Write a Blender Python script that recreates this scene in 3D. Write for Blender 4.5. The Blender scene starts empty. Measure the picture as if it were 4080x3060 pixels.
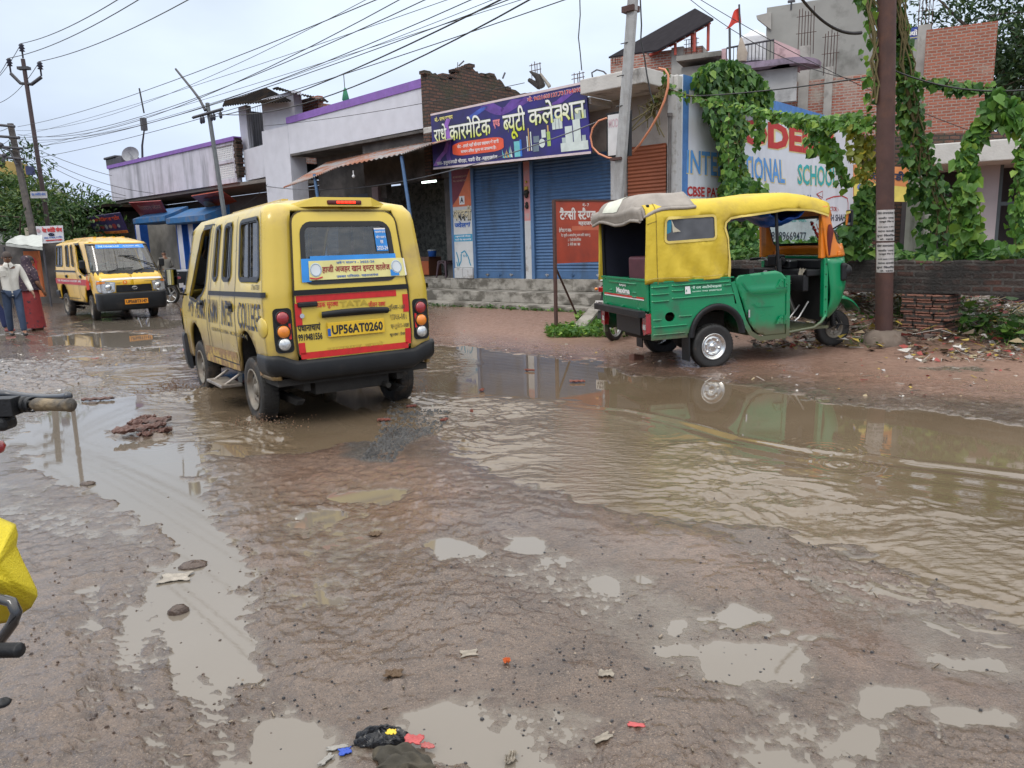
import bpy, bmesh, math, random
import numpy as np
from mathutils import Vector, Matrix, geometry
rnd = random.Random(7)
R = math.radians
S = bpy.context.scene
C = S.collection

# ---------------------------------------------------------------- camera
PITCH = math.atan(555/3000.0); ROLL = 0.03; HC = 1.5; FPX = 3000.0
cd = bpy.data.cameras.new('camera'); cam = bpy.data.objects.new('camera', cd); C.objects.link(cam); S.camera = cam
cd.sensor_width = 36.0; cd.lens = 36.0*FPX/4080; cd.clip_start = 0.05; cd.clip_end = 3000
_f = Vector((0, math.cos(PITCH), -math.sin(PITCH))); _r0 = Vector((1, 0, 0)); _u0 = _r0.cross(_f)
_r = math.cos(ROLL)*_r0 - math.sin(ROLL)*_u0; _u = math.sin(ROLL)*_r0 + math.cos(ROLL)*_u0
_m = Matrix((_r, _u, -_f)).transposed().to_4x4(); _m.translation = (0, 0, HC); cam.matrix_world = _m

# ---------------------------------------------------------------- sky, sun, exposure (overcast day)
SUN_EL, SUN_AZ = 52, 205          # azimuth clockwise from +Y
w = bpy.data.worlds.new('World'); S.world = w; w.use_nodes = True
nt = w.node_tree; N = nt.nodes; L = nt.links; bg = N['Background']
sky = N.new('ShaderNodeTexSky'); sky.sky_type = 'NISHITA'; sky.sun_disc = False
sky.sun_elevation = R(SUN_EL); sky.sun_rotation = R(SUN_AZ); sky.air_density = 1.4; sky.dust_density = 3.0
tc = N.new('ShaderNodeTexCoord'); sep = N.new('ShaderNodeSeparateXYZ'); L.new(tc.outputs['Generated'], sep.inputs[0])
grad = N.new('ShaderNodeValToRGB'); L.new(sep.outputs['Z'], grad.inputs[0])     # overcast: brighter overhead
g = grad.color_ramp; g.elements[0].position = 0.0; g.elements[0].color = (0.64, 0.76, 1.02, 1)
g.elements[1].position = 1.0; g.elements[1].color = (2.5, 2.46, 2.40, 1)
for p, c in ((0.06, (0.69, 0.81, 1.07)), (0.28, (0.92, 1.04, 1.19)), (0.50, (1.80, 1.80, 1.80))):
    e = g.elements.new(p); e.color = (*c, 1)
mp = N.new('ShaderNodeMapping'); mp.inputs['Scale'].default_value = (1.0, 1.0, 2.6); L.new(tc.outputs['Generated'], mp.inputs[0])
cl = N.new('ShaderNodeTexNoise'); cl.inputs['Scale'].default_value = 2.2; cl.inputs['Detail'].default_value = 5; cl.inputs['Roughness'].default_value = 0.5
L.new(mp.outputs[0], cl.inputs['Vector'])
cr = N.new('ShaderNodeMapRange'); cr.inputs[1].default_value = 0.32; cr.inputs[2].default_value = 0.68; cr.inputs[3].default_value = 0.82; cr.inputs[4].default_value = 1.12
L.new(cl.outputs[0], cr.inputs[0])
vm = N.new('ShaderNodeVectorMath'); vm.operation = 'SCALE'; L.new(grad.outputs[0], vm.inputs[0]); L.new(cr.outputs[0], vm.inputs['Scale'])
sc1 = N.new('ShaderNodeVectorMath'); sc1.operation = 'SCALE'; sc1.inputs['Scale'].default_value = 10.0; L.new(vm.outputs[0], sc1.inputs[0])
mx = N.new('ShaderNodeMix'); mx.data_type = 'RGBA'; mx.inputs[0].default_value = 0.86
L.new(sky.outputs[0], mx.inputs[6]); L.new(sc1.outputs[0], mx.inputs[7]); L.new(mx.outputs[2], bg.inputs[0]); bg.inputs[1].default_value = 0.10
sl = bpy.data.lights.new('sun', 'SUN'); sl.energy = 0.8; sl.angle = R(18); sl.color = (1, 0.96, 0.9)
so = bpy.data.objects.new('sun', sl); C.objects.link(so)
_d = Vector((math.sin(R(SUN_AZ))*math.cos(R(SUN_EL)), math.cos(R(SUN_AZ))*math.cos(R(SUN_EL)), math.sin(R(SUN_EL))))
so.rotation_euler = (_d).to_track_quat('Z', 'Y').to_euler()
S.view_settings.view_transform = 'Standard'; S.view_settings.look = 'None'; S.view_settings.exposure = 0.08; S.view_settings.gamma = 1.0
S.cycles.max_bounces = 6; S.cycles.diffuse_bounces = 3; S.cycles.glossy_bounces = 4; S.cycles.transmission_bounces = 6; S.cycles.transparent_max_bounces = 10
S.cycles.caustics_reflective = False; S.cycles.caustics_refractive = False
S.cycles.sample_clamp_indirect = 4.0

# ---------------------------------------------------------------- measuring: a photo pixel onto a real plane of the place
def ray(px, py): return ((px-2040)*_r - (py-1530)*_u + FPX*_f).normalized()
def onpl(px, py, P, n):
    d = ray(px, py); n = Vector(n); O = Vector((0, 0, HC)); return O + d*((Vector(P)-O).dot(n)/d.dot(n))
def gnd(px, py, z=0.0): return onpl(px, py, (0, 0, z), (0, 0, 1))
def fwd(px, py, y): return onpl(px, py, (0, y, 0), (0, 1, 0))
def rotm(az, loc=(0, 0, 0), pitch=0):       # frame: local y points to azimuth az (clockwise from +Y), x to its right
    m = Matrix.Translation(loc) @ Matrix.Rotation(-R(az), 4, 'Z') @ Matrix.Rotation(R(pitch), 4, 'X'); return m
FW = Matrix.Identity(4)
FF = rotm(42.2)                             # facade frame: x along the street fronts, y into the buildings
FG = rotm(25.0)                             # frame of the brick houses behind
def loc(fr, px, py, x=None, y=None, z=None):
    ax, v = (0, x) if x is not None else ((1, y) if y is not None else (2, z))
    n = fr.to_3x3().col[ax]; P = fr @ (Vector([v if i == ax else 0 for i in range(3)]))
    return fr.inverted() @ onpl(px, py, P, n)

# ---------------------------------------------------------------- mesh helpers
class MB:
    def __init__(s): s.v = []; s.f = []; s.m = []; s.sm = []
    def add(s, vs, fs, m=0, smooth=False):
        o = len(s.v); s.v += [tuple(v) for v in vs]
        for f in fs: s.f.append(tuple(i+o for i in f)); s.m.append(m); s.sm.append(smooth)
        return s
    def box(s, x0, x1, y0, y1, z0, z1, m=0, M=None):
        vs = [Vector((x, y, z)) for z in (z0, z1) for y in (y0, y1) for x in (x0, x1)]
        if M is not None: vs = [M @ v for v in vs]
        return s.add(vs, [(0, 2, 3, 1), (4, 5, 7, 6), (0, 1, 5, 4), (2, 6, 7, 3), (0, 4, 6, 2), (1, 3, 7, 5)], m)
    def ring(s, c, t, r, n, up=None):
        t = Vector(t).normalized(); a = t.cross(Vector((0, 0, 1)))
        if a.length < 0.05: a = t.cross(Vector((0, 1, 0)))
        a.normalize(); b = t.cross(a)
        return [Vector(c)+a*(r*math.cos(2*math.pi*i/n))+b*(r*math.sin(2*math.pi*i/n)) for i in range(n)]
    def loft(s, rings, m=0, closed=True, caps=True, smooth=True):
        n = len(rings[0]); vs = [v for r in rings for v in r]; fs = []
        for k in range(len(rings)-1):
            for i in range(n if closed else n-1):
                j = (i+1) % n; fs.append((k*n+i, k*n+j, (k+1)*n+j, (k+1)*n+i))
        s.add(vs, fs, m, smooth)
        if caps: s.add(rings[0], [tuple(range(n))][::-1], m); s.add(rings[-1], [tuple(range(n))], m)
        return s
    def tube(s, pts, r, n=6, m=0, caps=True):
        pts = [Vector(p) for p in pts]; rs = r if isinstance(r, (list, tuple)) else [r]*len(pts); rings = []
        t0 = (pts[1]-pts[0]).normalized(); a = t0.cross(Vector((0, 0, 1)))
        if a.length < 0.05: a = t0.cross(Vector((0, 1, 0)))
        a.normalize()
        for i, p in enumerate(pts):
            t = (pts[min(i+1, len(pts)-1)]-pts[max(i-1, 0)]).normalized()
            a = (a - t*a.dot(t)).normalized(); b = t.cross(a)
            rings.append([p+a*(rs[i]*math.cos(2*math.pi*k/n))+b*(rs[i]*math.sin(2*math.pi*k/n)) for k in range(n)])
        return s.loft(rings, m, True, caps)
    def cyl(s, a, b, r0, r1=None, n=16, m=0): return s.tube([a, b], [r0, r0 if r1 is None else r1], n, m)
    def lathe(s, prof, o, ax, n=24, m=0, caps=False):   # prof: (radius, height along ax)
        o = Vector(o); ax = Vector(ax).normalized(); a = ax.cross(Vector((0, 0, 1)))
        if a.length < 0.05: a = Vector((1, 0, 0))
        a.normalize(); b = ax.cross(a)
        return s.loft([[o+ax*h+a*(r*math.cos(2*math.pi*i/n))+b*(r*math.sin(2*math.pi*i/n)) for i in range(n)] for r, h in prof], m, True, caps)
    def prism(s, pts, vec, m=0):                        # planar polygon pushed along vec
        pts = [Vector(p) for p in pts]; vec = Vector(vec); n = len(pts); q = [p+vec for p in pts]
        tr = geometry.tessellate_polygon([pts])
        fs = [tuple(t) for t in tr] + [tuple(i+n for i in reversed(t)) for t in tr] + [(i, (i+1) % n, (i+1) % n+n, i+n) for i in range(n)]
        return s.add(pts+q, fs, m)
    def grid(s, fn, nu, nv, m=0, smooth=True, closed=False):
        vs = [fn(i/nu, j/nv) for j in range(nv+1) for i in range(nu+1)]
        return s.add(vs, [(j*(nu+1)+i, j*(nu+1)+i+1, (j+1)*(nu+1)+i+1, (j+1)*(nu+1)+i) for j in range(nv) for i in range(nu)], m, smooth)
    def ball(s, c, r, n=10, m=0, jit=0, sc=(1, 1, 1)):
        vs = []; c = Vector(c)
        for j in range(n//2+1):
            for i in range(n):
                th = math.pi*j/(n//2); ph = 2*math.pi*i/n; k = r*(1+rnd.uniform(-jit, jit))
                vs.append(c+Vector((math.sin(th)*math.cos(ph)*k*sc[0], math.sin(th)*math.sin(ph)*k*sc[1], math.cos(th)*k*sc[2])))
        return s.add(vs, [(j*n+i, j*n+(i+1) % n, (j+1)*n+(i+1) % n, (j+1)*n+i) for j in range(n//2) for i in range(n)], m, True)
    def join(s, o, M=None, m=None):
        vs = o.v if M is None else [tuple(M @ Vector(v)) for v in o.v]; k = len(s.v); s.v += vs
        s.f += [tuple(i+k for i in f) for f in o.f]; s.m += (o.m if m is None else [m]*len(o.m)); s.sm += o.sm
        return s
def mesh(mb, name, mats, off=(0, 0, 0)):
    me = bpy.data.meshes.new(name); o = Vector(off)
    vs = np.array(mb.v, dtype=np.float64).reshape(-1, 3) - np.array(o)
    me.from_pydata(vs.tolist(), [], mb.f)
    for m in (mats if isinstance(mats, (list, tuple)) else [mats]): me.materials.append(m)
    me.polygons.foreach_set('material_index', mb.m); me.polygons.foreach_set('use_smooth', mb.sm); me.update()
    return me
OFF = {}
def tag(o, label=None, cat=None, group=None, kind=None):
    for k, v in (('label', label), ('category', cat), ('group', group), ('kind', kind)):
        if v: o[k] = v
    return o
def thing(name, label, cat, fr=FW, base=(0, 0, 0), group=None):
    o = bpy.data.objects.new(name, None); C.objects.link(o); o.empty_display_size = 0.2
    o.matrix_world = fr @ Matrix.Translation(base); OFF[o.name] = Vector(base); return tag(o, label, cat, group)
def part(name, mb, mats, parent, label=None, bevel=0, smooth_by=None, off=None, kind=None):
    me = mesh(mb, name, mats, OFF.get(parent.name, (0, 0, 0)) if off is None else off); o = bpy.data.objects.new(name, me); C.objects.link(o); o.parent = parent
    if label: o['label'] = label
    if kind: o['kind'] = kind
    OFF[o.name] = OFF.get(parent.name, Vector((0, 0, 0)))
    if bevel: bev(o, bevel)
    return o
def bev(o, wd, seg=2):
    b = o.modifiers.new('bevel', 'BEVEL'); b.width = wd; b.segments = seg; b.limit_method = 'ANGLE'; b.angle_limit = R(35)
def solo(name, mb, mats, label, cat, fr=FW, base=None, group=None, kind=None, bevel=0):
    if base is None:
        a = np.array(mb.v); base = ((a[:, 0].min()+a[:, 0].max())/2, (a[:, 1].min()+a[:, 1].max())/2, a[:, 2].min())
    me = mesh(mb, name, mats, base); o = bpy.data.objects.new(name, me); C.objects.link(o)
    o.matrix_world = fr @ Matrix.Translation(base); OFF[o.name] = Vector(base)
    if bevel: bev(o, bevel)
    return tag(o, label, cat, group, kind)
def pip(x, y, poly):
    ins = False; n = len(poly); j = n-1
    for i in range(n):
        xi, yi = poly[i]; xj, yj = poly[j]
        if (yi > y) != (yj > y) and x < (xj-xi)*(y-yi)/(yj-yi)+xi: ins = not ins
        j = i
    return ins
def rrect(x0, x1, y0, y1, r, n=4, sh=0):               # rounded rectangle outline, sheared by sh
    o = []
    for cx, cy, a0 in ((x1-r, y1-r, 0), (x0+r, y1-r, 90), (x0+r, y0+r, 180), (x1-r, y0+r, 270)):
        for k in range(n+1):
            a = R(a0+90*k/n); o.append((cx+r*math.cos(a)+sh*(cy+r*math.sin(a)-y0), cy+r*math.sin(a)))
    return o
def resamp(poly, step):
    o = []
    for i, p in enumerate(poly):
        q = poly[(i+1) % len(poly)]; n = max(1, int(math.hypot(q[0]-p[0], q[1]-p[1])/step))
        o += [(p[0]+(q[0]-p[0])*k/n, p[1]+(q[1]-p[1])*k/n) for k in range(n)]
    return o
def panel(mb, outline, holes, fmap, step=0.08, m=0, smooth=True):
    loops = [resamp(outline, step)]+[resamp(h, step) for h in holes]; pts = []; ed = []
    for lp in loops:
        o = len(pts); pts += [Vector(p) for p in lp]; ed += [(o+i, o+(i+1) % len(lp)) for i in range(len(lp))]
    xs = [p[0] for p in loops[0]]; ys = [p[1] for p in loops[0]]
    x = min(xs)+step*0.5; bd = [p.copy() for p in pts]
    gx = np.arange(min(xs)+step/2, max(xs), step); gy = np.arange(min(ys)+step/2, max(ys), step); B = np.array([[p.x, p.y] for p in bd])
    for x in gx:
        for y in gy:
            if pip(x, y, loops[0]) and not any(pip(x, y, h) for h in loops[1:]) and ((B-np.array([x, y]))**2).sum(1).min() > (step*0.45)**2: pts.append(Vector((x, y)))
    r = geometry.delaunay_2d_cdt(pts, ed, [], 0, 1e-5)
    V, Fc = r[0], r[2]; out = []
    for f in Fc:
        cx = sum(V[i].x for i in f)/len(f); cy = sum(V[i].y for i in f)/len(f)
        if pip(cx, cy, loops[0]) and not any(pip(cx, cy, h) for h in loops[1:]): out.append(tuple(f))
    return mb.add([fmap(p.x, p.y) for p in V], out, m, smooth)
def ribbon(mb, path, wd, fmap, off=0.0, m=0, step=0.05, closed=False):   # strip along a 2-D path laid on a mapped surface
    P = []
    n = len(path)
    for i in range(n if closed else n-1):
        a = Vector(path[i]); b = Vector(path[(i+1) % n]); k = max(1, int((b-a).length/step)); P += [a+(b-a)*j/k for j in range(k)]
    P.append(Vector(path[0 if closed else -1])); Lf = []; Rt = []
    for i, p in enumerate(P):
        t = (P[min(i+1, len(P)-1)]-P[max(i-1, 0)])
        if closed and i in (0, len(P)-1): t = P[1]-P[-2]
        t = t.normalized() if t.length else Vector((1, 0)); nn = Vector((-t.y, t.x))*wd/2; Lf.append(fmap(*(p+nn), off)); Rt.append(fmap(*(p-nn), off))
    k = len(P); return mb.add(Lf+Rt, [(i, i+1, k+i+1, k+i) for i in range(k-1)], m, True)
# planes as 2-D maps (a, b, offset towards the viewer)
def XZ(y): return lambda a, b, o=0.0: Vector((a, y-o, b))
def YZ(x, s=1): return lambda a, b, o=0.0: Vector((x+s*o, a, b))
def quadmap(P00, P10, P11, P01):
    P00, P10, P11, P01 = map(Vector, (P00, P10, P11, P01)); nrm = (P10-P00).cross(P01-P00).normalized()
    return lambda a, b, o=0.0: P00*(1-a)*(1-b)+P10*a*(1-b)+P11*a*b+P01*(1-a)*b+nrm*o
MC={}
def nn(m,t):return m.node_tree.nodes.new(t)
def mat(name,col,rough=0.6,var=0.12,scale=6.0,bump=0.0,bscale=40.0,metal=0.0,spec=0.5,stain=None,sscale=1.5,sth=(0.5,0.7),coat=0.0,trans=0.0,coord='Object',stretch=(1,1,1),sstretch=None,rvar=0.0):
 if name in MC:return MC[name]
 m=bpy.data.materials.new(name);m.use_nodes=True;t=m.node_tree;L=t.links;b=t.nodes['Principled BSDF']
 b.inputs['Roughness'].default_value=rough;b.inputs['Metallic'].default_value=metal;b.inputs['Specular IOR Level'].default_value=spec
 if coat:b.inputs['Coat Weight'].default_value=coat;b.inputs['Coat Roughness'].default_value=0.08
 if trans:b.inputs['Transmission Weight'].default_value=trans
 tc=nn(m,'ShaderNodeTexCoord');mp=nn(m,'ShaderNodeMapping');mp.inputs['Scale'].default_value=stretch;L.new(tc.outputs[coord],mp.inputs[0])
 no=nn(m,'ShaderNodeTexNoise');no.inputs['Scale'].default_value=scale;no.inputs['Detail'].default_value=6;L.new(mp.outputs[0],no.inputs['Vector'])
 mr=nn(m,'ShaderNodeMapRange');mr.inputs[1].default_value=0.3;mr.inputs[2].default_value=0.7;mr.inputs[3].default_value=1-var;mr.inputs[4].default_value=1+var
 L.new(no.outputs[0],mr.inputs[0]);sc=nn(m,'ShaderNodeVectorMath');sc.operation='SCALE';sc.inputs[0].default_value=col[:3];L.new(mr.outputs[0],sc.inputs['Scale'])
 out=sc.outputs[0]
 if stain is not None:
  mp2=nn(m,'ShaderNodeMapping');mp2.inputs['Scale'].default_value=sstretch or stretch;L.new(tc.outputs[coord],mp2.inputs[0])
  n2=nn(m,'ShaderNodeTexNoise');n2.inputs['Scale'].default_value=sscale;n2.inputs['Detail'].default_value=8;n2.inputs['Roughness'].default_value=0.62;L.new(mp2.outputs[0],n2.inputs['Vector'])
  m2=nn(m,'ShaderNodeMapRange');m2.inputs[1].default_value=sth[0];m2.inputs[2].default_value=sth[1];L.new(n2.outputs[0],m2.inputs[0])
  mx=nn(m,'ShaderNodeMix');mx.data_type='RGBA';L.new(m2.outputs[0],mx.inputs[0]);L.new(out,mx.inputs[6]);mx.inputs[7].default_value=(*stain[:3],1);out=mx.outputs[2]
 L.new(out,b.inputs['Base Color'])
 if rvar:
  m3=nn(m,'ShaderNodeMapRange');m3.inputs[1].default_value=0.3;m3.inputs[2].default_value=0.7;m3.inputs[3].default_value=max(0.02,rough-rvar);m3.inputs[4].default_value=rough+rvar
  L.new(no.outputs[0],m3.inputs[0]);L.new(m3.outputs[0],b.inputs['Roughness'])
 if bump:
  n3=nn(m,'ShaderNodeTexNoise');n3.inputs['Scale'].default_value=bscale;n3.inputs['Detail'].default_value=5;L.new(mp.outputs[0],n3.inputs['Vector'])
  bp=nn(m,'ShaderNodeBump');bp.inputs['Strength'].default_value=bump;bp.inputs['Distance'].default_value=0.02;L.new(n3.outputs[0],bp.inputs['Height']);L.new(bp.outputs[0],b.inputs['Normal'])
 MC[name]=m;return m
def brick(name,c1,c2,mortar,ax='XZ',sc=1.0,ms=0.012,dirt=None,dth=(0.5,0.7),bump=0.6):
 if name in MC:return MC[name]
 m=bpy.data.materials.new(name);m.use_nodes=True;t=m.node_tree;L=t.links;b=t.nodes['Principled BSDF'];b.inputs['Roughness'].default_value=0.85
 tc=nn(m,'ShaderNodeTexCoord');sp=nn(m,'ShaderNodeSeparateXYZ');cb=nn(m,'ShaderNodeCombineXYZ');L.new(tc.outputs['Object'],sp.inputs[0])
 ad=nn(m,'ShaderNodeMath');L.new(sp.outputs['X'],ad.inputs[0]);L.new(sp.outputs['Y'],ad.inputs[1])
 wn=nn(m,'ShaderNodeTexNoise');wn.inputs['Scale'].default_value=3;L.new(tc.outputs['Object'],wn.inputs['Vector'])
 wz=nn(m,'ShaderNodeMath');wz.operation='MULTIPLY_ADD';L.new(wn.outputs[0],wz.inputs[0]);wz.inputs[1].default_value=0.05;L.new(sp.outputs['Z'],wz.inputs[2])
 L.new(ad.outputs[0],cb.inputs[0]);L.new(wz.outputs[0],cb.inputs[1])
 bt=nn(m,'ShaderNodeTexBrick');L.new(cb.outputs[0],bt.inputs['Vector']);bt.inputs['Scale'].default_value=sc
 bt.inputs['Color1'].default_value=(*c1,1);bt.inputs['Color2'].default_value=(*c2,1);bt.inputs['Mortar'].default_value=(*mortar,1)
 bt.inputs['Brick Width'].default_value=0.235;bt.inputs['Row Height'].default_value=0.085;bt.inputs['Mortar Size'].default_value=ms;bt.inputs['Mortar Smooth'].default_value=0.25;bt.inputs['Bias'].default_value=-0.1
 n2=nn(m,'ShaderNodeTexNoise');n2.inputs['Scale'].default_value=1.3 if dirt else 5;n2.inputs['Detail'].default_value=9;n2.inputs['Roughness'].default_value=0.65;L.new(tc.outputs['Object'],n2.inputs['Vector'])
 m2=nn(m,'ShaderNodeMapRange');m2.inputs[1].default_value=dth[0];m2.inputs[2].default_value=dth[1];L.new(n2.outputs[0],m2.inputs[0])
 mx=nn(m,'ShaderNodeMix');mx.data_type='RGBA';L.new(m2.outputs[0],mx.inputs[0]);L.new(bt.outputs[0],mx.inputs[6]);mx.inputs[7].default_value=(*(dirt or mortar),1);L.new(mx.outputs[2],b.inputs['Base Color'])
 n3=nn(m,'ShaderNodeTexNoise');n3.inputs['Scale'].default_value=30;L.new(tc.outputs['Object'],n3.inputs['Vector'])
 ma=nn(m,'ShaderNodeMath');ma.operation='MULTIPLY_ADD';L.new(bt.outputs['Fac'],ma.inputs[0]);ma.inputs[1].default_value=-1.0;L.new(n3.outputs[0],ma.inputs[2])
 bp=nn(m,'ShaderNodeBump');bp.inputs['Strength'].default_value=bump;bp.inputs['Distance'].default_value=0.02;L.new(ma.outputs[0],bp.inputs['Height']);L.new(bp.outputs[0],b.inputs['Normal'])
 MC[name]=m;return m
def emis(name,col,st):
 m=bpy.data.materials.new(name);m.use_nodes=True;b=m.node_tree.nodes['Principled BSDF']
 b.inputs['Base Color'].default_value=(*col,1);b.inputs['Emission Color'].default_value=(*col,1);b.inputs['Emission Strength'].default_value=st;MC[name]=m;return m
def glassmat(name,tint=(0.75,0.82,0.82),mixv=0.5,rough=0.02,dust=0.06):
 m=bpy.data.materials.new(name);m.use_nodes=True;t=m.node_tree;L=t.links;t.nodes.remove(t.nodes['Principled BSDF']);o=t.nodes['Material Output']
 tr=nn(m,'ShaderNodeBsdfTransparent');tr.inputs[0].default_value=(*tint,1);gl=nn(m,'ShaderNodeBsdfGlossy');gl.inputs['Roughness'].default_value=rough
 fr=nn(m,'ShaderNodeFresnel');fr.inputs[0].default_value=1.6;ad=nn(m,'ShaderNodeMath');ad.inputs[1].default_value=mixv;L.new(fr.outputs[0],ad.inputs[0]);ad.use_clamp=True
 mx=nn(m,'ShaderNodeMixShader');L.new(ad.outputs[0],mx.inputs[0]);L.new(tr.outputs[0],mx.inputs[1]);L.new(gl.outputs[0],mx.inputs[2])
 df=nn(m,'ShaderNodeBsdfDiffuse');df.inputs[0].default_value=(0.35,0.33,0.28,1);m2=nn(m,'ShaderNodeMixShader')
 no=nn(m,'ShaderNodeTexNoise');no.inputs['Scale'].default_value=7;no.inputs['Detail'].default_value=6;mr=nn(m,'ShaderNodeMapRange');mr.inputs[1].default_value=0.35;mr.inputs[2].default_value=0.75;mr.inputs[4].default_value=dust*2
 L.new(no.outputs[0],mr.inputs[0]);L.new(mr.outputs[0],m2.inputs[0]);L.new(mx.outputs[0],m2.inputs[1]);L.new(df.outputs[0],m2.inputs[2]);L.new(m2.outputs[0],o.inputs[0]);MC[name]=m;return m
def leafmat(name,c1,c2,c3=None,rough=0.45,tr=0.25):
 m=bpy.data.materials.new(name);m.use_nodes=True;t=m.node_tree;L=t.links;b=t.nodes['Principled BSDF'];o=t.nodes['Material Output']
 ge=nn(m,'ShaderNodeNewGeometry');rp=nn(m,'ShaderNodeValToRGB');L.new(ge.outputs['Random Per Island'],rp.inputs[0])
 rp.color_ramp.elements[0].color=(*c1,1);rp.color_ramp.elements[1].color=(*c2,1);rp.color_ramp.elements[1].position=0.75
 e=rp.color_ramp.elements.new(1.0);e.color=(*(c3 or c2),1)
 L.new(rp.outputs[0],b.inputs['Base Color']);b.inputs['Roughness'].default_value=rough;b.inputs['Specular IOR Level'].default_value=0.35
 tb=nn(m,'ShaderNodeBsdfTranslucent');L.new(rp.outputs[0],tb.inputs[0]);mx=nn(m,'ShaderNodeMixShader');mx.inputs[0].default_value=tr
 L.new(b.outputs[0],mx.inputs[1]);L.new(tb.outputs[0],mx.inputs[2]);L.new(mx.outputs[0],o.inputs[0]);MC[name]=m;return m
def twotone(name,ctop,cbot,z0,z1,rough=0.5):
 m=bpy.data.materials.new(name);m.use_nodes=True;t=m.node_tree;L=t.links;b=t.nodes['Principled BSDF'];b.inputs['Roughness'].default_value=rough
 tc=nn(m,'ShaderNodeTexCoord');sp=nn(m,'ShaderNodeSeparateXYZ');L.new(tc.outputs['Generated'],sp.inputs[0]);mr=nn(m,'ShaderNodeMapRange');mr.inputs[1].default_value=z0;mr.inputs[2].default_value=z1
 L.new(sp.outputs['Z'],mr.inputs[0]);mx=nn(m,'ShaderNodeMix');mx.data_type='RGBA';L.new(mr.outputs[0],mx.inputs[0]);mx.inputs[6].default_value=(*cbot,1);mx.inputs[7].default_value=(*ctop,1);L.new(mx.outputs[2],b.inputs['Base Color']);MC[name]=m;return m
yellow=mat('van_yellow',(0.66,0.49,0.055),0.32,0.05,3,coat=0.5,stain=(0.42,0.29,0.10),sscale=2.2,sth=(0.60,0.82),rvar=0.06)
yellow_mud_shade=mat('van_yellow_mud_shade',(0.60,0.44,0.06),0.32,0.06,3,coat=0.5,stain=(0.34,0.23,0.09),sscale=1.8,sth=(0.52,0.80),rvar=0.06)  # near van sides: mud, with their shaded, reflecting tone painted in too
orange_y=mat('van_orange_yellow',(0.70,0.42,0.02),0.3,0.04,3,coat=0.5)
blackp=mat('black_plastic',(0.013,0.014,0.016),0.42,0.2,8,bump=0.15,bscale=90,spec=0.3,stain=(0.045,0.037,0.03),sscale=4,sth=(0.58,0.85))
rubber=mat('tyre_rubber',(0.022,0.021,0.02),0.7,0.2,12,stain=(0.11,0.075,0.05),sscale=6,sth=(0.5,0.75),bump=0.3)
rubber_clean=mat('black_rubber_seal',(0.012,0.012,0.012),0.4)
rim_dirty=mat('rim_dusty',(0.20,0.18,0.15),0.55,0.2,9,metal=0.3,stain=(0.12,0.085,0.06),sscale=7)
chrome=mat('chrome_steel',(0.66,0.66,0.64),0.22,0.06,10,metal=1.0,stain=(0.4,0.38,0.34),sscale=6,sth=(0.55,0.8))
silver=mat('silver_paint',(0.55,0.55,0.54),0.3,0.05,10,metal=0.7)
darkmetal=mat('dark_chassis',(0.02,0.018,0.016),0.8,0.3,9,bump=0.3)
redp=mat('red_reflective',(0.55,0.02,0.02),0.35,0.12,20)
redlens=mat('red_lens',(0.30,0.01,0.015),0.12,0.1,30,coat=1.0)
amber=mat('amber_lens',(0.75,0.22,0.01),0.12,0.1,30,coat=1.0)
clearlens=mat('clear_lens',(0.55,0.57,0.58),0.1,0.25,45,coat=1.0,metal=0.5)
lit_red=emis('lit_brake_lamp',(1.0,0.03,0.01),2.2)
tube_light=emis('lit_tube_lamp',(0.85,1.0,0.9),5.0)
vglass=glassmat('vehicle_glass',(0.42,0.46,0.45),0.06,0.02,0.10)
cglass=glassmat('clear_windscreen',(0.80,0.93,0.88),0.05,0.02,0.06)
mirrorm=mat('mirror_glass',(0.7,0.75,0.75),0.03,0.0,5,metal=1.0)
seatm=mat('seat_vinyl',(0.03,0.03,0.035),0.45,0.2,8)
white=mat('white_paint',(0.75,0.75,0.76),0.5,0.05,5)
blackink=mat('black_ink',(0.015,0.015,0.018),0.5)
faded=mat('faded_blue_ink',(0.05,0.06,0.09),0.6,0.3,10,stain=(0.45,0.32,0.10),sscale=14,sth=(0.52,0.62))
faded2=mat('faded_black_ink',(0.05,0.05,0.045),0.6,0.3,10,stain=(0.55,0.40,0.08),sscale=22,sth=(0.5,0.6))
redink=mat('red_ink',(0.55,0.03,0.03),0.5)
maroonink=mat('maroon_ink',(0.28,0.015,0.03),0.5)
blueink=mat('blue_ink',(0.015,0.10,0.42),0.5)
skyblueink=mat('sky_blue_paint',(0.10,0.32,0.72),0.6,0.12,8)
tealink=mat('teal_paint',(0.03,0.40,0.42),0.6,0.1,8)
yellowink=mat('yellow_print',(0.75,0.68,0.22),0.5)
green=mat('rickshaw_green',(0.0,0.225,0.088),0.30,0.10,4,coat=0.4,bump=0.06,bscale=3,stain=(0.04,0.13,0.07),sscale=5,sth=(0.55,0.8),rvar=0.05)
canvas=mat('yellow_canvas',(0.62,0.46,0.035),0.6,0.07,5,bump=0.5,bscale=9,stain=(0.40,0.29,0.05),sscale=2.5,sth=(0.50,0.75))
canvas_grey=mat('grey_canvas_underside',(0.30,0.27,0.24),0.75,0.15,6,bump=0.3,bscale=16)
orange=mat('cabin_orange',(0.68,0.20,0.012),0.35,0.08,6,coat=0.3,stain=(0.35,0.10,0.02),sscale=5,sth=(0.55,0.8))
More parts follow.
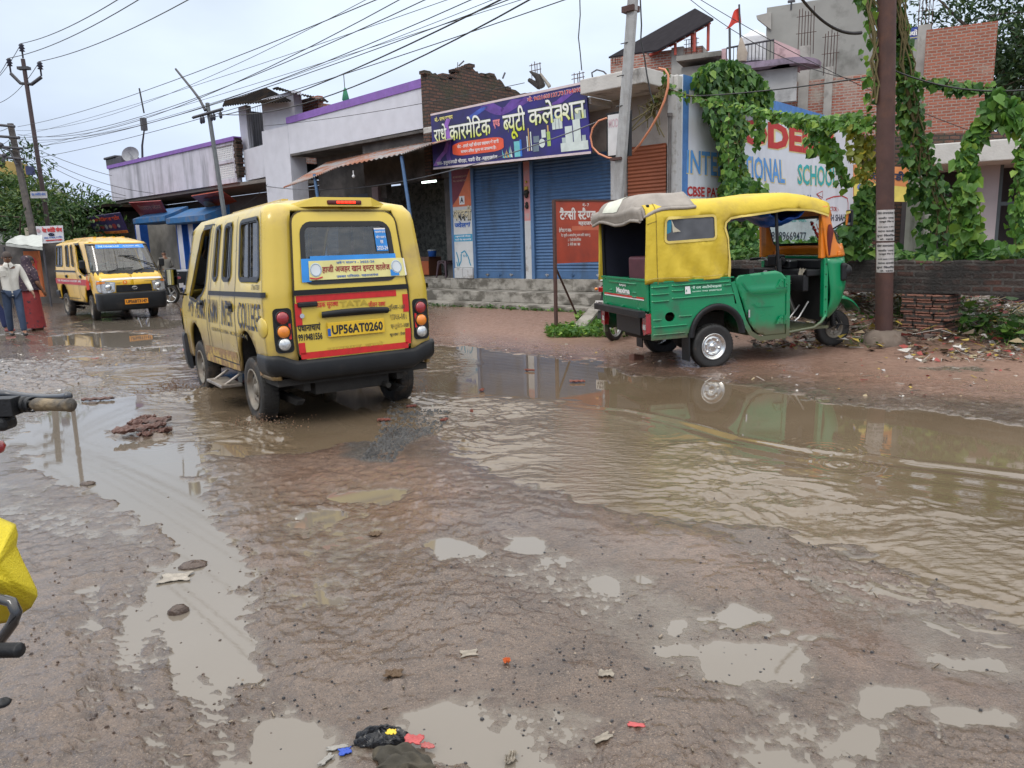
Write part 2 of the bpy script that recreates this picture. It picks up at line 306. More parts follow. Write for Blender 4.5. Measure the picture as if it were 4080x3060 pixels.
def mud_shade_low(m,z0,z1,col,sc=3.0):  # browner towards the bottom: mud, plus painted shade on the van sides
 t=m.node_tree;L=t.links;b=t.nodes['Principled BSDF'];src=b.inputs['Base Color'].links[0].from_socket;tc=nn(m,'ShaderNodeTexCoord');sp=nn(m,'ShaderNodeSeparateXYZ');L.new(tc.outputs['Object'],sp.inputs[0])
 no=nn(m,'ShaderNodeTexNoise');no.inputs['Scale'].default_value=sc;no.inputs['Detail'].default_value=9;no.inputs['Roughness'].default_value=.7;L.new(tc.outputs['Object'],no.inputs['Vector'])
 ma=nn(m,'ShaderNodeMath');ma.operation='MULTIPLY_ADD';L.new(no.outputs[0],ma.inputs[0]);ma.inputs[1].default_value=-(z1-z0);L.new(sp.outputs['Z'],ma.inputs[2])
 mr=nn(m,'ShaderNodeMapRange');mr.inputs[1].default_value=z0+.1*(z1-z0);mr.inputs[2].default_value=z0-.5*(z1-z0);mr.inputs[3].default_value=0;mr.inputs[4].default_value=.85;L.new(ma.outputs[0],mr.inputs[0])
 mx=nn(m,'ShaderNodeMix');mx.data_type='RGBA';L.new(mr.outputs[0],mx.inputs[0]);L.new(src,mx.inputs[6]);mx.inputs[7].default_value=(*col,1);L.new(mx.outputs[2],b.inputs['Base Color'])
mud_shade_low(yellow_mud_shade,.55,1.1,(.21,.135,.07));mud_shade_low(green,.40,.62,(.10,.075,.045),5)
_GC={}
def _glyph(s,bold):
 k=(s,bold)
 if k in _GC:return _GC[k]
 c=bpy.data.curves.new('t','FONT');c.body=s;c.size=1;c.offset=bold;c.resolution_u=2;c.fill_mode='FRONT'
 o=bpy.data.objects.new('t',c);C.objects.link(o);dg=bpy.context.evaluated_depsgraph_get();dg.update()
 me=bpy.data.meshes.new_from_object(o.evaluated_get(dg));vs=[(v.co.x,v.co.y)for v in me.vertices];fs=[tuple(p.vertices)for p in me.polygons]
 bpy.data.objects.remove(o);bpy.data.curves.remove(c);bpy.data.meshes.remove(me);_GC[k]=(vs,fs);return _GC[k]
def _adv(s,bold,ref):
 a=max(v[0]for v in _glyph(s+ref,bold)[0]);b=max(v[0]for v in _glyph(ref,bold)[0]);return a-b
CONS=set('कखगघङचछजझञटठडढणतथदधनपफबभमयरलवशषसह');NOHALF=set('टठडढदहङछर')
MATRA=set('ािीुूृेैोौंँः़')
def _clusters(s):
 out=[];i=0;n=len(s)
 while i<n:
  ch=s[i]
  if ch in CONS:
   cl=[ch];i+=1
   while i<n and s[i]=='़':i+=1
   while i+1<n and s[i]=='्' and s[i+1]in CONS:cl.append(s[i+1]);i+=2
   ma=''
   while i<n and s[i]in MATRA:ma+=s[i];i+=1
   reph=False;rak=False
   if len(cl)>1 and cl[0]=='र':reph=True;cl=cl[1:]
   if len(cl)>1 and cl[-1]=='र':rak=True;cl=cl[:-1]
   items=[]
   if 'ि' in ma:items.append(('n','ि'));ma=ma.replace('ि','')
   for c in cl[:-1]:items.append(('n',c+'्')if c in NOHALF else('h',c))
   items.append(('n',cl[-1]))
   if rak:items.append(('r',''))
   if ma:items.append(('n',ma))
   if reph:items.append(('p',''))
   out+=items
  else:out.append(('n',ch));i+=1
 mg=[]
 for k,t in out:
  if mg and k=='n' and mg[-1][0]=='n':mg[-1]=('n',mg[-1][1]+t)
  else:mg.append((k,t))
 return mg
def layout(s,bold=0.0):
 dev=any('\u0900'<=c<='\u097f' for c in s)
 if not dev:vs,fs=_glyph(s,bold);return list(vs),list(fs)
 V=[];Fs=[];x=0.0
 def put(vs,fs,dx):
  o=len(V);V.extend((a+dx,b)for a,b in vs);Fs.extend(tuple(i+o for i in f)for f in fs)
 for k,t in _clusters(s):
  if k=='n':
   if t.strip():vs,fs=_glyph(t,bold);put(vs,fs,x)
   x+=_adv(t,bold,'क')
  elif k=='h':
   vs,fs=_glyph(t,bold);ad=_adv(t,bold,'क');cut=ad-(0.30 if t in 'कफ' else 0.175)
   bm=bmesh.new();bv=[bm.verts.new((a,b,0))for a,b in vs]
   for f in fs:
    try:bm.faces.new([bv[i]for i in f])
    except ValueError:pass
   bmesh.ops.bisect_plane(bm,geom=bm.verts[:]+bm.edges[:]+bm.faces[:],plane_co=(cut,0,0),plane_no=(1,0,0),clear_outer=True)
   bm.verts.index_update();put([(v.co.x,v.co.y)for v in bm.verts],[tuple(v.index for v in f.verts)for f in bm.faces],x);bm.free();x+=cut-0.02
  elif k=='r':put([(-0.13,0.17),(-0.10,0.22),(-0.36,0.02),(-0.40,0.06)],[(0,1,3,2)],x-0.02)
  elif k=='p':put([(-0.10,0.60),(-0.03,0.60),(-0.02,0.72),(-0.09,0.80),(-0.20,0.78),(-0.19,0.72),(-0.10,0.73)],[(0,1,2,6),(6,2,3),(6,3,4,5)],x)
 return V,Fs
def text(mb,s,rect,fmap,bold=0.02,off=0.003,m=0,shear=0.0,keep=False):
 V,Fs=layout(s,bold);a=np.array(V);x0,x1,y0,y1=a[:,0].min(),a[:,0].max(),a[:,1].min(),a[:,1].max()
 A0,B0,A1,B1=rect;sx=(A1-A0)/(x1-x0);sy=(B1-B0)/(y1-y0)
 if keep:sx=math.copysign(sy,sx)if keep=='h' else sx;sy=abs(sx)if keep=='w' else sy
 return mb.add([fmap(A0+(x-x0)*sx+shear*(y-y0)*sy,B0+(y-y0)*sy,off)for x,y in V],Fs,m)
def label_part(s,rect,fmap,mt,parent,bold=0.02,off=0.003,name='lettering',shear=0.0,keep=False):
 mb=MB()
 for t in(s if isinstance(s,list)else[(s,rect)]):text(mb,t[0],t[1],fmap,bold,off,0,shear,keep)
 return part(name,mb,mt,parent)
def patch(mb,x0,y0,x1,y1,fmap,off=0.002,m=0,step=0.12):
 nu=max(1,int(abs(x1-x0)/step));nv=max(1,int(abs(y1-y0)/step));return mb.grid(lambda a,b:fmap(x0+(x1-x0)*a,y0+(y1-y0)*b,off),nu,nv,m)
def _h(ix,iy,sd):
 n=(ix*374761393+iy*668265263+sd*974711)&0x7fffffff
 n=((n^(n>>13))*1274126177)&0x7fffffff
 return((n^(n>>16))&0xffff)/65535.0*2*math.pi
def pn(x,y,sd=0):
 x=np.asarray(x,float);y=np.asarray(y,float);ix=np.floor(x).astype(np.int64);iy=np.floor(y).astype(np.int64);fx=x-ix;fy=y-iy
 u=fx*fx*fx*(fx*(fx*6-15)+10);v=fy*fy*fy*(fy*(fy*6-15)+10)
 def g(a,b):t=_h(ix+a,iy+b,sd);return np.cos(t)*(fx-a)+np.sin(t)*(fy-b)
 return 1.5*((g(0,0)*(1-u)+g(1,0)*u)*(1-v)+(g(0,1)*(1-u)+g(1,1)*u)*v)
def fbm(x,y,o=4,sd=0,k=0.5):
 a=1.0;s=0;f=1.0
 for i in range(o):s=s+a*pn(x*f,y*f,sd+i*7);a*=k;f*=2.03
 return s
def gp(*pts):return[tuple(gnd(x,y)[:2])for x,y in pts]
def sdist(x,y,poly):
 d=np.full(np.shape(x),1e9);ins=np.zeros(np.shape(x),bool);n=len(poly)
 for i in range(n):
  ax,ay=poly[i];bx,by=poly[(i+1)%n];ex,ey=bx-ax,by-ay;t=np.clip(((x-ax)*ex+(y-ay)*ey)/(ex*ex+ey*ey+1e-12),0,1)
  d=np.minimum(d,np.hypot(x-ax-t*ex,y-ay-t*ey));c=((ay>y)!=(by>y))&(x<(bx-ax)*(y-ay)/((by-ay)if by!=ay else 1e-9)+ax);ins^=c
 return np.where(ins,-d,d)
def pdist(x,y,line):
 d=np.full(np.shape(x),1e9);side=np.zeros(np.shape(x))
 for i in range(len(line)-1):
  ax,ay=line[i];bx,by=line[i+1];ex,ey=bx-ax,by-ay;t=np.clip(((x-ax)*ex+(y-ay)*ey)/(ex*ex+ey*ey),0,1)
  q=np.hypot(x-ax-t*ex,y-ay-t*ey);s=np.sign(ex*(y-ay)-ey*(x-ax));side=np.where(q<d,s,side);d=np.minimum(d,q)
 return d,side
def ell(cx,cy,rx,ry,n=12):return gp(*[(cx+rx*math.cos(2*math.pi*i/n),cy+ry*math.sin(2*math.pi*i/n))for i in range(n)])
BIG=gp((1500,1330),(1720,1375),(1900,1385),(2150,1425),(2400,1455),(2520,1500),(2700,1505),(2950,1535),(3250,1590),(3500,1625),(3800,1655),(4080,1700),(4500,1790),(4600,2700),(4080,2480),(3900,2400),(3600,2300),(3300,2200),(2950,2110),(2600,2050),(2300,1990),(2000,1890),(1800,1790),(1660,1700),(1560,1690),(1500,1750),(1250,1800),(1000,1815),(860,1800),(700,1700),(640,1620),(520,1560),(400,1510),(480,1470),(700,1450),(760,1380),(1100,1330))
LEFT=gp((70,1760),(160,1640),(300,1600),(560,1580),(720,1620),(780,1720),(830,1830),(850,2000),(840,2120),(950,2260),(1060,2400),(1180,2600),(1165,2670),(1000,2670),(800,2600),(690,2480),(640,2390),(560,2380),(600,2250),(560,2120),(400,1960),(250,1900),(150,1850))
POOLS=[BIG,LEFT,gp((960,2960),(1080,2830),(1250,2780),(1330,2830),(1420,2960),(1420,3300),(900,3300)),gp((1700,2790),(1950,2800),(2080,2920),(2110,3300),(1850,3300),(1860,3010),(1720,2920)),gp((120,1360),(300,1330),(480,1325),(640,1335),(600,1378),(450,1385),(200,1372)),gp((560,1390),(720,1380),(700,1400),(580,1402)),ell(330,1432,62,7),ell(520,1290,240,26),ell(90,1345,120,14),ell(1840,2200,112,36),ell(2085,2165,88,28),ell(2395,2312,88,40),ell(2225,2212,60,12),ell(1440,1985,130,34),ell(1270,2075,90,30),ell(2930,2420,48,52),ell(2790,2440,60,22),ell(2690,2478,62,34),ell(3010,2610,185,78),ell(2760,2600,110,30),ell(3600,2830,165,62),ell(3470,2960,130,55),ell(3260,2530,60,22),ell(3880,2890,90,40),ell(3790,1466,100,9),ell(2340,1445,60,8),ell(3080,2500,70,16),ell(2560,2290,40,12),ell(3050,3010,110,26),ell(3800,2650,120,20)]
FILMS=[gp((1750,2230),(2500,2200),(3300,2700),(2900,2800),(2200,2560)),gp((1350,2780),(2300,2760),(2500,2900),(2200,3060),(1900,3100),(1400,3100)),gp((2900,2150),(3500,2330),(4080,2520),(4300,2900),(3700,2700),(3200,2420)),gp((0,1480),(700,1470),(700,1600),(200,1640),(60,1900),(380,2000),(560,2200),(560,2420),(200,2200),(-200,2000)),gp((1080,2100),(1500,2010),(1700,2200),(1500,2500),(1150,2350)),gp((2900,2700),(3500,2800),(3700,3100),(2900,3100)),gp((640,2450),(960,2680),(1150,2700),(1100,2850),(700,2750),(560,2560))]
MUDUP=[gp((0,1430),(330,1440),(360,1520),(180,1560),(-60,1560)),ell(560,1722,100,22)]
TRACKS=[gp((560,2440),(520,2600),(600,2900),(640,3100)),gp((760,2500),(800,2700),(900,3100)),gp((330,2350),(420,2600),(300,3000))]
RIDGE=gp((1900,1600),(2300,1612),(2500,1630),(2700,1672),(2950,1740),(3200,1785),(3500,1820),(3800,1855),(4080,1890),(4600,1950))
SDIR=Vector((0.66,-1.55)).normalized()
def H(x,y,fine=True):
 x=np.asarray(x,float);y=np.asarray(y,float)
 wx=x+0.16*fbm(x*0.9,y*0.9,3,3);wy=y+0.16*fbm(x*0.9+9,y*0.9,3,4)
 sd=np.full(x.shape,1e9)
 for p in POOLS:sd=np.minimum(sd,sdist(wx,wy,p))
 r=np.hypot(x,y);sd=sd+(0.085*fbm(x*5,y*5,3,8)+0.022*fbm(x*19,y*19,2,9))*np.clip(r/4,0.45,1.6)
 h=np.where(sd>0,0.013*(1-np.exp(-sd/0.10))+0.012*np.clip(sd/1.0,0,1),-0.075*(1-np.exp(sd/0.22)))
 fm=np.zeros(x.shape)
 for p in FILMS:fm=np.maximum(fm,np.clip(0.5-sdist(wx,wy,p)/0.25,0,1))
 h=np.where(sd>0,h*(1-fm)+fm*0.0022*np.clip(sd/0.05,0,1),h)
 for p in MUDUP:
  q=sdist(wx,wy,p);h=np.maximum(h,np.clip(0.5-q/0.25,0,1)*0.035+0.02*fbm(x*9,y*9,3,77)*np.clip(0.5-q/0.25,0,1)-0.012*(q>0)*1.0-1.0*(q>0.12))
 fx=(x*0.7405-y*0.672);fy=(x*0.672+y*0.7405)
 bank=np.clip((fy-9.2)/2.0,0,1)*np.clip((y-7.5)/2,0,1)
 h=h+bank*0.03*np.where(sd>0,1,0.0)
 mound=np.exp(-(((x-6.3)/1.6)**2+((y-11.6)/1.5)**2))*0.45+np.exp(-(((x-4.9)/0.8)**2+((y-11.3)/0.6)**2))*0.25
 h=h+np.clip(mound-0.03,0,1)
 if fine:
  dry=np.clip(0.5+sd/0.1,0.12,1);a=x*SDIR.x+y*SDIR.y;b=-x*SDIR.y+y*SDIR.x
  n1=fbm(x*3.4,y*3.4,3,20);n2=fbm(x*17,y*17,3,30);n3=fbm(b*13,a*1.5,3,40);n4=np.abs(pn(x*36+n2,y*36,50));n5=pn(x*62,y*62,51);rgt=np.clip((x+0.5)/1,0,1)
  lump=np.clip(fbm(x*9+3,y*9,3,60)-0.30,0,1);leftw=np.clip((-x+0.1)/0.8,0,1)*np.clip((5.5-y)/2,0,1)
  ker=np.clip((7-r)/3,0.3,1);tr=np.zeros(x.shape)
  for ln_ in TRACKS:
   q,_=pdist(wx*0.5+x*0.5,wy*0.5+y*0.5,ln_);tr=np.maximum(tr,np.exp(-(q/0.055)**4))
  rm_=np.clip(0.45+1.1*fbm(x*0.9+7,y*0.9,3,61),0.12,1);n6=fbm(x*33+n2,y*33,3,52);pit=np.clip(fbm(x*21,y*21+5,2,53)-0.45,0,1)
  h=h+dry*(0.0050*n1*(1-0.6*fm)+rm_*(0.0046*n2+0.0030*n3*rgt+0.0030*n6*ker+0.0018*n5*ker-0.020*pit)+0.018*lump*(1-0.7*fm)*(0.2+leftw)+leftw*0.006*fbm(x*11,y*11,3,70))
  h=h-tr*(0.010+0.007*np.sin(y*150+x*40+3*n2)*np.clip(0.6+fbm(x*3,y*3,2,62),0,1)+0.006*n2)*dry
 return h
def Hs(x,y,fine=False):return float(H(np.array([x]),np.array([y]),fine)[0])
def Hm(P,fine=False):a=np.array(P);return H(a[:,0],a[:,1],fine).tolist()
def polar_sheet(r,th,close=True):
 Rr,T=np.meshgrid(r,th,indexing='ij');return Rr*np.sin(T),Rr*np.cos(T)
def sheet(name,X,Y,Z,mats,wrap,label=None):
 nr,ntt=X.shape;vs=np.stack([X,Y,Z],-1).reshape(-1,3).astype(np.float32)
 i=np.arange(nr-1)[:,None];j=np.arange(ntt if wrap else ntt-1)[None,:];j2=(j+1)%ntt
 q=np.stack([i*ntt+j,(i+1)*ntt+j,(i+1)*ntt+j2,i*ntt+j2],-1).reshape(-1,4)[:,::-1].astype(np.int32)
 me=bpy.data.meshes.new(name);me.vertices.add(len(vs));me.vertices.foreach_set('co',vs.ravel());me.loops.add(q.size);me.loops.foreach_set('vertex_index',q.ravel())
 me.polygons.add(len(q));me.polygons.foreach_set('loop_start',np.arange(0,q.size,4,dtype=np.int32));me.polygons.foreach_set('use_smooth',np.ones(len(q),bool));me.update(calc_edges=True);me.materials.append(mats)
 o=bpy.data.objects.new(name,me);C.objects.link(o);o['kind']='structure'
 return o
th=np.concatenate([np.radians(np.linspace(-44,44,1150)),np.radians(np.linspace(44,316,60)[1:-1])])
rr=np.concatenate([[0.02,0.5,0.9,1.2],np.exp(np.linspace(math.log(1.5),math.log(45),860)),[55,80,130,260,600,1500]])
X,Y=polar_sheet(rr,th);Z=H(X,Y);Z[rr>50,:]=0.03
def attrs(x,y):
 wx=x+0.3*fbm(x*1.2,y*1.2,3,91);wy=y+0.3*fbm(x*1.2,y*1.2+5,3,92);fy=(wx*0.672+wy*0.7405)
 red=np.clip((fy-7.2)/1.0,0,1)*np.clip((x+2.5)/1.5,0,1)
 for p in(gp((1500,1750),(1900,1950),(1600,2150),(1150,2000),(950,1850)),gp((2500,2050),(3300,2250),(3900,2900),(3300,2600),(2700,2300)),gp((1000,2100),(1250,2200),(1200,2400),(1050,2300))):
  red=np.maximum(red,0.30*np.clip(0.5-sdist(wx,wy,p)/0.35,0,1))
 dark=np.clip(0.5-sdist(wx,wy,gp((1480,1640),(1700,1650),(1760,1700),(1660,1760),(1560,1850),(1440,1830),(1500,1740)))/0.12,0,1)
 dark=np.maximum(dark,np.clip(0.5-sdist(wx,wy,gp((1300,1540),(1800,1530),(1830,1560),(1400,1590)))/0.1,0,1)*0.7)
 dark=np.maximum(dark,0.8*np.exp(-(((x-6.2)/1.7)**2+((y-11.5)/1.4)**2)))
 return red,dark
red,dark=attrs(X,Y)
mud=bpy.data.materials.new('wet_mud');mud.use_nodes=True;t=mud.node_tree;L=t.links;b=t.nodes['Principled BSDF']
at=nn(mud,'ShaderNodeAttribute');at.attribute_name='soil';sp=nn(mud,'ShaderNodeSeparateColor');L.new(at.outputs['Color'],sp.inputs[0])
tc=nn(mud,'ShaderNodeTexCoord')
def noise(m,sc,det=6,ro=0.55,vec=None):
 n=nn(m,'ShaderNodeTexNoise');n.inputs['Scale'].default_value=sc;n.inputs['Detail'].default_value=det;n.inputs['Roughness'].default_value=ro;m.node_tree.links.new(vec if vec else tc.outputs['Object'],n.inputs['Vector']);return n
def mrange(m,src,a,b_,c=0.0,d=1.0):
 r=nn(m,'ShaderNodeMapRange');r.inputs[1].default_value=a;r.inputs[2].default_value=b_;r.inputs[3].default_value=c;r.inputs[4].default_value=d;m.node_tree.links.new(src,r.inputs[0]);return r.outputs[0]
def mixc(m,fac,c1,c2):
 x=nn(m,'ShaderNodeMix');x.data_type='RGBA';l=m.node_tree.links
 if isinstance(fac,float):x.inputs[0].default_value=fac
 else:l.new(fac,x.inputs[0])
 for i,c in((6,c1),(7,c2)):
  if isinstance(c,tuple):x.inputs[i].default_value=(*c,1)
  else:l.new(c,x.inputs[i])
 return x.outputs[2]
nA=noise(mud,1.1);nB=noise(mud,14,8,0.7);nC=noise(mud,75,5,0.65)
c=mixc(mud,mrange(mud,nA.outputs[0],0.35,0.65),(0.092,0.060,0.042),(0.150,0.104,0.075))
c=mixc(mud,mrange(mud,nB.outputs[0],0.52,0.70),c,(0.045,0.031,0.024));nD=noise(mud,3.2,7,0.7);c=mixc(mud,mrange(mud,nD.outputs[0],0.50,0.68),c,(0.062,0.042,0.032))
nE=noise(mud,170,3,0.6);c=mixc(mud,mrange(mud,nE.outputs[0],0.60,0.68),c,(0.25,0.19,0.14));c=mixc(mud,mrange(mud,nE.outputs[0],0.42,0.34),c,(0.035,0.025,0.02));c=mixc(mud,mrange(mud,nC.outputs[0],0.55,0.66),c,(0.05,0.034,0.026));c=mixc(mud,sp.outputs[0],c,mixc(mud,mrange(mud,nB.outputs[0],0.40,0.68),(0.285,0.175,0.130),(0.170,0.098,0.070)))
c=mixc(mud,sp.outputs[2],c,mixc(mud,mrange(mud,nC.outputs[0],0.42,0.6),(0.05,0.048,0.046),(0.13,0.115,0.10)))
sz_=nn(mud,'ShaderNodeSeparateXYZ');L.new(tc.outputs['Object'],sz_.inputs[0]);film=mrange(mud,sz_.outputs['Z'],0.0045,0.0005)
c=mixc(mud,mrange(mud,sz_.outputs['Z'],0.016,0.004,0.0,0.35),c,(0.055,0.036,0.026));fm_=nn(mud,'ShaderNodeMath');fm_.operation='MULTIPLY';L.new(film,fm_.inputs[0]);fm_.inputs[1].default_value=0.75;c=mixc(mud,fm_.outputs[0],c,(0.150,0.126,0.100))
L.new(c,b.inputs['Base Color']);ro_=mrange(mud,nB.outputs[0],0.35,0.65,0.06,0.27);rf_=nn(mud,'ShaderNodeMath');rf_.operation='MULTIPLY_ADD';L.new(film,rf_.inputs[0]);rf_.inputs[1].default_value=-0.12;L.new(ro_,rf_.inputs[2]);rf_.use_clamp=True;ro=rf_.outputs[0]
rm=nn(mud,'ShaderNodeMath');rm.operation='MULTIPLY_ADD';L.new(sp.outputs[1],rm.inputs[0]);rm.inputs[1].default_value=0.34;L.new(ro,rm.inputs[2]);L.new(rm.outputs[0],b.inputs['Roughness'])
b.inputs['Specular IOR Level'].default_value=0.6;cw_=nn(mud,'ShaderNodeMath');cw_.operation='MULTIPLY_ADD';L.new(sp.outputs[1],cw_.inputs[0]);cw_.inputs[1].default_value=-0.36;cw_.inputs[2].default_value=0.42;L.new(cw_.outputs[0],b.inputs['Coat Weight']);b.inputs['Coat Roughness'].default_value=0.07;b.inputs['Coat IOR'].default_value=1.45
bp=nn(mud,'ShaderNodeBump');L.new(mrange(mud,nA.outputs[0],0.38,0.62,0.35,0.95),bp.inputs['Strength']);bp.inputs['Distance'].default_value=0.016;ad=nn(mud,'ShaderNodeMath');ad.operation='MULTIPLY_ADD';L.new(nC.outputs[0],ad.inputs[0]);ad.inputs[1].default_value=0.55;ae=nn(mud,'ShaderNodeMath');ae.operation='MULTIPLY_ADD';L.new(nE.outputs[0],ae.inputs[0]);ae.inputs[1].default_value=0.22;L.new(nB.outputs[0],ae.inputs[2]);L.new(ae.outputs[0],ad.inputs[2]);L.new(ad.outputs[0],bp.inputs['Height']);L.new(bp.outputs[0],b.inputs['Normal'])
ground=sheet('ground',X,Y,Z,mud,True)
ca=ground.data.color_attributes.new('soil','FLOAT_COLOR','POINT');fy=X*0.672+Y*0.7405
ca.data.foreach_set('color',np.stack([red,np.clip((fy-8.0)/1.5,0,1)*np.clip((X+2)/1.5,0,1),dark,np.ones_like(red)],-1).astype(np.float32).ravel())
wth=np.concatenate([np.radians(np.linspace(-78,-42,90)[:-1]),np.radians(np.linspace(-42,42,1150)),np.radians(np.linspace(42,78,90)[1:])]);wr=np.exp(np.linspace(math.log(1.5),math.log(42),1000));WX,WY=polar_sheet(wr,wth)
rs=np.random.RandomState(5);WZ=np.zeros_like(WX);WZf=np.zeros_like(WX);x2=WX+0.25*fbm(WX*0.8,WY*0.8,3,101);y2=WY+0.25*fbm(WX*0.8+4,WY*0.8,3,102)
for i in range(46):
 lam=rs.uniform(0.035,0.15)if i<36 else rs.uniform(0.2,0.5);a=rs.normal(math.radians(75),0.7);k=2*math.pi/lam
 WZ+=lam*0.0066*np.sin(k*(x2*math.cos(a)+y2*math.sin(a))+rs.uniform(0,6.28))
WZ+=0.0016*fbm(WX*17,WY*24,3,110)
rough=np.clip(0.5-sdist(x2,y2,gp((1650,1540),(2300,1620),(2900,1800),(3300,1960),(4080,2080),(4700,2300),(4700,2900),(4080,2560),(3300,2280),(2700,2130),(2000,1950),(1550,1720)))/0.35,0,1)
rough=np.maximum(rough,0.9*np.clip(0.5-sdist(x2,y2,gp((560,1560),(760,1530),(900,1640),(1100,1720),(1250,1800),(1000,1830),(850,1790),(680,1700)))/0.25,0,1))
rough=np.maximum(rough,0.6*np.clip(0.5-sdist(x2,y2,gp((1650,1360),(1850,1420),(1800,1560),(1600,1620)))/0.3,0,1))
rough=np.maximum(rough,0.35*np.clip(0.5-sdist(x2,y2,gp((400,1480),(760,1430),(780,1540),(520,1560)))/0.3,0,1))
dr,side=pdist(WX,WY,RIDGE);WZ=WZ*rough*np.clip(0.75+1.1*pn(WX*0.8,WY*0.8,120),0.15,1.5)
south=side<0
WZ+=0.0030*np.exp(-(dr/0.06)**2)*np.clip((WX-0.4)/1.0,0,1)+np.where(south,0.005*np.exp(-dr/0.5)*np.cos(dr*2*math.pi/0.26),0)*np.clip((WX-0.5)/1,0,1)
for(px,py,am)in((3350,1850,.004),(3290,1790,.003),(3480,2060,.003),(640,1770,.0012),(560,1760,.001),(3000,1960,.002)):
 q=gnd(px,py);d=np.hypot(WX-q.x,WY-q.y);WZ+=am*np.exp(-d/0.12)*np.cos(d*2*math.pi/0.07)
for(px,py,am,sg)in((1010,1668,.05,.10),(820,1552,.045,.12),(1630,1592,.04,.09),(760,1590,.03,.14),(1050,1700,.03,.16)):
 q=gnd(px,py);d=np.hypot(WX-q.x,WY-q.y);WZ+=am*np.exp(-(d/sg)**2)*(0.35+0.8*fbm(WX*14,WY*14,3,130))
wm=bpy.data.materials.new('muddy_water');wm.use_nodes=True;t=wm.node_tree;L=t.links;b=t.nodes['Principled BSDF'];tc=nn(wm,'ShaderNodeTexCoord')
n1=noise(wm,0.9);as_=nn(wm,'ShaderNodeAttribute');as_.attribute_name='silt_sky';L.new(mixc(wm,as_.outputs['Fac'],mixc(wm,mrange(wm,n1.outputs[0],0.35,0.65),(0.120,0.088,0.056),(0.155,0.118,0.080)),(0.160,0.138,0.112)),b.inputs['Base Color'])
b.inputs['Roughness'].default_value=0.025;b.inputs['IOR'].default_value=1.62
mw=nn(wm,'ShaderNodeMapping');mw.inputs['Rotation'].default_value=(0,0,0.25);mw.inputs['Scale'].default_value=(0.55,1.25,1);L.new(tc.outputs['Object'],mw.inputs[0]);n2=noise(wm,20,4,0.55,mw.outputs[0]);at=nn(wm,'ShaderNodeAttribute');at.attribute_name='ripple'
bp=nn(wm,'ShaderNodeBump');L.new(at.outputs['Fac'],bp.inputs['Strength']);bp.inputs['Distance'].default_value=0.012;L.new(n2.outputs[0],bp.inputs['Height']);L.new(bp.outputs[0],b.inputs['Normal'])
water=sheet('water',WX,WY,WZ,wm,False)
water.data.attributes.new('ripple','FLOAT','POINT').data.foreach_set('value',(0.008+0.75*rough*(0.6+0.4*np.clip(pn(WX*0.9,WY*0.9,140)+0.5,0,1))).astype(np.float32).ravel())
water.data.attributes.new('silt_sky','FLOAT','POINT').data.foreach_set('value',np.clip(0.1+sdist(WX,WY,BIG)/0.35,0,1).astype(np.float32).ravel())  # silt grey that also paints sky reflection into the smaller pools
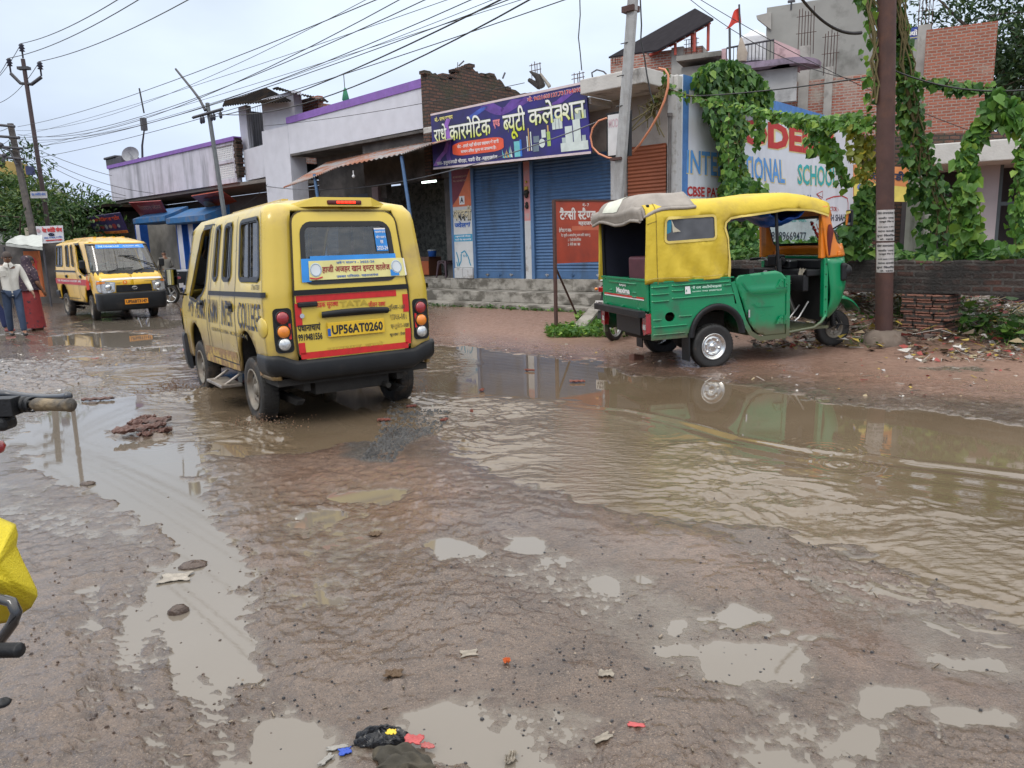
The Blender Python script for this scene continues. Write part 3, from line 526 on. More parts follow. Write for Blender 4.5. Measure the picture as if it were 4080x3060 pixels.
def wheel(parent,cx,cy,cz,r,wd,side,rimm,name='wheel',rr=0.62,style='van',steer=0):
 ax=Vector((side*math.cos(R(steer)),math.sin(R(steer))*side,0));c=Vector((cx,cy,cz))
 w=MB();h=wd/2;pr=[(r*rr,-h*0.9),(r*0.80,-h),(r*0.93,-h*0.96),(r*0.985,-h*0.75),(r,-h*0.4),(r,h*0.4),(r*0.985,h*0.75),(r*0.93,h*0.96),(r*0.86,h),(r*0.78,h*0.98),(r*rr,h*0.85)]
 w.lathe(pr,c,ax,40)
 a=ax.cross(Vector((0,0,1))).normalized();b=Vector((0,0,1))
 for k in range(44):
  t0=2*math.pi*k/44;t1=t0+0.085
  for s0,s1 in((-0.8,-0.1),(0.1,0.8)):
   ps=[c+ax*(h*s)+(a*math.cos(t+(.05 if s0>0 else 0))+b*math.sin(t+(.05 if s0>0 else 0)))*(r*(1.012 if abs(s)<0.5 else 1.0))for t in(t0,t1)for s in(s0,s1)]
   qs=[c+(p-c)*0.985 for p in ps];w.add(ps+qs,[(0,1,3,2),(0,2,6,4),(1,5,7,3),(0,4,5,1),(2,3,7,6)])
 o=part(name,w,rubber if style=='van' else MC.get('tyre_black',rubber),parent)
 q=MB();rad=r*rr
 if style=='van':
  q.lathe([(rad*1.02,h*0.86),(rad*1.04,h*0.98),(rad*0.97,h*1.0),(rad*0.93,h*0.86),(rad*0.86,h*0.45),(rad*0.80,h*0.38),(rad*0.66,h*0.55),(rad*0.50,h*0.60),(rad*0.46,h*0.40),(rad*0.30,h*0.38),(rad*0.27,h*0.72),(rad*0.16,h*0.80),(0.001,h*0.80)],c,ax,32)
  for k in range(8):
   t=2*math.pi*k/8;p=c+(a*math.cos(t)+b*math.sin(t))*rad*0.73;q.cyl(p+ax*h*0.44,p+ax*h*0.50,0.017,0.017,8,1)
  for k in range(5):
   t=2*math.pi*k/5;p=c+(a*math.cos(t)+b*math.sin(t))*rad*0.38;q.cyl(p+ax*h*0.36,p+ax*h*0.55,0.010,0.010,6,0)
 else:
  q.lathe([(rad*1.04,h*0.86),(rad*1.06,h*1.02),(rad*1.0,h*1.04),(rad*0.95,h*0.9),(rad*0.90,h*0.86),(rad*0.86,h*0.6),(rad*0.80,h*0.5),(rad*0.74,h*0.62),(rad*0.66,h*0.66),(rad*0.56,h*0.45),(rad*0.44,h*0.40),(rad*0.28,h*0.48),(rad*0.20,h*0.52),(rad*0.19,h*0.78),(rad*0.10,h*0.85),(0.001,h*0.85)],c,ax,36)
  for k in range(6):
   t=2*math.pi*k/6+0.3;p=c+(a*math.cos(t)+b*math.sin(t))*rad*0.60;d=(a*math.cos(t)+b*math.sin(t));q.ball(p+ax*h*0.48,rad*0.14,10,0,sc=(1,1,1))
  for k in range(4):
   t=2*math.pi*k/4+0.5;p=c+(a*math.cos(t)+b*math.sin(t))*rad*0.36;q.cyl(p+ax*h*0.4,p+ax*h*0.62,0.012,0.010,6,2)
 r_=part('rim',q,[rimm,blackp,chrome],o)
 return o
def _lerp(z,tab):
 if z<=tab[0][0]:return tab[0][1]
 for(a,x),(b,y)in zip(tab,tab[1:]):
  if z<=b:return x+(y-x)*(z-a)/(b-a)
 return tab[-1][1]
_W=[(.30,.725),(.45,.745),(.80,.765),(1.15,.76),(1.30,.742),(1.80,.690),(1.86,.672),(1.905,.635),(1.935,.57),(1.955,.46)]
_Y0=[(.30,.02),(.45,.0),(1.2,.0),(1.30,.012),(1.76,.06),(1.85,.085),(1.895,.125),(1.93,.18),(1.955,.30)]
_Y1=[(.30,3.62),(.5,3.66),(.95,3.655),(1.02,3.60),(1.10,3.47),(1.16,3.42),(1.80,2.98),(1.86,2.87),(1.905,2.75),(1.935,2.6),(1.955,2.45)]
VL_=3.66
def vs(t,z,o=0.0):
 s=1 if t>=0 else-1;t=abs(t);w=_lerp(z,_W)+o;y0=_lerp(z,_Y0)-o;y1=_lerp(z,_Y1)+o;r0=0.09;r1=0.20
 hw=0.76
 a0=hw-r0;b0=a0+r0*1.57;b1=b0+(VL_-r0-r1);c1=b1+r1*1.57;c2=c1+hw-r1
 if t<=a0:return Vector((s*t*(w-r0)/a0,y0,z))
 if t<=b0:a=(t-a0)/(r0*1.57)*math.pi/2;return Vector((s*(w-r0+r0*math.sin(a)),y0+r0-r0*math.cos(a),z))
 if t<=b1:return Vector((s*w,y0+r0+(t-b0)/(b1-b0)*(y1-y0-r0-r1),z))
 if t<=c1:a=(t-b1)/(r1*1.57)*math.pi/2;return Vector((s*(w-r1+r1*math.cos(a)),y1-r1+r1*math.sin(a),z))
 q=min(1,(t-c1)/(hw-r1));bow=0.05*(1-(1-q)**2)if True else 0
 return Vector((s*(w-r1)*(1-q),y1+bow,z))
def ty(y):return 0.76-0.09+0.09*1.57+(y-0.09)
TE=0.67+0.141+(VL_-0.29)+0.314+0.56
def shell_ribbon(mb,path,wd,off=0.004,m=0,closed=False,step=0.05):return ribbon(mb,path,wd,vs,off,m,step,closed)
def make_van(kind,base_m,label,group):
 near=kind=='near';Y=yellow if near else orange_y
 V=thing('school_van',label,'van',base_m,(0,0,0),group)
 def side_holes(s):
  hs=[]
  for y0,y1 in((.17,.87),(1.24,1.56),(1.80,1.99)):
   hs.append([(s*x,z)for x,z in rrect(ty(y0),ty(y1),1.30,1.80,0.06,3)])
  hs.append([(s*x,z)for x,z in[(ty(2.34),1.82),(ty(2.34),1.22),(ty(2.46),1.14),(ty(2.75),1.06),(ty(3.12),1.10),(ty(3.10),1.14),(ty(2.98),1.5),(ty(2.85),1.76),(ty(2.78),1.82)]])
  return hs
 def arch(s,yc,r,zc):return[(s*ty(yc+r*math.cos(a)),zc+r*math.sin(a))for a in[math.pi*k/10 for k in range(11)]]
 mb=MB()
 for s in(-1,1):
  bot=[]
  o=[(s*0.53,0.60),(s*0.53,1.86),(0.0,1.86),(0.0,1.955),(s*TE,1.955),(s*TE,1.80),(s*(ty(3.40)),1.80),(s*ty(3.40),1.165),(s*TE,1.165),(s*TE,0.40),(s*ty(3.2),0.40)]
  o+=[(s*ty(3.14),0.42)]+[p for p in arch(s,2.84,0.32,0.50)]+[(s*ty(2.5),0.42),(s*ty(1.06),0.44)]
  o+=arch(s,0.70,0.33,0.52)+[(s*ty(0.34),0.46),(s*0.70,0.46),(s*0.70,0.60)]
  panel(mb,o,side_holes(s),vs,0.07 if near else 0.10)
 n=60;ring=[]
 for k in range(n+1):
  t=-TE+2*TE*k/n;ring.append(vs(t,1.955))
 rings=[]
 for q in(1.0,0.85,0.6,0.3,0.02):
  rings.append([Vector((p.x*q,1.35+(p.y-1.35)*q,1.955+0.04*(1-q**2)))for p in ring[:-1]])
 mb.loft(rings,0,True,False)
 for k in range(4):
  x=-0.33+0.22*k;mb.box(x-0.03,x+0.03,0.6,2.3,1.95,1.992)
 body=part('body',mb,Y if not near else yellow_mud_shade,V)
 so_=body.modifiers.new('thick','SOLIDIFY');so_.thickness=0.03;so_.offset=-1
 u=MB();u.box(-0.70,0.70,0.05,3.5,0.40,0.46);u.box(-0.35,0.35,0.15,3.2,0.28,0.40);u.cyl((-0.62,0.70,0.31),(0.62,0.70,0.31),0.045,n=10);u.ball((0.0,0.70,0.31),0.12,12);u.cyl((-0.6,2.84,0.31),(0.6,2.84,0.31),0.04,n=8)
 for s in(-1,1):
  for k in range(5):u.box(s*0.48-0.03,s*0.48+0.03,0.15+0.02*k,1.25-0.02*k,0.24-0.012*k,0.25-0.012*k)
  u.box(s*0.44-0.03,s*0.44+0.03,0.1,3.4,0.33,0.41)
 u.cyl((0.30,0.25,0.30),(0.30,0.05,0.29),0.025,n=8);u.cyl((0.25,1.2,0.32),(0.25,0.5,0.32),0.07,n=10)
 part('underbody',u,darkmetal,V)
 for s in(-1,1):
  for yc,r in((0.70,0.35),(2.84,0.34)):
   wl=MB()
   pts=[(yc+r*math.cos(math.pi*k/12),0.50+r*math.sin(math.pi*k/12))for k in range(13)]
   wl.grid(lambda a,b:Vector((s*(0.45+0.28*b),pts[int(round(a*12))][0],pts[int(round(a*12))][1])),12,1)
   part('wheel_well',wl,darkmetal,V)
 it=MB()
 for yy in(0.35,1.25,2.25):
  it.box(-0.58,0.58,yy,yy+0.42,0.46,0.80);it.box(-0.58,0.58,yy-0.08,yy+0.06,0.80,1.32)
 it.box(-0.62,0.62,3.05,3.35,0.46,1.10)
 part('seat',it,seatm,V,bevel=0.03)
 lin=MB();lin.grid(lambda a,b:Vector((-0.62+1.24*a,0.15+2.7*b,1.86)),2,4);part('headlining',lin,mat('headlining_grey',(0.25,0.24,0.21),0.9),V)
 sw=MB();c=Vector((0.34,2.95,1.12));ax=Vector((0,-0.75,0.66));a=Vector((1,0,0));b2=ax.cross(a)
 sw.tube([c+a*0.18*math.cos(2*math.pi*k/20)+b2*0.18*math.sin(2*math.pi*k/20)for k in range(21)],0.013,6);sw.cyl(c,c-ax*0.2,0.02,n=6);sw.tube([c-a*0.18,c,c+a*0.18],0.012,5)
 part('steering_wheel',sw,blackp,V)
 for s in(-1,1):
  for i,(y0,y1)in enumerate(((.17,.87),(1.24,1.56),(1.80,1.99))):
   g_=MB();o2=[(s*x,z)for x,z in rrect(ty(y0),ty(y1),1.30,1.80,0.06,4)];shell_ribbon(g_,o2,0.045,0.004,0,True);shell_ribbon(g_,o2,0.022,0.012,0,True)
   if y1-y0>0.3:xm=(y0+y1)/2;g_.tube([vs(s*ty(xm),1.31),vs(s*ty(xm),1.79)],0.010,4);
   w_=part('window',g_,rubber_clean,V)
   p_=MB();y0g,y1g=(y0,y1)if not(near and y1-y0>0.3 and s<0)else(y0,y0+(y1-y0)*0.99)
   panel(p_,[(s*x,z)for x,z in rrect(ty(y0g),ty(y1g),1.30,1.80,0.05,3)],[],lambda t,z:vs(t,z,-0.012),0.15);part('pane',p_,vglass,w_)
  d_=MB();y3=[(ty(2.20),1.84),(ty(2.16),1.0),(ty(2.20),0.60),(ty(2.44),0.48)]
  shell_ribbon(d_,[(s*x,z)for x,z in y3],0.014,0.003);shell_ribbon(d_,[(s*x,z)for x,z in[(ty(2.20),1.84),(ty(2.84),1.85)]],0.014,0.003)
  shell_ribbon(d_,[(s*x,z)for x,z in[(ty(1.02),1.86),(ty(1.02),0.56),(ty(1.06),0.50),(ty(2.08),0.50),(ty(2.08),1.84)]],0.013,0.003)
  shell_ribbon(d_,[(s*x,z)for x,z in[(ty(1.62),1.86),(ty(1.62),0.62)]],0.007,0.003)
  shell_ribbon(d_,[(s*x,z)for x,z in[(ty(.09),1.86),(ty(.09),0.5)]],0.006,0.003)
  part('door_seam',d_,blackp,V)
  e_=MB();dw=[(s*x,z)for x,z in[(ty(2.34),1.82),(ty(2.34),1.22),(ty(2.46),1.14),(ty(2.75),1.06),(ty(3.12),1.10),(ty(3.10),1.14),(ty(2.98),1.5),(ty(2.85),1.76),(ty(2.78),1.82)]]
  shell_ribbon(e_,dw,0.03,0.004,0,True);part('door_window_frame',e_,rubber_clean,V)
  bl=MB();shell_ribbon(bl,[(s*0.745,1.175),(s*ty(2.10),1.165)],0.042,0.012);part('belt_moulding',bl,blackp,V)
  for yy in(1.08,2.28):
   hd=MB();hd.box(s*0.775,s*0.80,yy,yy+0.11,1.03,1.06);hd.box(s*0.76,s*0.775,yy-0.015,yy+0.12,1.00,1.08)
   part('door_handle',hd,blackp,V,bevel=0.006)
  rp=MB()
  mr_=MB();mp_=Vector((s*0.90,3.10,1.33));mr_.box(mp_.x-0.065,mp_.x+0.065,mp_.y-0.02,mp_.y+0.05,mp_.z-0.10,mp_.z+0.10);mi=part('side_mirror',mr_,blackp,V,bevel=0.03)
  mg_=MB();mg_.grid(lambda a,b:Vector((mp_.x-0.052+0.104*a,mp_.y-0.023,mp_.z-0.085+0.17*b)),1,1);part('mirror_glass',mg_,mirrorm,mi)
  st_=MB();st_.tube([Vector((s*0.74,3.12,1.12)),Vector((s*0.84,3.10,1.14)),mp_],0.013,6);part('mirror_arm',st_,blackp,mi)
  if not near:fl=MB();
 for s in(-1,1):
  wheel(V,s*0.665,0.70,0.305,0.30,0.16,s,rim_dirty if near else rim_dirty);wheel(V,s*0.665,2.84,0.305,0.30,0.16,s,rim_dirty,steer=0 if near else-8)
 if near:
  sp_=MB();sp_.box(-0.90,-0.70,1.22,1.85,0.27,0.30);sp_.tube([(-0.70,1.3,.38),(-0.85,1.3,.29)],0.015,6);sp_.tube([(-0.70,1.75,.38),(-0.85,1.75,.29)],0.015,6)
  part('side_step',sp_,mat('worn_step_metal',(0.32,0.29,0.26),0.4,0.2,9,metal=0.6,stain=(0.1,0.07,0.05),sscale=7),V,bevel=0.008)
 bm_=MB();prof=[(0.0,.665),(.022,.675),(.034,.64),(.034,.55),(.022,.52),(.0,.49),(-.02,.49),(-.02,.665)]
 def bump(t,k):d,z=prof[k];p=vs(t,max(0.46,min(z,.66)),d);p.z=z-.06*min(1,max(0,(.66-abs(t))/.12));return p
 ts=[-ty(.33)+2*ty(.33)*i/40 for i in range(41)];bm_.loft([[bump(t,k)for k in range(len(prof))]for t in ts],0,True,True);part('rear_bumper',bm_,blackp,V)
 tg=MB();panel(tg,rrect(-.52,.52,.60,1.85,.10,4),[rrect(-.42,.42,1.26,1.74,.08,4)],lambda t,z:vs(t,z,0.006),0.09,0);tgo=part('tailgate',tg,yellow,V)
 sm_=MB();ribbon(sm_,rrect(-.52,.52,.60,1.85,.10,4),0.016,vs,0.0075,0,0.05,True);part('tailgate_seam',sm_,mat('gate_seam_dark',(0.05,0.035,0.01),0.8),tgo)  # dark line along the joint round the tailgate
 wr_=MB();ribbon(wr_,rrect(-.42,.42,1.26,1.74,.08,4),0.045,vs,0.012,0,0.05,True);rw_=part('rear_window',wr_,rubber_clean,tgo)
 pn_=MB();panel(pn_,rrect(-.42,.42,1.26,1.74,.08,4),[],lambda t,z:vs(t,z,0.003),0.2);part('pane',pn_,vglass,rw_)
 be=MB();ribbon(be,[(-.515,1.178),(.515,1.178)],0.044,vs,0.018);part('belt_moulding',be,blackp,tgo)
 hb=MB();hb.grid(lambda a,b:vs(-.29+.58*a,.965+.055*b-0.012*(2*a-1)**2,.03+0.02*math.sin(math.pi*b)),16,4);hb.box(-.29,.29,-.03,.0,.955,1.0);part('gate_handle',hb,blackp,tgo,bevel=0.01)
 hn=MB();hn.box(-.50,-.33,-.035,.0,1.055,1.10);part('gate_latch',hn,blackp,tgo,bevel=0.012);lk=MB();lk.cyl((-.47,-.004,.985),(-.47,-.02,.985),.02,n=14);part('lock',lk,chrome,tgo)
 pl_=MB();pl_.box(-.26,.265,-.028,-.018,.785,.91);plo=part('number_plate',pl_,mat('plate_yellow',(.72,.47,.03),.4),tgo,bevel=0.004)
 for s in(-1,1):
  tl=MB();panel(tl,[(s*x,z)for x,z in rrect(.545,.70,.69,1.06,.035,4)],[],lambda t,z:vs(t,z,.012),0.04);tlo=part('tail_lamp',tl,blackp,V)
  for z,mt_,nm in((.98,redlens,'brake_lens'),(.865,amber,'indicator_lens'),(.76,clearlens,'reversing_lens')):
   ln=MB();c_=vs(s*.622,z,.012);ln.lathe([(.052,.0),(.052,.012),(.045,.022),(.02,.03),(.001,.031)],c_,(0.0,-1,0),20);part(nm,ln,mt_,tlo)
   rg=MB();rg.lathe([(.062,.0),(.062,.010),(.053,.012),(.053,0)],c_,(0,-1,0),20);part('lamp_ring',rg,rubber_clean,tlo)
  rf=MB();patch(rf,s*.556,.80,s*.575,.93,vs,.016);part('reflector',rf,redp,tlo)
 spo=MB()
 for xs in((-.42,-.25),(-.25,.25),(.25,.42)):
  zz=[1.962 if abs(x)<.3 else 1.915 for x in xs];yy=[.035 if abs(x)<.3 else .15 for x in xs]
  spo.add([(xs[0],yy[0],1.885),(xs[1],yy[1],1.885),(xs[1],yy[1]+.01,zz[1]),(xs[0],yy[0]+.01,zz[0]),(xs[0],.6,1.975),(xs[1],.6,1.975),(xs[0],.2,1.885),(xs[1],.2,1.885)],[(0,1,2,3),(3,2,5,4),(0,6,7,1)])
 spp=part('roof_spoiler',spo,Y,V);lb=MB();lb.box(-.155,.155,.025,.08,1.898,1.938);lo=part('lamp_housing',lb,mat('dark_red_housing',(.08,.005,.005),.3),spp,bevel=.012)
 if near:ll=MB();
 for k in range(5):
  ll=MB();ll.box(-.075+.035*k,-.05+.035*k+.006,.020,.028,1.909,1.929)
  if near:part('lamp_segment',ll,lit_red,spp,bevel=.003)
 f=lambda q:TE-q
 for s in(-1,1):
  hl=MB();panel(hl,[(s*f(.42),.70),(s*f(.40),.90),(s*f(.60),.93),(s*f(.80),.95),(s*f(.84),.80),(s*f(.80),.70),(s*f(.60),.66)][::1],[],lambda t,z:vs(t,z,.012),.06);ho=part('headlight',hl,clearlens,V)
  al=MB();panel(al,[(s*f(.60),.89),(s*f(.60),.93),(s*f(.80),.95),(s*f(.83),.86)],[],lambda t,z:vs(t,z,.018),.06);part('indicator_lens',al,amber,ho)
  bz=MB();shell_ribbon(bz,[(s*f(.42),.70),(s*f(.40),.90),(s*f(.60),.93),(s*f(.80),.95),(s*f(.84),.80),(s*f(.80),.70),(s*f(.60),.66)],.016,.02,0,True);part('lamp_ring',bz,chrome,ho)
  mb_=MB();c_=vs(s*f(.55),.79,.0);mb_.lathe([(.07,0),(.065,.025),(.02,.03),(.001,.031)],c_,(0,1,0),16);part('lamp_bulb',mb_,chrome,ho)
 gr=MB();panel(gr,[(-TE,.67),(-TE,.83),(-f(.38),.84),(-f(.40),.67)],[],lambda t,z:vs(t,z,.014),.1);panel(gr,[(TE,.67),(TE,.83),(f(.38),.84),(f(.40),.67)],[],lambda t,z:vs(t,z,.014),.1)
 for z in(.70,.75,.80):shell_ribbon(gr,[(-f(.38),z),(-TE,z)],.012,.03);shell_ribbon(gr,[(f(.38),z),(TE,z)],.012,.03)
 gro=part('grille',gr,blackp,V)
 em=MB();c_=vs(TE,.76,.03);em.tube([c_+Vector((.055*math.cos(2*math.pi*k/18),0,.035*math.sin(2*math.pi*k/18)))for k in range(19)],.006,5);em.tube([c_+Vector((-.035,0,.016)),c_+Vector((0,0,.022)),c_+Vector((.035,0,.016))],.005,4);em.tube([c_+Vector((0,0,.022)),c_+Vector((0,0,-.026))],.005,4);part('emblem',em,chrome,gro)
 fb=MB();prof2=[(0.0,.66),(.02,.665),(.035,.62),(.04,.42),(.03,.30),(.01,.24),(-.02,.24),(-.02,.66)]
 def bump2(t,k):d,z=prof2[k];p=vs(t,max(.45,z),d);p.z=z;return p
 qs=[ty(3.36)+(TE-ty(3.36))*i/16 for i in range(17)]
 for s in(-1,1):fb.loft([[bump2(s*t,k)for k in range(len(prof2))]for t in qs],0,True,True)
 part('front_bumper',fb,blackp,V)
 fp=MB();p_=vs(TE,.45,.05);fp.box(-.26,.26,p_.y,p_.y+.01,.38,.50);fpo=part('number_plate',fp,mat('plate_orange',(.78,.30,.02),.4),V)
 wsf=MB();W0=[(f(.74),1.19),(f(.70),1.79)]
 def wsmap(t,z):return vs(t,z,-.004)
 for s in(-1,1):panel(wsf,[(s*TE,1.165),(s*TE,1.80),(s*(ty(3.42)),1.80),(s*ty(3.42),1.165)],[],wsmap,.12)
 wo=part('windscreen',wsf,vglass,V)
 sf=MB()
 for s in(-1,1):shell_ribbon(sf,[(s*TE,1.165),(s*ty(3.41),1.165),(s*ty(3.41),1.80),(s*TE,1.80)],.035,.006)
 part('windscreen_seal',sf,rubber_clean,wo)
 lo_=MB()
 for s in(-1,1):patch(lo_,s*TE,1.07,s*ty(3.50),1.165,vs,.006)
 part('cowl_panel',lo_,blackp,V)
 wp=MB();fm=lambda x,z:vs((TE-abs(x))*(1 if x>=0 else-1),z,.03)
 wp.tube([fm(.45,1.15),fm(.2,1.22),fm(-.1,1.23)],.010,5);part('wiper',wp,blackp,wo);wp=MB();wp.tube([fm(-.1,1.15),fm(-.4,1.22),fm(-.62,1.24)],.010,5)
 part('wiper',wp,blackp,wo)
 if not near:w2=MB();w2.tube([fm(-.62,1.28),fm(-.2,1.45),fm(.0,1.52)],.012,5);w2.tube([fm(-.25,1.50),fm(.12,1.53)],.009,4);part('wiper',w2,blackp,wo)
 return V,tgo,plo,fpo,wo,gro
Vnear,tgN,plN,_,_,_=make_van('near',rotm(-33.8,(-1.346,6.565,-0.02),-1.1),'yellow school van seen from behind, splashing through the puddle, red roof lamp lit','yellow school vans')
H2=136;fr2=rotm(H2,(0,0,0));wc=gnd(376,1276);P2=Vector(wc)-fr2.to_3x3()@Vector((.72,2.84,0))
Vfar,tgF,plF,fpF,woF,grF=make_van('far',rotm(H2,P2),'orange-yellow school van facing the camera, with a blue strip across the top of its windscreen','yellow school vans')
VO=tgN
def vs2(t,z,o=0):return vs(t,z,o)
rt=MB()
for p in([(-.50,1.125),(.40,1.125)],[(.485,1.11),(.485,.95)],[(.49,.80),(.49,.66)],[(-.50,.648),(.49,.648)],[(-.482,.66),(-.482,.76)],[(-.488,1.09),(-.488,.90)]):ribbon(rt,p,.055,vs,.010)
part('reflective_tape',rt,redp,tgN)
label_part('UP56AT0260',(-.215,.805,.235,.888),vs,blackink,plN,.035,.0295)
ps=MB();ps.add([vs(x,z,.0285)for x,z in((-.25,.795),(-.225,.795),(-.225,.86),(-.25,.86))],[(0,1,2,3)]);part('plate_strip',ps,blueink,plN)
label_part([('सड़क सुरक्षा',(-.34,1.03,-.14,1.085)),('जीवन रक्षा',(.13,1.015,.29,1.07))],None,vs,redink,tgN,.02,.010)
label_part('TATA',(-.13,1.035,.13,1.085),vs,mat('worn_gold',(.45,.33,.04),.5),tgN,.04,.011)
label_part([('प्रधानाचार्य',(-.505,.855,-.31,.92)),('9919481556',(-.505,.775,-.30,.835))],None,vs,blackink,tgN,.03,.011)
label_part([('पुलिस-100',(.315,.965,.475,1.03)),('फायर-101',(.325,.885,.485,.94)),('एम्बुलेंस-108',(.325,.80,.50,.86)),('सुरक्षा सेवा',(.31,.735,.46,.775))],None,vs,faded2,tgN,.015,.011)
label_part('सावधान बच्चे',(-.27,.665,.25,.71),vs,mat('peeling_letters',(.50,.34,.05),.5,stain=(.6,.42,.05),sscale=20),tgN,.0,.010)
bn=MB();patch(bn,-.44,1.262,-.36,1.455,vs,.020,1);patch(bn,-.36,1.42,.44,1.475,vs,.0205,1);patch(bn,-.375,1.275,.50,1.435,vs,.024,0);patch(bn,.50,1.28,.515,1.43,vs,.0245,2);patch(bn,.36,1.28,.44,1.335,vs,.0265,1)
bno=part('college_banner',bn,[mat('banner_cream',(.70,.66,.28),.5),mat('banner_blue',(.03,.25,.68),.5),white],tgN)
label_part('हाजी अजहर खान इण्टर कालेज',(-.26,1.325,.36,1.40),vs,maroonink,bno,.02,.028)
label_part([('प्रवेश प्रारम्भ - 2025-26',(-.13,1.403,.22,1.428)),('उस्का पनियरा- महराजगंज',(-.14,1.283,.24,1.312))],None,vs,blueink,bno,.02,.028)
sl_=MB()
for cx in(-.315,.425):sl_.add([vs(cx+.052*math.cos(2*math.pi*k/20),1.36+.058*math.sin(2*math.pi*k/20),.027)for k in range(20)],[tuple(range(20))]);sl_.tube([vs(cx+.045*math.cos(2*math.pi*k/20),1.36+.05*math.sin(2*math.pi*k/20),.028)for k in range(21)],.003,4,1)
ribbon(sl_,[(-.37,1.295),(-.315,1.285),(-.26,1.298)],.012,vs,.029,2);part('college_seal',sl_,[mat('seal_pale',(.62,.68,.72),.5),mat('seal_grey',(.3,.4,.5),.5),redink],bno)
bs=MB();patch(bs,.27,1.50,.385,1.70,vs,.015,0);patch(bs,.27,1.688,.385,1.70,vs,.0155,1);bso=part('window_sticker',bs,[MC['banner_blue'],white],tgN)
label_part([('महराजगंज इण्टर',(.275,1.655,.38,1.68)),('प्रवेश प्रारम्भ',(.28,1.61,.375,1.638)),('सत्र',(.315,1.565,.345,1.595)),('2023-24',(.275,1.51,.38,1.545))],None,vs,white,bso,.02,.018)
sv=lambda a,b,o=0:vs(-a,b,o)
label_part([('COLLEGE',(-ty(.98),.0,0,0))],None,vs,faded,Vnear)if False else None
def sidetext(parent,items,sgn,mt,bold=.012,off=.006):
 mb=MB()
 for s_,ya,yb,z0,z1 in items:
  text(mb,s_,(ty(ya),z0,ty(yb),z1),(lambda a,b,o=0:vs(sgn*a,b,o)),bold,off)
 return part('lettering',mb,mt,parent)
sidetext(Vnear,[('COLLEGE',.90,.16,.86,1.10),('INTER',1.54,1.12,.86,1.10),('KHAN',2.10,1.72,.86,1.10),('AZHAR',2.72,2.22,.88,1.10),('HAJI',3.10,2.82,.88,1.10)],-1,faded)
sidetext(Vnear,[('USKA PANIYARA - MAHARAJGANJ',1.98,.62,.765,.815),('UP56AT0260',.42,.17,1.215,1.26)],-1,faded2,.01)
for s in(-1,1):
 dirt=MB();ribbon(dirt,[(s*ty(.35),.475),(s*ty(.36),.60)],.07,vs,.003);ribbon(dirt,[(s*ty(1.06),.49),(s*ty(2.46),.47)],.10,vs,.003);ribbon(dirt,[(s*ty(1.10),.575),(s*ty(2.42),.555)],.075,vs,.0035)
 part('mud_splash',dirt,mat('dried_mud',(.27,.17,.09),.85,.25,12,stain=(.45,.32,.10),sscale=9,sth=(.5,.6),bump=.4),Vnear)
fc=MB();fc.lathe([(.085,.0),(.085,.006),(.078,.012),(.001,.014)],vs(-ty(.12),.90,0),(-1,-.2,0),20);part('fuel_cap',fc,yellow_mud_shade,Vnear)
sidetext(Vfar,[('THE  PARAMOUNT ACADEMY, MRJ',.28,2.35,.885,.955)],1,white,.01,.012)
ts_=MB();ribbon(ts_,[(ty(.08),.92),(ty(2.85),.90)],.14,vs,.008);part('red_stripe',ts_,mat('stripe_maroon',(.42,.02,.02),.4),Vfar)
fbl=lambda x,z,o=0:vs((TE-abs(x))*(1 if x>=0 else-1),z,o)
fnt=lambda x,z,o=0:vs((TE-abs(x))*(-1 if x>=0 else 1),z,o)
st=MB()
for s in(-1,1):patch(st,s*TE,1.70,s*(TE-.60),1.79,vs,.006)
sto=part('sun_strip',st,mat('strip_blue',(.04,.26,.80),.4),woF)
label_part([('THE PARAMOUNT',(-.55,1.725,-.04,1.765)),('ACADEMY MRJ.',(.05,1.725,.50,1.765)),('IN FRONT OF BLOCK MAHARAJGANJ',(.08,1.706,.52,1.718))],None,fnt,mat('pale_blue_print',(.55,.75,.95),.4),sto,.02,.009)
label_part([('SCHOOL',(-.33,1.095,-.10,1.145)),('VAN',(.04,1.095,.18,1.145))],None,fnt,mat('poster_red',(.80,.03,.02),.4),Vfar,.045,.010)
label_part('UP56BT3147',(.235,.40,-.235,.48),lambda a,b,o=0:Vector((a,vs(TE,.45,.05).y+.012+o,b)),blackink,fpF,.03,.002)
gs=MB()
for s in(-1,1):ribbon(gs,[(s*TE,.985),(s*(TE-.66),.975)],.045,vs,.006)
part('silver_tape',gs,silver,Vfar)
bdg=MB();c_=[fnt(-.19+.045*math.cos(2*math.pi*k/18),.90+.045*math.sin(2*math.pi*k/18),.012)for k in range(18)];bdg.add(c_,[tuple(range(18))]);bo=part('round_badge',bdg,mat('badge_orange',(.85,.20,.02),.4),Vfar)
label_part('5',(-.21,.875,-.17,.925),fnt,mat('badge_cream',(.85,.75,.35),.4),bo,.03,.015)
label_part([('express',(.24,.895,.44,.915)),('magic',(-.40,.875,-.26,.90))],None,fnt,mat('badge_dark',(.10,.09,.07),.4),Vfar,.02,.008)
vt=MB()
for s in(-1,1):
 for k in range(4):ribbon(vt,[(s*(TE-.50),1.10+.014*k),(s*(TE-.64),1.10+.014*k)],.006,vs,.012)
part('cowl_vent',vt,rubber_clean,Vfar)
sc_=MB();sc_.grid(lambda a,b:Vector((.80+.03*math.sin(a*6)*b,3.0+.02*b-.12*a*(b),1.12-.22*b)),6,6);sc_.grid(lambda a,b:Vector((.81+.02*math.sin(a*6),2.92+.18*a,.92-.20*b+.04*a)),5,5)
solo('red_scarf',sc_,mat('scarf_red',(.55,.06,.04),.8),'red scarf tied to the mirror of the orange-yellow school van','scarf',Vfar.matrix_world)
tyreb=mat('tyre_black',(0.018,0.018,0.018),0.6,0.2,12,stain=(0.12,0.06,0.035),sscale=5,sth=(0.62,0.8),bump=0.3)
RK=rotm(76,(1.424,9.225,-0.024),1.6)
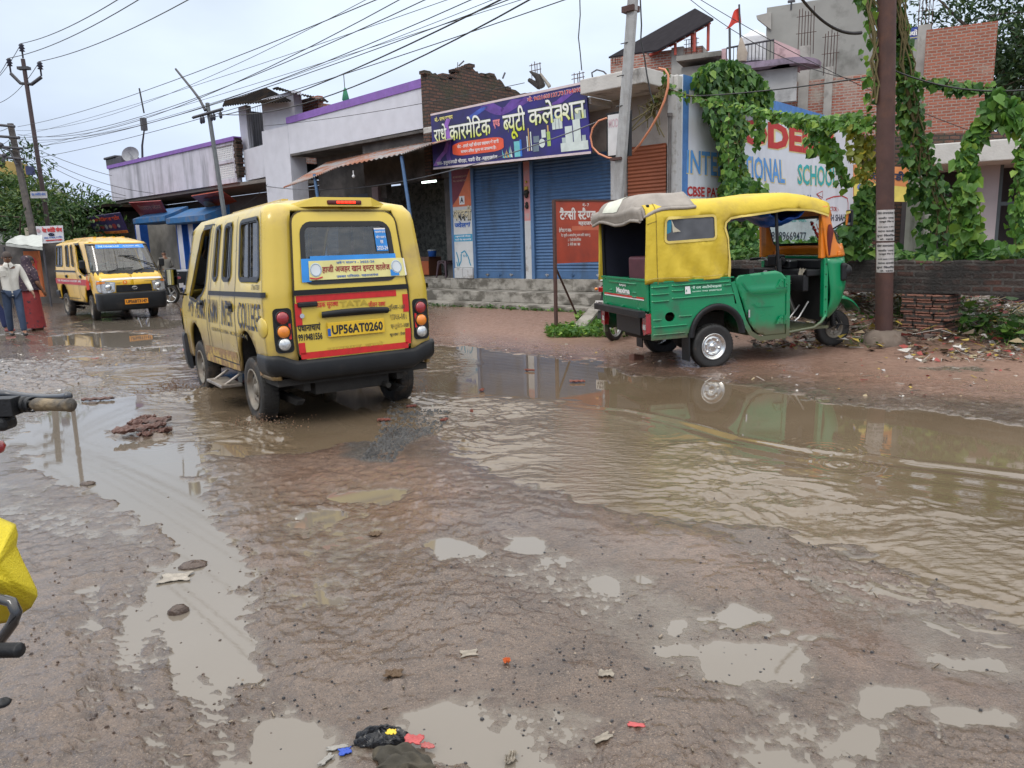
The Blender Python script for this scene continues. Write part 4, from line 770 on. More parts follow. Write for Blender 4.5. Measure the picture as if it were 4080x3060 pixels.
K=thing('auto_rickshaw','green and yellow three-wheeled auto rickshaw with canvas hood, parked beside the puddle','auto rickshaw',RK)
RS=lambda s:(lambda a,b,o=0.0:Vector((s*(.72+o),a,b)))
RR_=lambda a,b,o=0.0:Vector((a,-o,b))
tr=MB()
for s in(-1,1):
 tr=MB();f=RS(s);panel(tr,[(.02,.74),(1.08,.74),(1.02,1.05),(.02,1.05)],[],f,.2,smooth=False)
 arc=[(.84+.29*math.cos(a),.40+.31*math.sin(a))for a in[math.pi*k/12 for k in range(13)]][::-1]
 panel(tr,[(.02,.40),(.50,.40)]+arc+[(1.13,.40),(1.20,.42),(1.10,.74),(.02,.74)],[[(.25+.062*math.cos(2*math.pi*k/20),.655+.055*math.sin(2*math.pi*k/20))for k in range(20)]],lambda a,b,o=0:f(a,b,.006),.09,smooth=False)
 for y0,y1,z in((.30,1.0,1.005),(.30,1.06,.86),(.05,.24,1.0),(.05,.24,.92),(.05,.24,.84),(.30,.42,.945),(.94,1.02,.965)):
  tr.tube([f(y0,z,.002),f(y0+.02,z,.010),f(y1-.02,z,.010),f(y1,z,.002)],.011,6)
 for y0,y1,z in((.06,.14,.63),(.06,.46,.55),(.06,.44,.46),(.38,.52,.65)):tr.tube([f(y0,z,.006),f(y0+.02,z,.014),f(y1-.02,z,.014),f(y1,z,.006)],.010,6)
 tr.box(s*.70 if s>0 else s*.70-.03,s*.70+.03 if s>0 else s*.70,.0,1.06,1.045,1.06)
 body=part('tray_side',tr,green,K);md=body.modifiers.new('thick','SOLIDIFY');md.thickness=.02;md.offset=-1
fl=MB();fl.box(-.69,.69,.02,1.35,.70,.74);fl.box(-.64,.64,1.30,2.40,.34,.37);fl.box(-.66,.66,1.28,1.33,.35,1.02);part('floor',fl,green,K)
tg=MB();tg.box(-.69,.69,-.012,.02,.73,1.09);tg.box(-.71,.71,-.022,.024,1.07,1.095)
for x0,x1,z in((-.45,.40,1.03),(-.45,-.35,.93),(-.45,-.35,.895),(.28,.40,.93),(.28,.40,.88)):tg.tube([(x0,-.008,z),(x0+.02,-.018,z),(x1-.02,-.018,z),(x1,-.008,z)],.010,6)
tgo=part('tailgate',tg,green,K,bevel=.004)
for x in(-.52,0,.50):h=MB();h.box(x-.03,x+.03,-.04,.0,.715,.76);h.cyl((x-.035,-.03,.75),(x+.035,-.03,.75),.012,n=8);part('hinge',h,green,tgo)
label_part([('BAJAJ',(-.10,.985,.10,1.015))],None,RR_,white,tgo,.03,.020);label_part([('Maxima',(-.20,.905,.22,.972))],None,RR_,white,tgo,.05,.020)
sp=MB();patch(sp,-.62,.865,.62,.885,RR_,.016,0);patch(sp,-.62,.85,.62,.863,RR_,.0165,1);patch(sp,-.20,.893,.22,.897,RR_,.0165,1);part('stripe',sp,[redink,white],tgo)
bp_=MB();bp_.box(-.72,.72,-.13,-.05,.665,.745);bp_.box(-.60,.60,-.05,.0,.70,.72);part('rear_bumper',bp_,blackp,K,bevel=.008)
pb=MB();pb.box(-.22,.50,-.02,.03,.44,.655);part('mud_guard_board',pb,blackp,K)
for s in(-1,1):
 t_=MB();t_.add([(s*.60,-.03,.68),(s*.71,-.03,.70),(s*.71,-.03,.48),(s*.62,-.03,.46),(s*.59,-.03,.55)],[(0,1,2,3,4)if s<0 else(4,3,2,1,0)]);o_=list(t_.v)
 t_=MB();t_.prism([Vector(p)for p in o_],(0,.05,0));tl=part('tail_lamp',t_,redlens,K,bevel=.008)
 q=MB();q.box(min(s*.61,s*.68),max(s*.61,s*.68),-.036,-.028,.52,.58);part('clear_lens',q,clearlens,tl)
sk=MB();sk.box(-.72,-.66,-.01,.03,.36,.70);part('corner_bracket',sk,green,K)
f=RS(1)
label_part([('श्री राम आटोमोबाइल्स',(.52,.945,.90,.985)),('महाराजगंज- गोरखपुर',(.53,.91,.73,.93)),('8957373638',(.74,.91,.90,.93))],None,f,mat('pale_green_paint',(.55,.75,.65),.5),body,.02,.014)
dg_=MB();dg_.add([f(*p,.014)for p in((.44,.90),(.51,.90),(.50,.985),(.44,.985))],[(0,1,2,3)]);dl=part('dealer_sticker',dg_,white,body)
label_part('4',(.448,.92,.462,.955),f,MC['rickshaw_green'],dl,.02,.016)
ar=MB()
for s in(-1,1):
 ar=MB();n=16
 def fla(a,b):t=math.pi*(1-a);rr_=.285+.075*min(b*1.6,1);return Vector((s*(.726+.035*math.sin(math.pi*min(1,b*1.2))*1.0),.84+rr_*math.cos(t),.395+rr_*1.03*math.sin(t)))
 ar.grid(fla,n,5);part('wheel_arch',ar,blackp,K)
 wheel(K,s*.66,.80,.262,.262,.135,s,chrome,rr=.56,style='r')
axl=MB();axl.cyl((-.6,.80,.26),(.6,.80,.26),.04,n=8);axl.box(-.35,.35,.45,1.15,.36,.62);axl.ball((0,.8,.30),.15,12);axl.cyl((-.25,.15,.40),(.45,.25,.38),.055,n=12);part('axle',axl,darkmetal,K)
for s in(-1,1):m_=MB();m_.box(s*.66-.09,s*.66+.09,.47,.485,.12,.45,M=Matrix.Translation((0,.0,0)));part('mud_flap',m_,blackp,K)
def cz(y):return _lerp(y,[(-.05,1.925),(.1,1.955),(.9,1.965),(1.3,1.975),(1.73,2.0),(2.1,1.965),(2.3,1.915),(2.42,1.87)])
def cw(y):return _lerp(y,[(0,.725),(1.2,.72),(2.1,.69),(2.42,.66)])
def cv(y,q,o=0.0):
 s=1 if q>=0 else-1;a=abs(q);w_=cw(y);top=cz(y);r_=.17;fl_=w_-r_;fold=0
 if a>.86:fold=.022*math.sin((y*1.0-(a-.86)*.55)*21+1.3*math.sin(y*5))*min(1,(a-.86)/.5)*min(1,max(0,y-.15)/.2)+.006*math.sin(y*37+a*9)*min(1,(a-.86)/.3)
 else:fold=.006*math.sin(y*9+a*7)+.005*math.sin(y*17-a*11)
 k=fl_/.55
 if a<=.55:return Vector((s*a*k,y,top-.025*(a/.55)**2+fold+o))
 if a<=.82:t=(a-.55)/.27*math.pi/2;return Vector((s*(fl_+(r_+o)*math.sin(t)),y,top-.025-r_+(r_+o)*math.cos(t)+fold*.5))
 return Vector((s*(w_+o+fold),y+.10*(a-.82)*(-0.3 if y<.3 else 0),top-.025-r_-(a-.82)))
cq=lambda y,z:.82+(cz(y)-.025-.17-z)
hood=MB()
o=[(.0,0)]+[(.0,.3),(.0,.6),(-.02,.82),(-.03,cq(0,1.045))]+[(.5,cq(.5,1.04)),(1.0,cq(1.0,1.05)),(.99,1.1),(.95,.98),(.96,.92),(1.02,.875),(1.15,.862),(1.6,.85),(2.0,.83),(2.34,.84),(2.42,.60),(2.42,0)]
win=rrect(.22,.82,cq(.5,1.75),cq(.5,1.50),.035,3)
for s in(1,-1):panel(hood,[(a,s*b)for a,b in o],[[(a,s*b)for a,b in win]],cv,.06)
ho=part('canvas_hood',hood,canvas,K);md=ho.modifiers.new('thick','SOLIDIFY');md.thickness=.008;md.offset=-1
for s in(1,-1):
 hm=MB()
 for dq,wd in((.0,.03),):ribbon(hm,[(a,s*b)for a,b in rrect(.215,.825,cq(.5,1.757),cq(.5,1.493),.04,3)],.028,cv,.016,0,.05,True)
 ribbon(hm,[(1.0,s*cq(1.0,1.05)),(.99,s*1.1),(.95,s*.98),(.96,s*.92),(1.02,s*.875),(1.15,s*.862),(1.6,s*.85),(2.0,s*.83),(2.34,s*.84)],.024,cv,.016)
 ribbon(hm,[(-.02,s*(cq(0,1.09))),(.5,s*cq(.5,1.085)),(1.0,s*cq(1.0,1.09))],.006,cv,.011)
 part('canvas_piping',hm,mat('piping_cream',(.66,.52,.14),.6),ho)
sm=MB();ribbon(sm,[(.12,.30),(.10,.8),(.11,1.2),(.13,1.55)],.007,cv,.012,0);ribbon(sm,[(-.01,.86),(.11,.85)],.007,cv,.012,0)
part('canvas_seam',sm,mat('seam_dark',(.20,.14,.02),.8),ho)
cwn=MB();panel(cwn,[(a,b)for a,b in rrect(.22,.82,cq(.5,1.75),cq(.5,1.50),.03,2)],[],lambda a,b,o=0:cv(a,b,.004),.15);cwo=part('canvas_window',cwn,mat('cloudy_plastic',(.085,.09,.10),.35,.3,5),ho)
tp=MB();tp.add([cv(*p,.004)for p in((.225,cq(.5,1.745)),(.29,cq(.5,1.745)),(.285,cq(.5,1.60)),(.235,cq(.5,1.56)))],[(0,1,2,3)]);part('blue_patch',tp,mat('patch_teal',(.03,.22,.35),.5),cwo)
tq=MB();tq.add([cv(.28,cq(.5,1.745),.006),cv(.315,cq(.5,1.66),.02),cv(.385,cq(.5,1.605),.03),cv(.30,cq(.5,1.60),.008)],[(0,1,2,3)]);part('torn_flap',tq,mat('flap_pale',(.55,.52,.42),.7),cwo)
rf=MB()
def roll(a,b):
 x=-.76+1.46*a;y=_lerp(b,[(0,.55),(.35,.12),(.55,-.06),(.75,-.10),(1,-.07)]);z=_lerp(b,[(0,2.0),(.2,1.995),(.4,1.985),(.55,1.93),(.8,1.83),(1,1.76)])
 k=abs(2*a-1);z-=.16*max(0,k-.72)/.28*(1 if b<.6 else .3)if k>.72 else 0
 z+=.012*math.sin(a*9+b*5)+.010*math.sin(b*14+a*4);y+=.012*math.sin(a*13)+.16*max(0,a-.75)*(1-b);
 return Vector((x,y,z+.03-(.06 if b>.5 else 0)*(1-k)))
rf.grid(roll,34,22);rfo=part('rolled_flap',rf,canvas_grey,K);md=rfo.modifiers.new('thick','SOLIDIFY');md.thickness=.012
for kk,pts in enumerate(([roll(a/20,1)+Vector((0,-.015,-.01))for a in range(21)],[roll(1,a/12)+Vector((.01,0,.0))for a in range(13)],[roll(0,a/12)for a in range(13)])):
 e_=MB();e_.tube(pts,.020,8);part('flap_hem',e_,canvas_grey,rfo)
pw=MB();pw.grid(lambda a,b:roll(.26+.30*a,.30+.38*b)+Vector((0,-.014,.014)),8,8);part('flap_window',pw,mat('flap_plastic',(.62,.63,.52),.3,.12,6),rfo)
fr_=MB()
for x in(-.70,.70):fr_.tube([(x,.03,1.05),(x,.02,1.75),(x*.85,.04,1.90)],.018,8)
fr_.tube([(-.66,.04,1.90),(.66,.04,1.90)],.016,8)
for y in(1.0,1.7,2.30):fr_.tube([(-.66,y,cz(y)-.16),(-.5,y,cz(y)-.05),(.5,y,cz(y)-.05),(.66,y,cz(y)-.16)],.014,6)
for s in(-1,1):fr_.tube([(s*.68,1.0,1.05),(s*.68,1.0,1.82)],.016,6)
part('hood_frame',fr_,blackp,K)
for s in(-1,1):
 p_=MB();p_.tube([(s*.66,1.70,1.02),(s*.66,1.68,1.2),(s*.64,1.66,1.80)],.020,8);p_.cyl((s*.66,1.70,.98),(s*.66,1.69,1.20),.030,n=8);part('side_post',p_,blackp,K)
ins=MB();ins.grid(lambda a,b:Vector((-.66+1.32*a,.1+2.1*b,cz(.1+2.1*b)-.06-.10*abs(2*a-1)**3)),8,10);ins.grid(lambda a,b:Vector((-.70,.0+.98*a,1.06+.72*b)),2,2);ins.grid(lambda a,b:Vector((.685,.08+.9*a,1.76-.72*b)),2,2)if False else None
part('hood_lining',ins,mat('lining_dark',(.012,.014,.03),.9),K)
se=MB();se.box(-.55,.55,.25,.55,.74,.98);se.box(-.60,.62,.70,.80,.74,1.30);se.box(-.60,.60,.80,1.2,.74,.98)
part('passenger_seat',se,mat('maroon_seat',(.09,.022,.035),.6,.3,6),K,bevel=.03)
sb=MB();sb.box(.0,.58,.06,.32,.95,1.34);part('spare_seat_back',sb,MC['maroon_seat'],K,bevel=.03)
pz=MB();pz.box(-.60,.60,1.34,1.40,.74,1.12);part('partition',pz,mat('partition_black',(.012,.012,.014),.7),K)
for s in(1,-1):
 f=RS(s);ol=[(1.09,1.03),(1.13,1.065),(1.60,1.09),(1.68,1.06),(1.75,.99),(1.75,.33),(1.47,.33),(1.36,.38),(1.27,.50),(1.19,.72),(1.08,.98)]
 d=MB();panel(d,ol,[],lambda a,b,o=0:f(a,b,.016+.016*math.exp(-((b-.86)/.035)**2)*min(1,max(0,(a-1.2)/.1))-.012*(1 if b<.84 and a>1.22 else 0)),.035);do=part('side_door',d,green,K);md=do.modifiers.new('thick','SOLIDIFY');md.thickness=.03;md.offset=-1
 dgv=MB();ribbon(dgv,[(1.16,.98),(1.24,.87),(1.31,.825),(1.5,.82),(1.66,.825)],.010,f,.036);ribbon(dgv,[(1.31,.72),(1.36,.675),(1.58,.67)],.008,f,.026);part('door_crease',dgv,mat('crease_green',(.0,.12,.05),.4),do)
 for z in(.93,.50):
  hg=MB();hg.prism([f(*p,.02)for p in((1.60,z-.04),(1.745,z-.04),(1.745,z+.06),(1.66,z+.055))],Vector((s*.018,0,0)));hg.cyl(f(1.71,z-.04,.045),f(1.71,z+.06,.045),.010,n=6)
  for p in((1.645,z-.018),(1.68,z+.03),(1.735,z+.0)):hg.ball(f(*p,.042),.009,6)
  part('hinge',hg,green,do)
 la=MB();la.box(min(s*.735,s*.755),max(s*.735,s*.755),1.235,1.255,.57,.66,M=None);part('latch',la,chrome,do)
 cs=MB()
 path=[(1.05,1.0),(1.12,.76),(1.20,.52),(1.28,.38),(1.40,.305),(1.76,.305)];ribbon(cs,path,.055,f,.008,0,.05)
 cs.prism([f(*p)for p in((1.70,.28),(1.80,.28),(1.80,1.02),(1.70,1.02))],Vector((-s*.05,0,0)))if False else None
 cs.tube([f(1.78,.34,-.02),f(2.0,.36,-.02),f(2.15,.37,-.02),f(2.26,.43,-.03),f(2.33,.50,-.05)],.020,8);part('door_sill',cs,green,K)
 pl=MB();pl.box(min(s*.69,s*.73),max(s*.69,s*.73),1.752,1.80,.30,1.02);part('door_post',pl,green,K)
def fcow(a,z,o=0.0):
 yn=_lerp(z,[(.40,2.50),(.55,2.64),(.85,2.76),(1.05,2.76),(1.19,2.74),(1.32,2.70),(1.80,2.46)]);ys=_lerp(z,[(.40,2.36),(.7,2.40),(1.0,2.36),(1.20,2.33),(1.76,2.24)]);w_=_lerp(z,[(.40,.50),(.5,.58),(.62,.645),(.8,.67),(1.2,.665),(1.76,.64)])+o
 t=a*math.pi/2;s=1 if a>=0 else-1;return Vector((s*w_*abs(math.sin(t))**.55,ys+(yn-ys+o)*max(0,math.cos(t))**.75,z))
cg=MB();panel(cg,[(-1,.42),(1,.42),(1,1.19),(-1,1.19)],[],fcow,.06);co=part('front_cowl',cg,green,K);md=co.modifiers.new('thick','SOLIDIFY');md.thickness=.02;md.offset=-1
ib=MB();ib.grid(lambda a,b:Vector((-.62+1.24*a,2.40-.04*b,.42+.76*b)),6,6);part('cowl_inner_panel',ib,mat('inner_black',(.015,.015,.017),.6),K)
for s in(-1,1):
 cc=MB();cc.box(min(s*.60,s*.675),max(s*.60,s*.675),2.30,2.36,.48,1.19);col_=part('front_column',cc,green,K,bevel=.01)
 for z in(.55,.7,.85,1.0,1.12):rv=MB();rv.ball((s*.678,2.325,z),.008,6);part('rivet',rv,blackp,col_)
og=MB();panel(og,[(-1,1.195),(1,1.195),(1,1.80),(-1,1.80)],[rrect(-.80,.80,1.34,1.68,.07,3)],fcow,.05);oo=part('windscreen_frame',og,orange,K);md=oo.modifiers.new('thick','SOLIDIFY');md.thickness=.03;md.offset=-1
wg=MB();ribbon(wg,rrect(-.80,.80,1.34,1.68,.07,3),.035,fcow,.008,0,.05,True);ribbon(wg,rrect(-.80,.80,1.34,1.68,.07,3),.03,fcow,-.035,0,.05,True);part('windscreen_seal',wg,rubber_clean,oo)
wn_=MB();panel(wn_,rrect(-.80,.80,1.34,1.68,.07,3),[],lambda a,b,o=0:fcow(a,b,-.01),.08);part('windscreen',wn_,cglass,oo)
for s in(-1,1):
 uc=MB();uc.box(min(s*.60,s*.66),max(s*.60,s*.66),2.26,2.33,1.19,1.80,M=Matrix.Translation((0,.0,0)));part('upper_column',uc,orange,K,bevel=.01)
 ind=MB();ind.box(-.035,.035,-.02,.02,-.025,.025,M=Matrix.Translation(fcow(s*.80,1.235,.01)));part('indicator',ind,amber,K,bevel=.006)
 hb=MB();c_=fcow(s*.70,1.0,-.02);hb.box(c_.x-.09,c_.x+.09,c_.y-.04,c_.y+.05,.90,1.12);hbo=part('headlight_housing',hb,blackp,K,bevel=.03)
 hl=MB();hl.lathe([(.09,0),(.088,.03),(.06,.055),(.02,.065),(.001,.066)],(c_.x,c_.y+.03,1.02),(s*.3,1,0),20);part('headlight',hl,clearlens,hbo)
cup=MB();cup.lathe([(.085,0),(.08,.04),(.05,.075),(.001,.085)],Vector((.62,2.62,1.02)),(.8,.5,0),18);part('side_cap',cup,blackp,K)
ra=MB();ra.grid(lambda a,b:fcow(-.86+1.72*a,1.70+.08*b,-.05),12,2);part('header_panel',ra,orange,oo)
wp=MB();wp.tube([fcow(.70,1.36,.02),fcow(.35,1.50,.02),fcow(.12,1.60,.02)],.006,5);wp.tube([fcow(.12,1.62,.025),fcow(.42,1.43,.025)],.009,5);part('wiper',wp,blackp,oo)
ga=MB()
for k in range(22):ga.ball(Vector((.20+.10*k/22+.01*math.sin(k*1.9),2.45+.004*k,1.62-.30*k/22)),.018+.004*math.sin(k*1.3),6,0 if k%3 else 1)
solo('bead_garland',ga,[mat('garland_red',(.45,.02,.02),.6),white],'red bead garland hanging inside the windscreen of the auto rickshaw','garland',RK)
g2=MB();g2.tube([(.67,2.36,1.58),(.69,2.36,1.50),(.68,2.35,1.35),(.69,2.35,1.22)],[.02,.04,.03,.012],8);solo('cloth_tassel',g2,mat('tassel_maroon',(.12,.02,.02),.9),'dark red cloth tassel hanging from the front corner of the auto rickshaw','tassel',RK)
for s in(-1,1):
 mi=MB();mi.tube([(s*.66,2.40,1.52),(s*.80,2.46,1.60),(s*.93,2.46,1.60)],.009,5);ma=part('mirror_arm',mi,blackp,K)
 mm=MB();mm.box(s*.90-.05,s*.90+.05,2.44,2.475,1.55,1.74);mo=part('mirror',mm,blackp,ma,bevel=.015);mg=MB();mg.grid(lambda a,b:Vector((s*.90-.04+.08*a,2.437,1.565+.16*b)),1,1);part('mirror_glass',mg,mirrorm,mo)
da=MB();da.box(-.60,.60,2.12,2.38,.98,1.06);da.box(-.60,.60,2.30,2.40,1.06,1.17);da.box(-.16,.16,2.16,2.30,1.06,1.16);da.box(-.58,-.2,2.08,2.16,.80,1.0);da.box(.2,.58,2.08,2.16,.80,1.0);part('dashboard',da,blackp,K,bevel=.015)
ha=MB();ha.tube([(-.34,1.98,1.19),(-.2,2.04,1.20),(0,2.10,1.12),(.2,2.04,1.20),(.34,1.98,1.19)],.014,8);ha.cyl((0,2.10,1.12),(0,2.36,.50),.028,n=10);hao=part('handlebar',ha,silver,K)
for s in(-1,1):
 g3=MB();g3.cyl((s*.24,2.02,1.197),(s*.38,1.96,1.187),.019,n=10);part('grip',g3,blackp,hao);l3=MB();l3.tube([(s*.18,2.09,1.18),(s*.28,2.07,1.165),(s*.37,2.04,1.17)],.007,5);part('brake_lever',l3,silver,hao)
nc=MB();nc.box(-.10,.10,2.02,2.16,1.10,1.24);part('meter_pod',nc,blackp,hao,bevel=.02)
ds=MB();ds.box(-.30,.42,1.48,1.98,.84,.93);part('driver_seat',ds,seatm,K,bevel=.04)
eb=MB();eb.box(-.30,.40,1.45,1.85,.37,.83);part('seat_box',eb,blackp,K,bevel=.03)
ped=MB();ped.tube([(.2,2.30,.60),(.22,2.15,.45),(.22,2.10,.40)],.012,6);ped.tube([(.35,2.32,.65),(.36,2.18,.46),(.36,2.12,.42)],.012,6);part('pedal',ped,silver,K)
wheel(K,0,2.93,.235,.24,.11,1,rim_dirty,rr=.52,style='r')
fk=MB();fk.tube([(.09,2.93,.235),(.10,2.98,.30),(.09,2.80,.62)],.022,8);fk.tube([(-.09,2.93,.235),(-.10,2.98,.30),(-.09,2.80,.62)],.022,8);fk.tube([(.10,3.06,.22),(.13,3.10,.26),(.12,2.95,.30),(.10,2.80,.25)],.010,6);fk.cyl((.12,2.86,.28),(.12,2.84,.47),.034,n=12)
for k in range(7):fk.lathe([(.036,0),(.044,.006),(.036,.012)],(.12,2.862-.003*k,.29+.025*k),(0,-.1,1),12)
part('fork',fk,blackp,K)
fe=MB()
def fen(a,b):t=R(165-140*a);rr_=.335+.05*(1-(2*b-1)**2);return Vector((-.14+.28*b,2.95+rr_*math.cos(t)*(1.0),.27+rr_*1.05*math.sin(t)))
fe.grid(fen,18,10);feo=part('front_fender',fe,green,K);md=feo.modifiers.new('thick','SOLIDIFY');md.thickness=.008
bl=MB()
def blu(a,b):x=.60-1.1*a;y=1.45+.70*b;hang=.25*math.sin(math.pi*b)*(.8+.3*math.sin(a*6));return Vector((x+.05*math.sin(b*9),y,cz(y)-.13-hang+.02*math.sin(b*23+a*8)))
bl.grid(blu,20,24);o_=solo('blue_plastic_sheet',bl,mat('sheet_blue',(.01,.10,.50),.3,.2,7,bump=.3,bscale=12),'bright blue plastic sheet bundled under the roof of the auto rickshaw','plastic sheet',RK);md=o_.modifiers.new('thick','SOLIDIFY');md.thickness=.006
wb=MB();wb.grid(lambda a,b:Vector((.05+.42*a,1.60+.40*b,.94+.09*math.sin(math.pi*a)*math.sin(math.pi*b)+.025*math.sin(a*11+b*7)+.02*math.sin(b*17))),14,14);wb.grid(lambda a,b:Vector((.05+.42*a,1.60+.40*b,.932)),2,2)
solo('white_sack',wb,mat('sack_white',(.62,.62,.64),.5,.15,9),'crumpled white plastic sack lying on the driver seat of the auto rickshaw','sack',RK)
rg=MB();rg.grid(lambda a,b:Vector((.46+.13*a,2.11-.03*b,1.075-.24*b*(.6+.4*math.sin(a*5))+.01*math.sin(a*14))),8,10);solo('rag',rg,mat('rag_beige',(.42,.38,.30),.9),'beige rag draped over the dashboard of the auto rickshaw','rag',RK)
plaster_w=mat('white_lilac_plaster',(.60,.61,.68),.85,.06,3,bump=.15,bscale=25,stain=(.36,.36,.40),sscale=.9,sth=(.58,.80),sstretch=(1,1,.35))
plaster_l=mat('lilac_stained_plaster',(.53,.52,.60),.85,.08,3,bump=.2,bscale=25,stain=(.27,.27,.31),sscale=1.3,sth=(.46,.66),sstretch=(1.6,1,.22))
purple=mat('purple_coping',(.23,.12,.42),.7,.12,5,stain=(.16,.12,.22),sscale=4,sth=(.55,.8))
concrete=mat('weathered_concrete',(.36,.35,.33),.9,.12,4,bump=.35,bscale=30,stain=(.07,.065,.06),sscale=1.6,sth=(.52,.72),sstretch=(1,1,.5))
slabm=mat('whitewashed_slab',(.52,.51,.49),.9,.08,4,bump=.3,bscale=30,stain=(.12,.11,.10),sscale=2.2,sth=(.55,.72),sstretch=(1,1,.6))
plaster_g=mat('grey_beige_plaster',(.37,.34,.32),.9,.10,2.5,bump=.25,bscale=25,stain=(.16,.145,.135),sscale=1.1,sth=(.5,.75))
pillar_w=mat('peeling_white_pillar',(.50,.51,.52),.85,.08,5,bump=.3,bscale=20,stain=(.27,.25,.23),sscale=5,sth=(.52,.68))
pillar_p=mat('pink_plaster',(.52,.24,.24),.85,.12,5,stain=(.40,.33,.33),sscale=5,sth=(.5,.7))
stepm=mat('old_stone_steps',(.33,.31,.275),.85,.15,4,bump=.5,bscale=22,stain=(.12,.11,.092),sscale=2.6,sth=(.44,.58),sstretch=(1,1,1.6))
blue_sh=mat('blue_shutter',(.060,.135,.275),.5,.10,6,stain=(.045,.085,.15),sscale=2.5,sth=(.48,.72),sstretch=(1,1,.3))
blue_fr=mat('blue_frame',(.075,.155,.30),.5,.10,8,stain=(.14,.12,.11),sscale=6,sth=(.62,.8))
brown_sh=mat('brown_shutter',(.27,.082,.038),.5,.12,6,stain=(.2,.06,.03),sscale=3,sth=(.5,.8))
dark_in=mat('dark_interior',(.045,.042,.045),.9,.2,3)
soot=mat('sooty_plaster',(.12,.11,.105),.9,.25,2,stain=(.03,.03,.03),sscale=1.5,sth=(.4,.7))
tin=mat('rusty_tin',(.27,.26,.26),.55,.15,3,metal=.4,stain=(.28,.11,.06),sscale=1.6,sth=(.44,.56),sstretch=(.5,2,2))
tin_dark=mat('dark_tin',(.018,.017,.017),.95,.2,3,stain=(.045,.03,.02),sscale=1.5,spec=.0)
rust=mat('rusty_steel',(.068,.034,.030),.75,.18,6,bump=.2,bscale=60,stain=(.105,.048,.032),sscale=5,sth=(.5,.75))
polec=mat('concrete_pole',(.36,.37,.38),.85,.10,8,bump=.3,bscale=40,stain=(.20,.19,.18),sscale=3,sth=(.5,.7),sstretch=(1,1,.3))
poled=mat('dark_concrete_pole',(.11,.10,.095),.9,.2,6,stain=(.18,.15,.13),sscale=3)
steelb=mat('dark_steel',(.055,.055,.065),.6,.2,8)
wirem=mat('wire_black',(.018,.018,.02),.6)
redbrick=brick('red_brick',(.36,.12,.075),(.24,.085,.055),(.33,.26,.22),ms=.015,dirt=(.36,.28,.23),dth=(.56,.74),bump=.9)
redbrick2=brick('red_brick_mortared',(.37,.13,.085),(.30,.10,.07),(.36,.30,.27),ms=.018,dirt=(.38,.33,.29),dth=(.50,.66))
oldbrick=brick('old_dark_brick',(.075,.045,.035),(.14,.065,.045),(.035,.03,.028),ms=.016,dirt=(.04,.045,.025),dth=(.5,.7),bump=1.0)
blackbrick=brick('soot_black_brick',(.045,.038,.034),(.11,.045,.032),(.10,.092,.085),ms=.016,dirt=(.022,.021,.02),dth=(.38,.56),bump=.9)
pierbrick=brick('loose_pier_brick',(.25,.12,.085),(.17,.08,.06),(.05,.04,.035),ms=.018,dirt=(.06,.05,.045),dth=(.55,.75),bump=1.0)
def PX(px,py,y):return loc(FF,px,py,y=y)
def facade_map(y):return lambda a,b,o=0.0:Vector((a,y-o,b))
st=MB();xl,xr=-17.5,-7.9
def stepbox(y0,y1,z0,z1):
 n=7
 for i in range(n):
  a,b=xl+(xr-xl)*i/n,xl+(xr-xl)*(i+1)/n;j=rnd.uniform(-.008,.008);st.box(a+.001,b,y0+j,y1,z0,z1+rnd.uniform(-.004,.004))
stepbox(12.75,14.0,-.1,.155);stepbox(13.28,14.0,.155,.40);stepbox(13.90,14.0,.40,.672)
solo('stone_steps',st,stepm,'three long weathered stone steps in front of the blue shuttered shops','steps',FF,bevel=.012)
SB=thing('shop_building','single-storey shop with two blue shutters, one brown shutter and a flat concrete canopy','building',FF,(-11,14,.67))
xa=PX(1901,1092,14).x;xb=PX(2089,1092,14).x;xc=PX(2101,1092,14).x;xd=PX(2130,1092,14).x;xe=PX(2440,607,14).x;xf=PX(2502,610,14).x;xg=PX(2656,570,14).x;x0=PX(1818,1092,14).x
zt=3.42
def shutter(x0_,x1_,z1,m_,name='shutter',lab=None):
 sh=MB();n=int((z1-.85)/.075);rows=[]
 zs=[];
 for k in range(n*6+1):
  z=.86+(z1-.86)*k/(n*6);zs.append((z,.5+.5*math.cos(2*math.pi*k/6)))
 rings=[[Vector((x,14.0-.022*d,z))for x in(x0_,x1_)]for z,d in zs];sh.loft(rings,0,False,False,False);sh.box(x0_,x1_,13.985,14.01,.68,.865)
 o=part(name,sh,m_,SB,lab)
 for x in(x0_+.35,(x0_+x1_)/2,x1_-.35):h=MB();h.box(x-.06,x+.06,13.965,13.985,.76,.785);h.box(x-.015,x+.015,13.955,13.985,.73,.80);part('shutter_latch',h,chrome if x!=(x0_+x1_)/2 else m_,o)
 return o
shutter(xa+.05,xb-.05,zt,blue_sh,lab='blue rolling shutter beside the painted jeweller board');shutter(xd+.07,xe-.02,zt,blue_sh,lab='blue rolling shutter behind the red notice board');shutter(xf,xg,zt+.02,brown_sh,lab='brown rolling shutter')
for x in(x0,xa,xb,xd+.02):p_=MB();p_.box(x-.045,x+.045,13.93,14.02,.672,zt);part('shutter_rail',p_,blue_fr,SB)
pp=MB();pp.box(xc+.0,xd-.03,13.95,14.25,.672,2.05,0);pp.box(xc+.0,xd-.03,13.952,14.25,2.05,zt,1);part('pillar',pp,[pillar_w,pillar_p],SB,'pink pillar with white lower half')
wr=MB();cx=(xc+xd)/2-.02;
for z,r in((2.95,.03),(2.80,.05),(2.70,.075),(2.62,.05),(2.45,.04),(2.38,.05)):wr.ball((cx,13.93,z),r,8,0 if z<2.75 else 1,.2)
solo('door_charm',wr,[mat('charm_black',(.02,.02,.018),.7),mat('charm_gold',(.5,.35,.05),.5)],'small black and gold charm hanging on the pink pillar between the blue shutters','charm',FF)
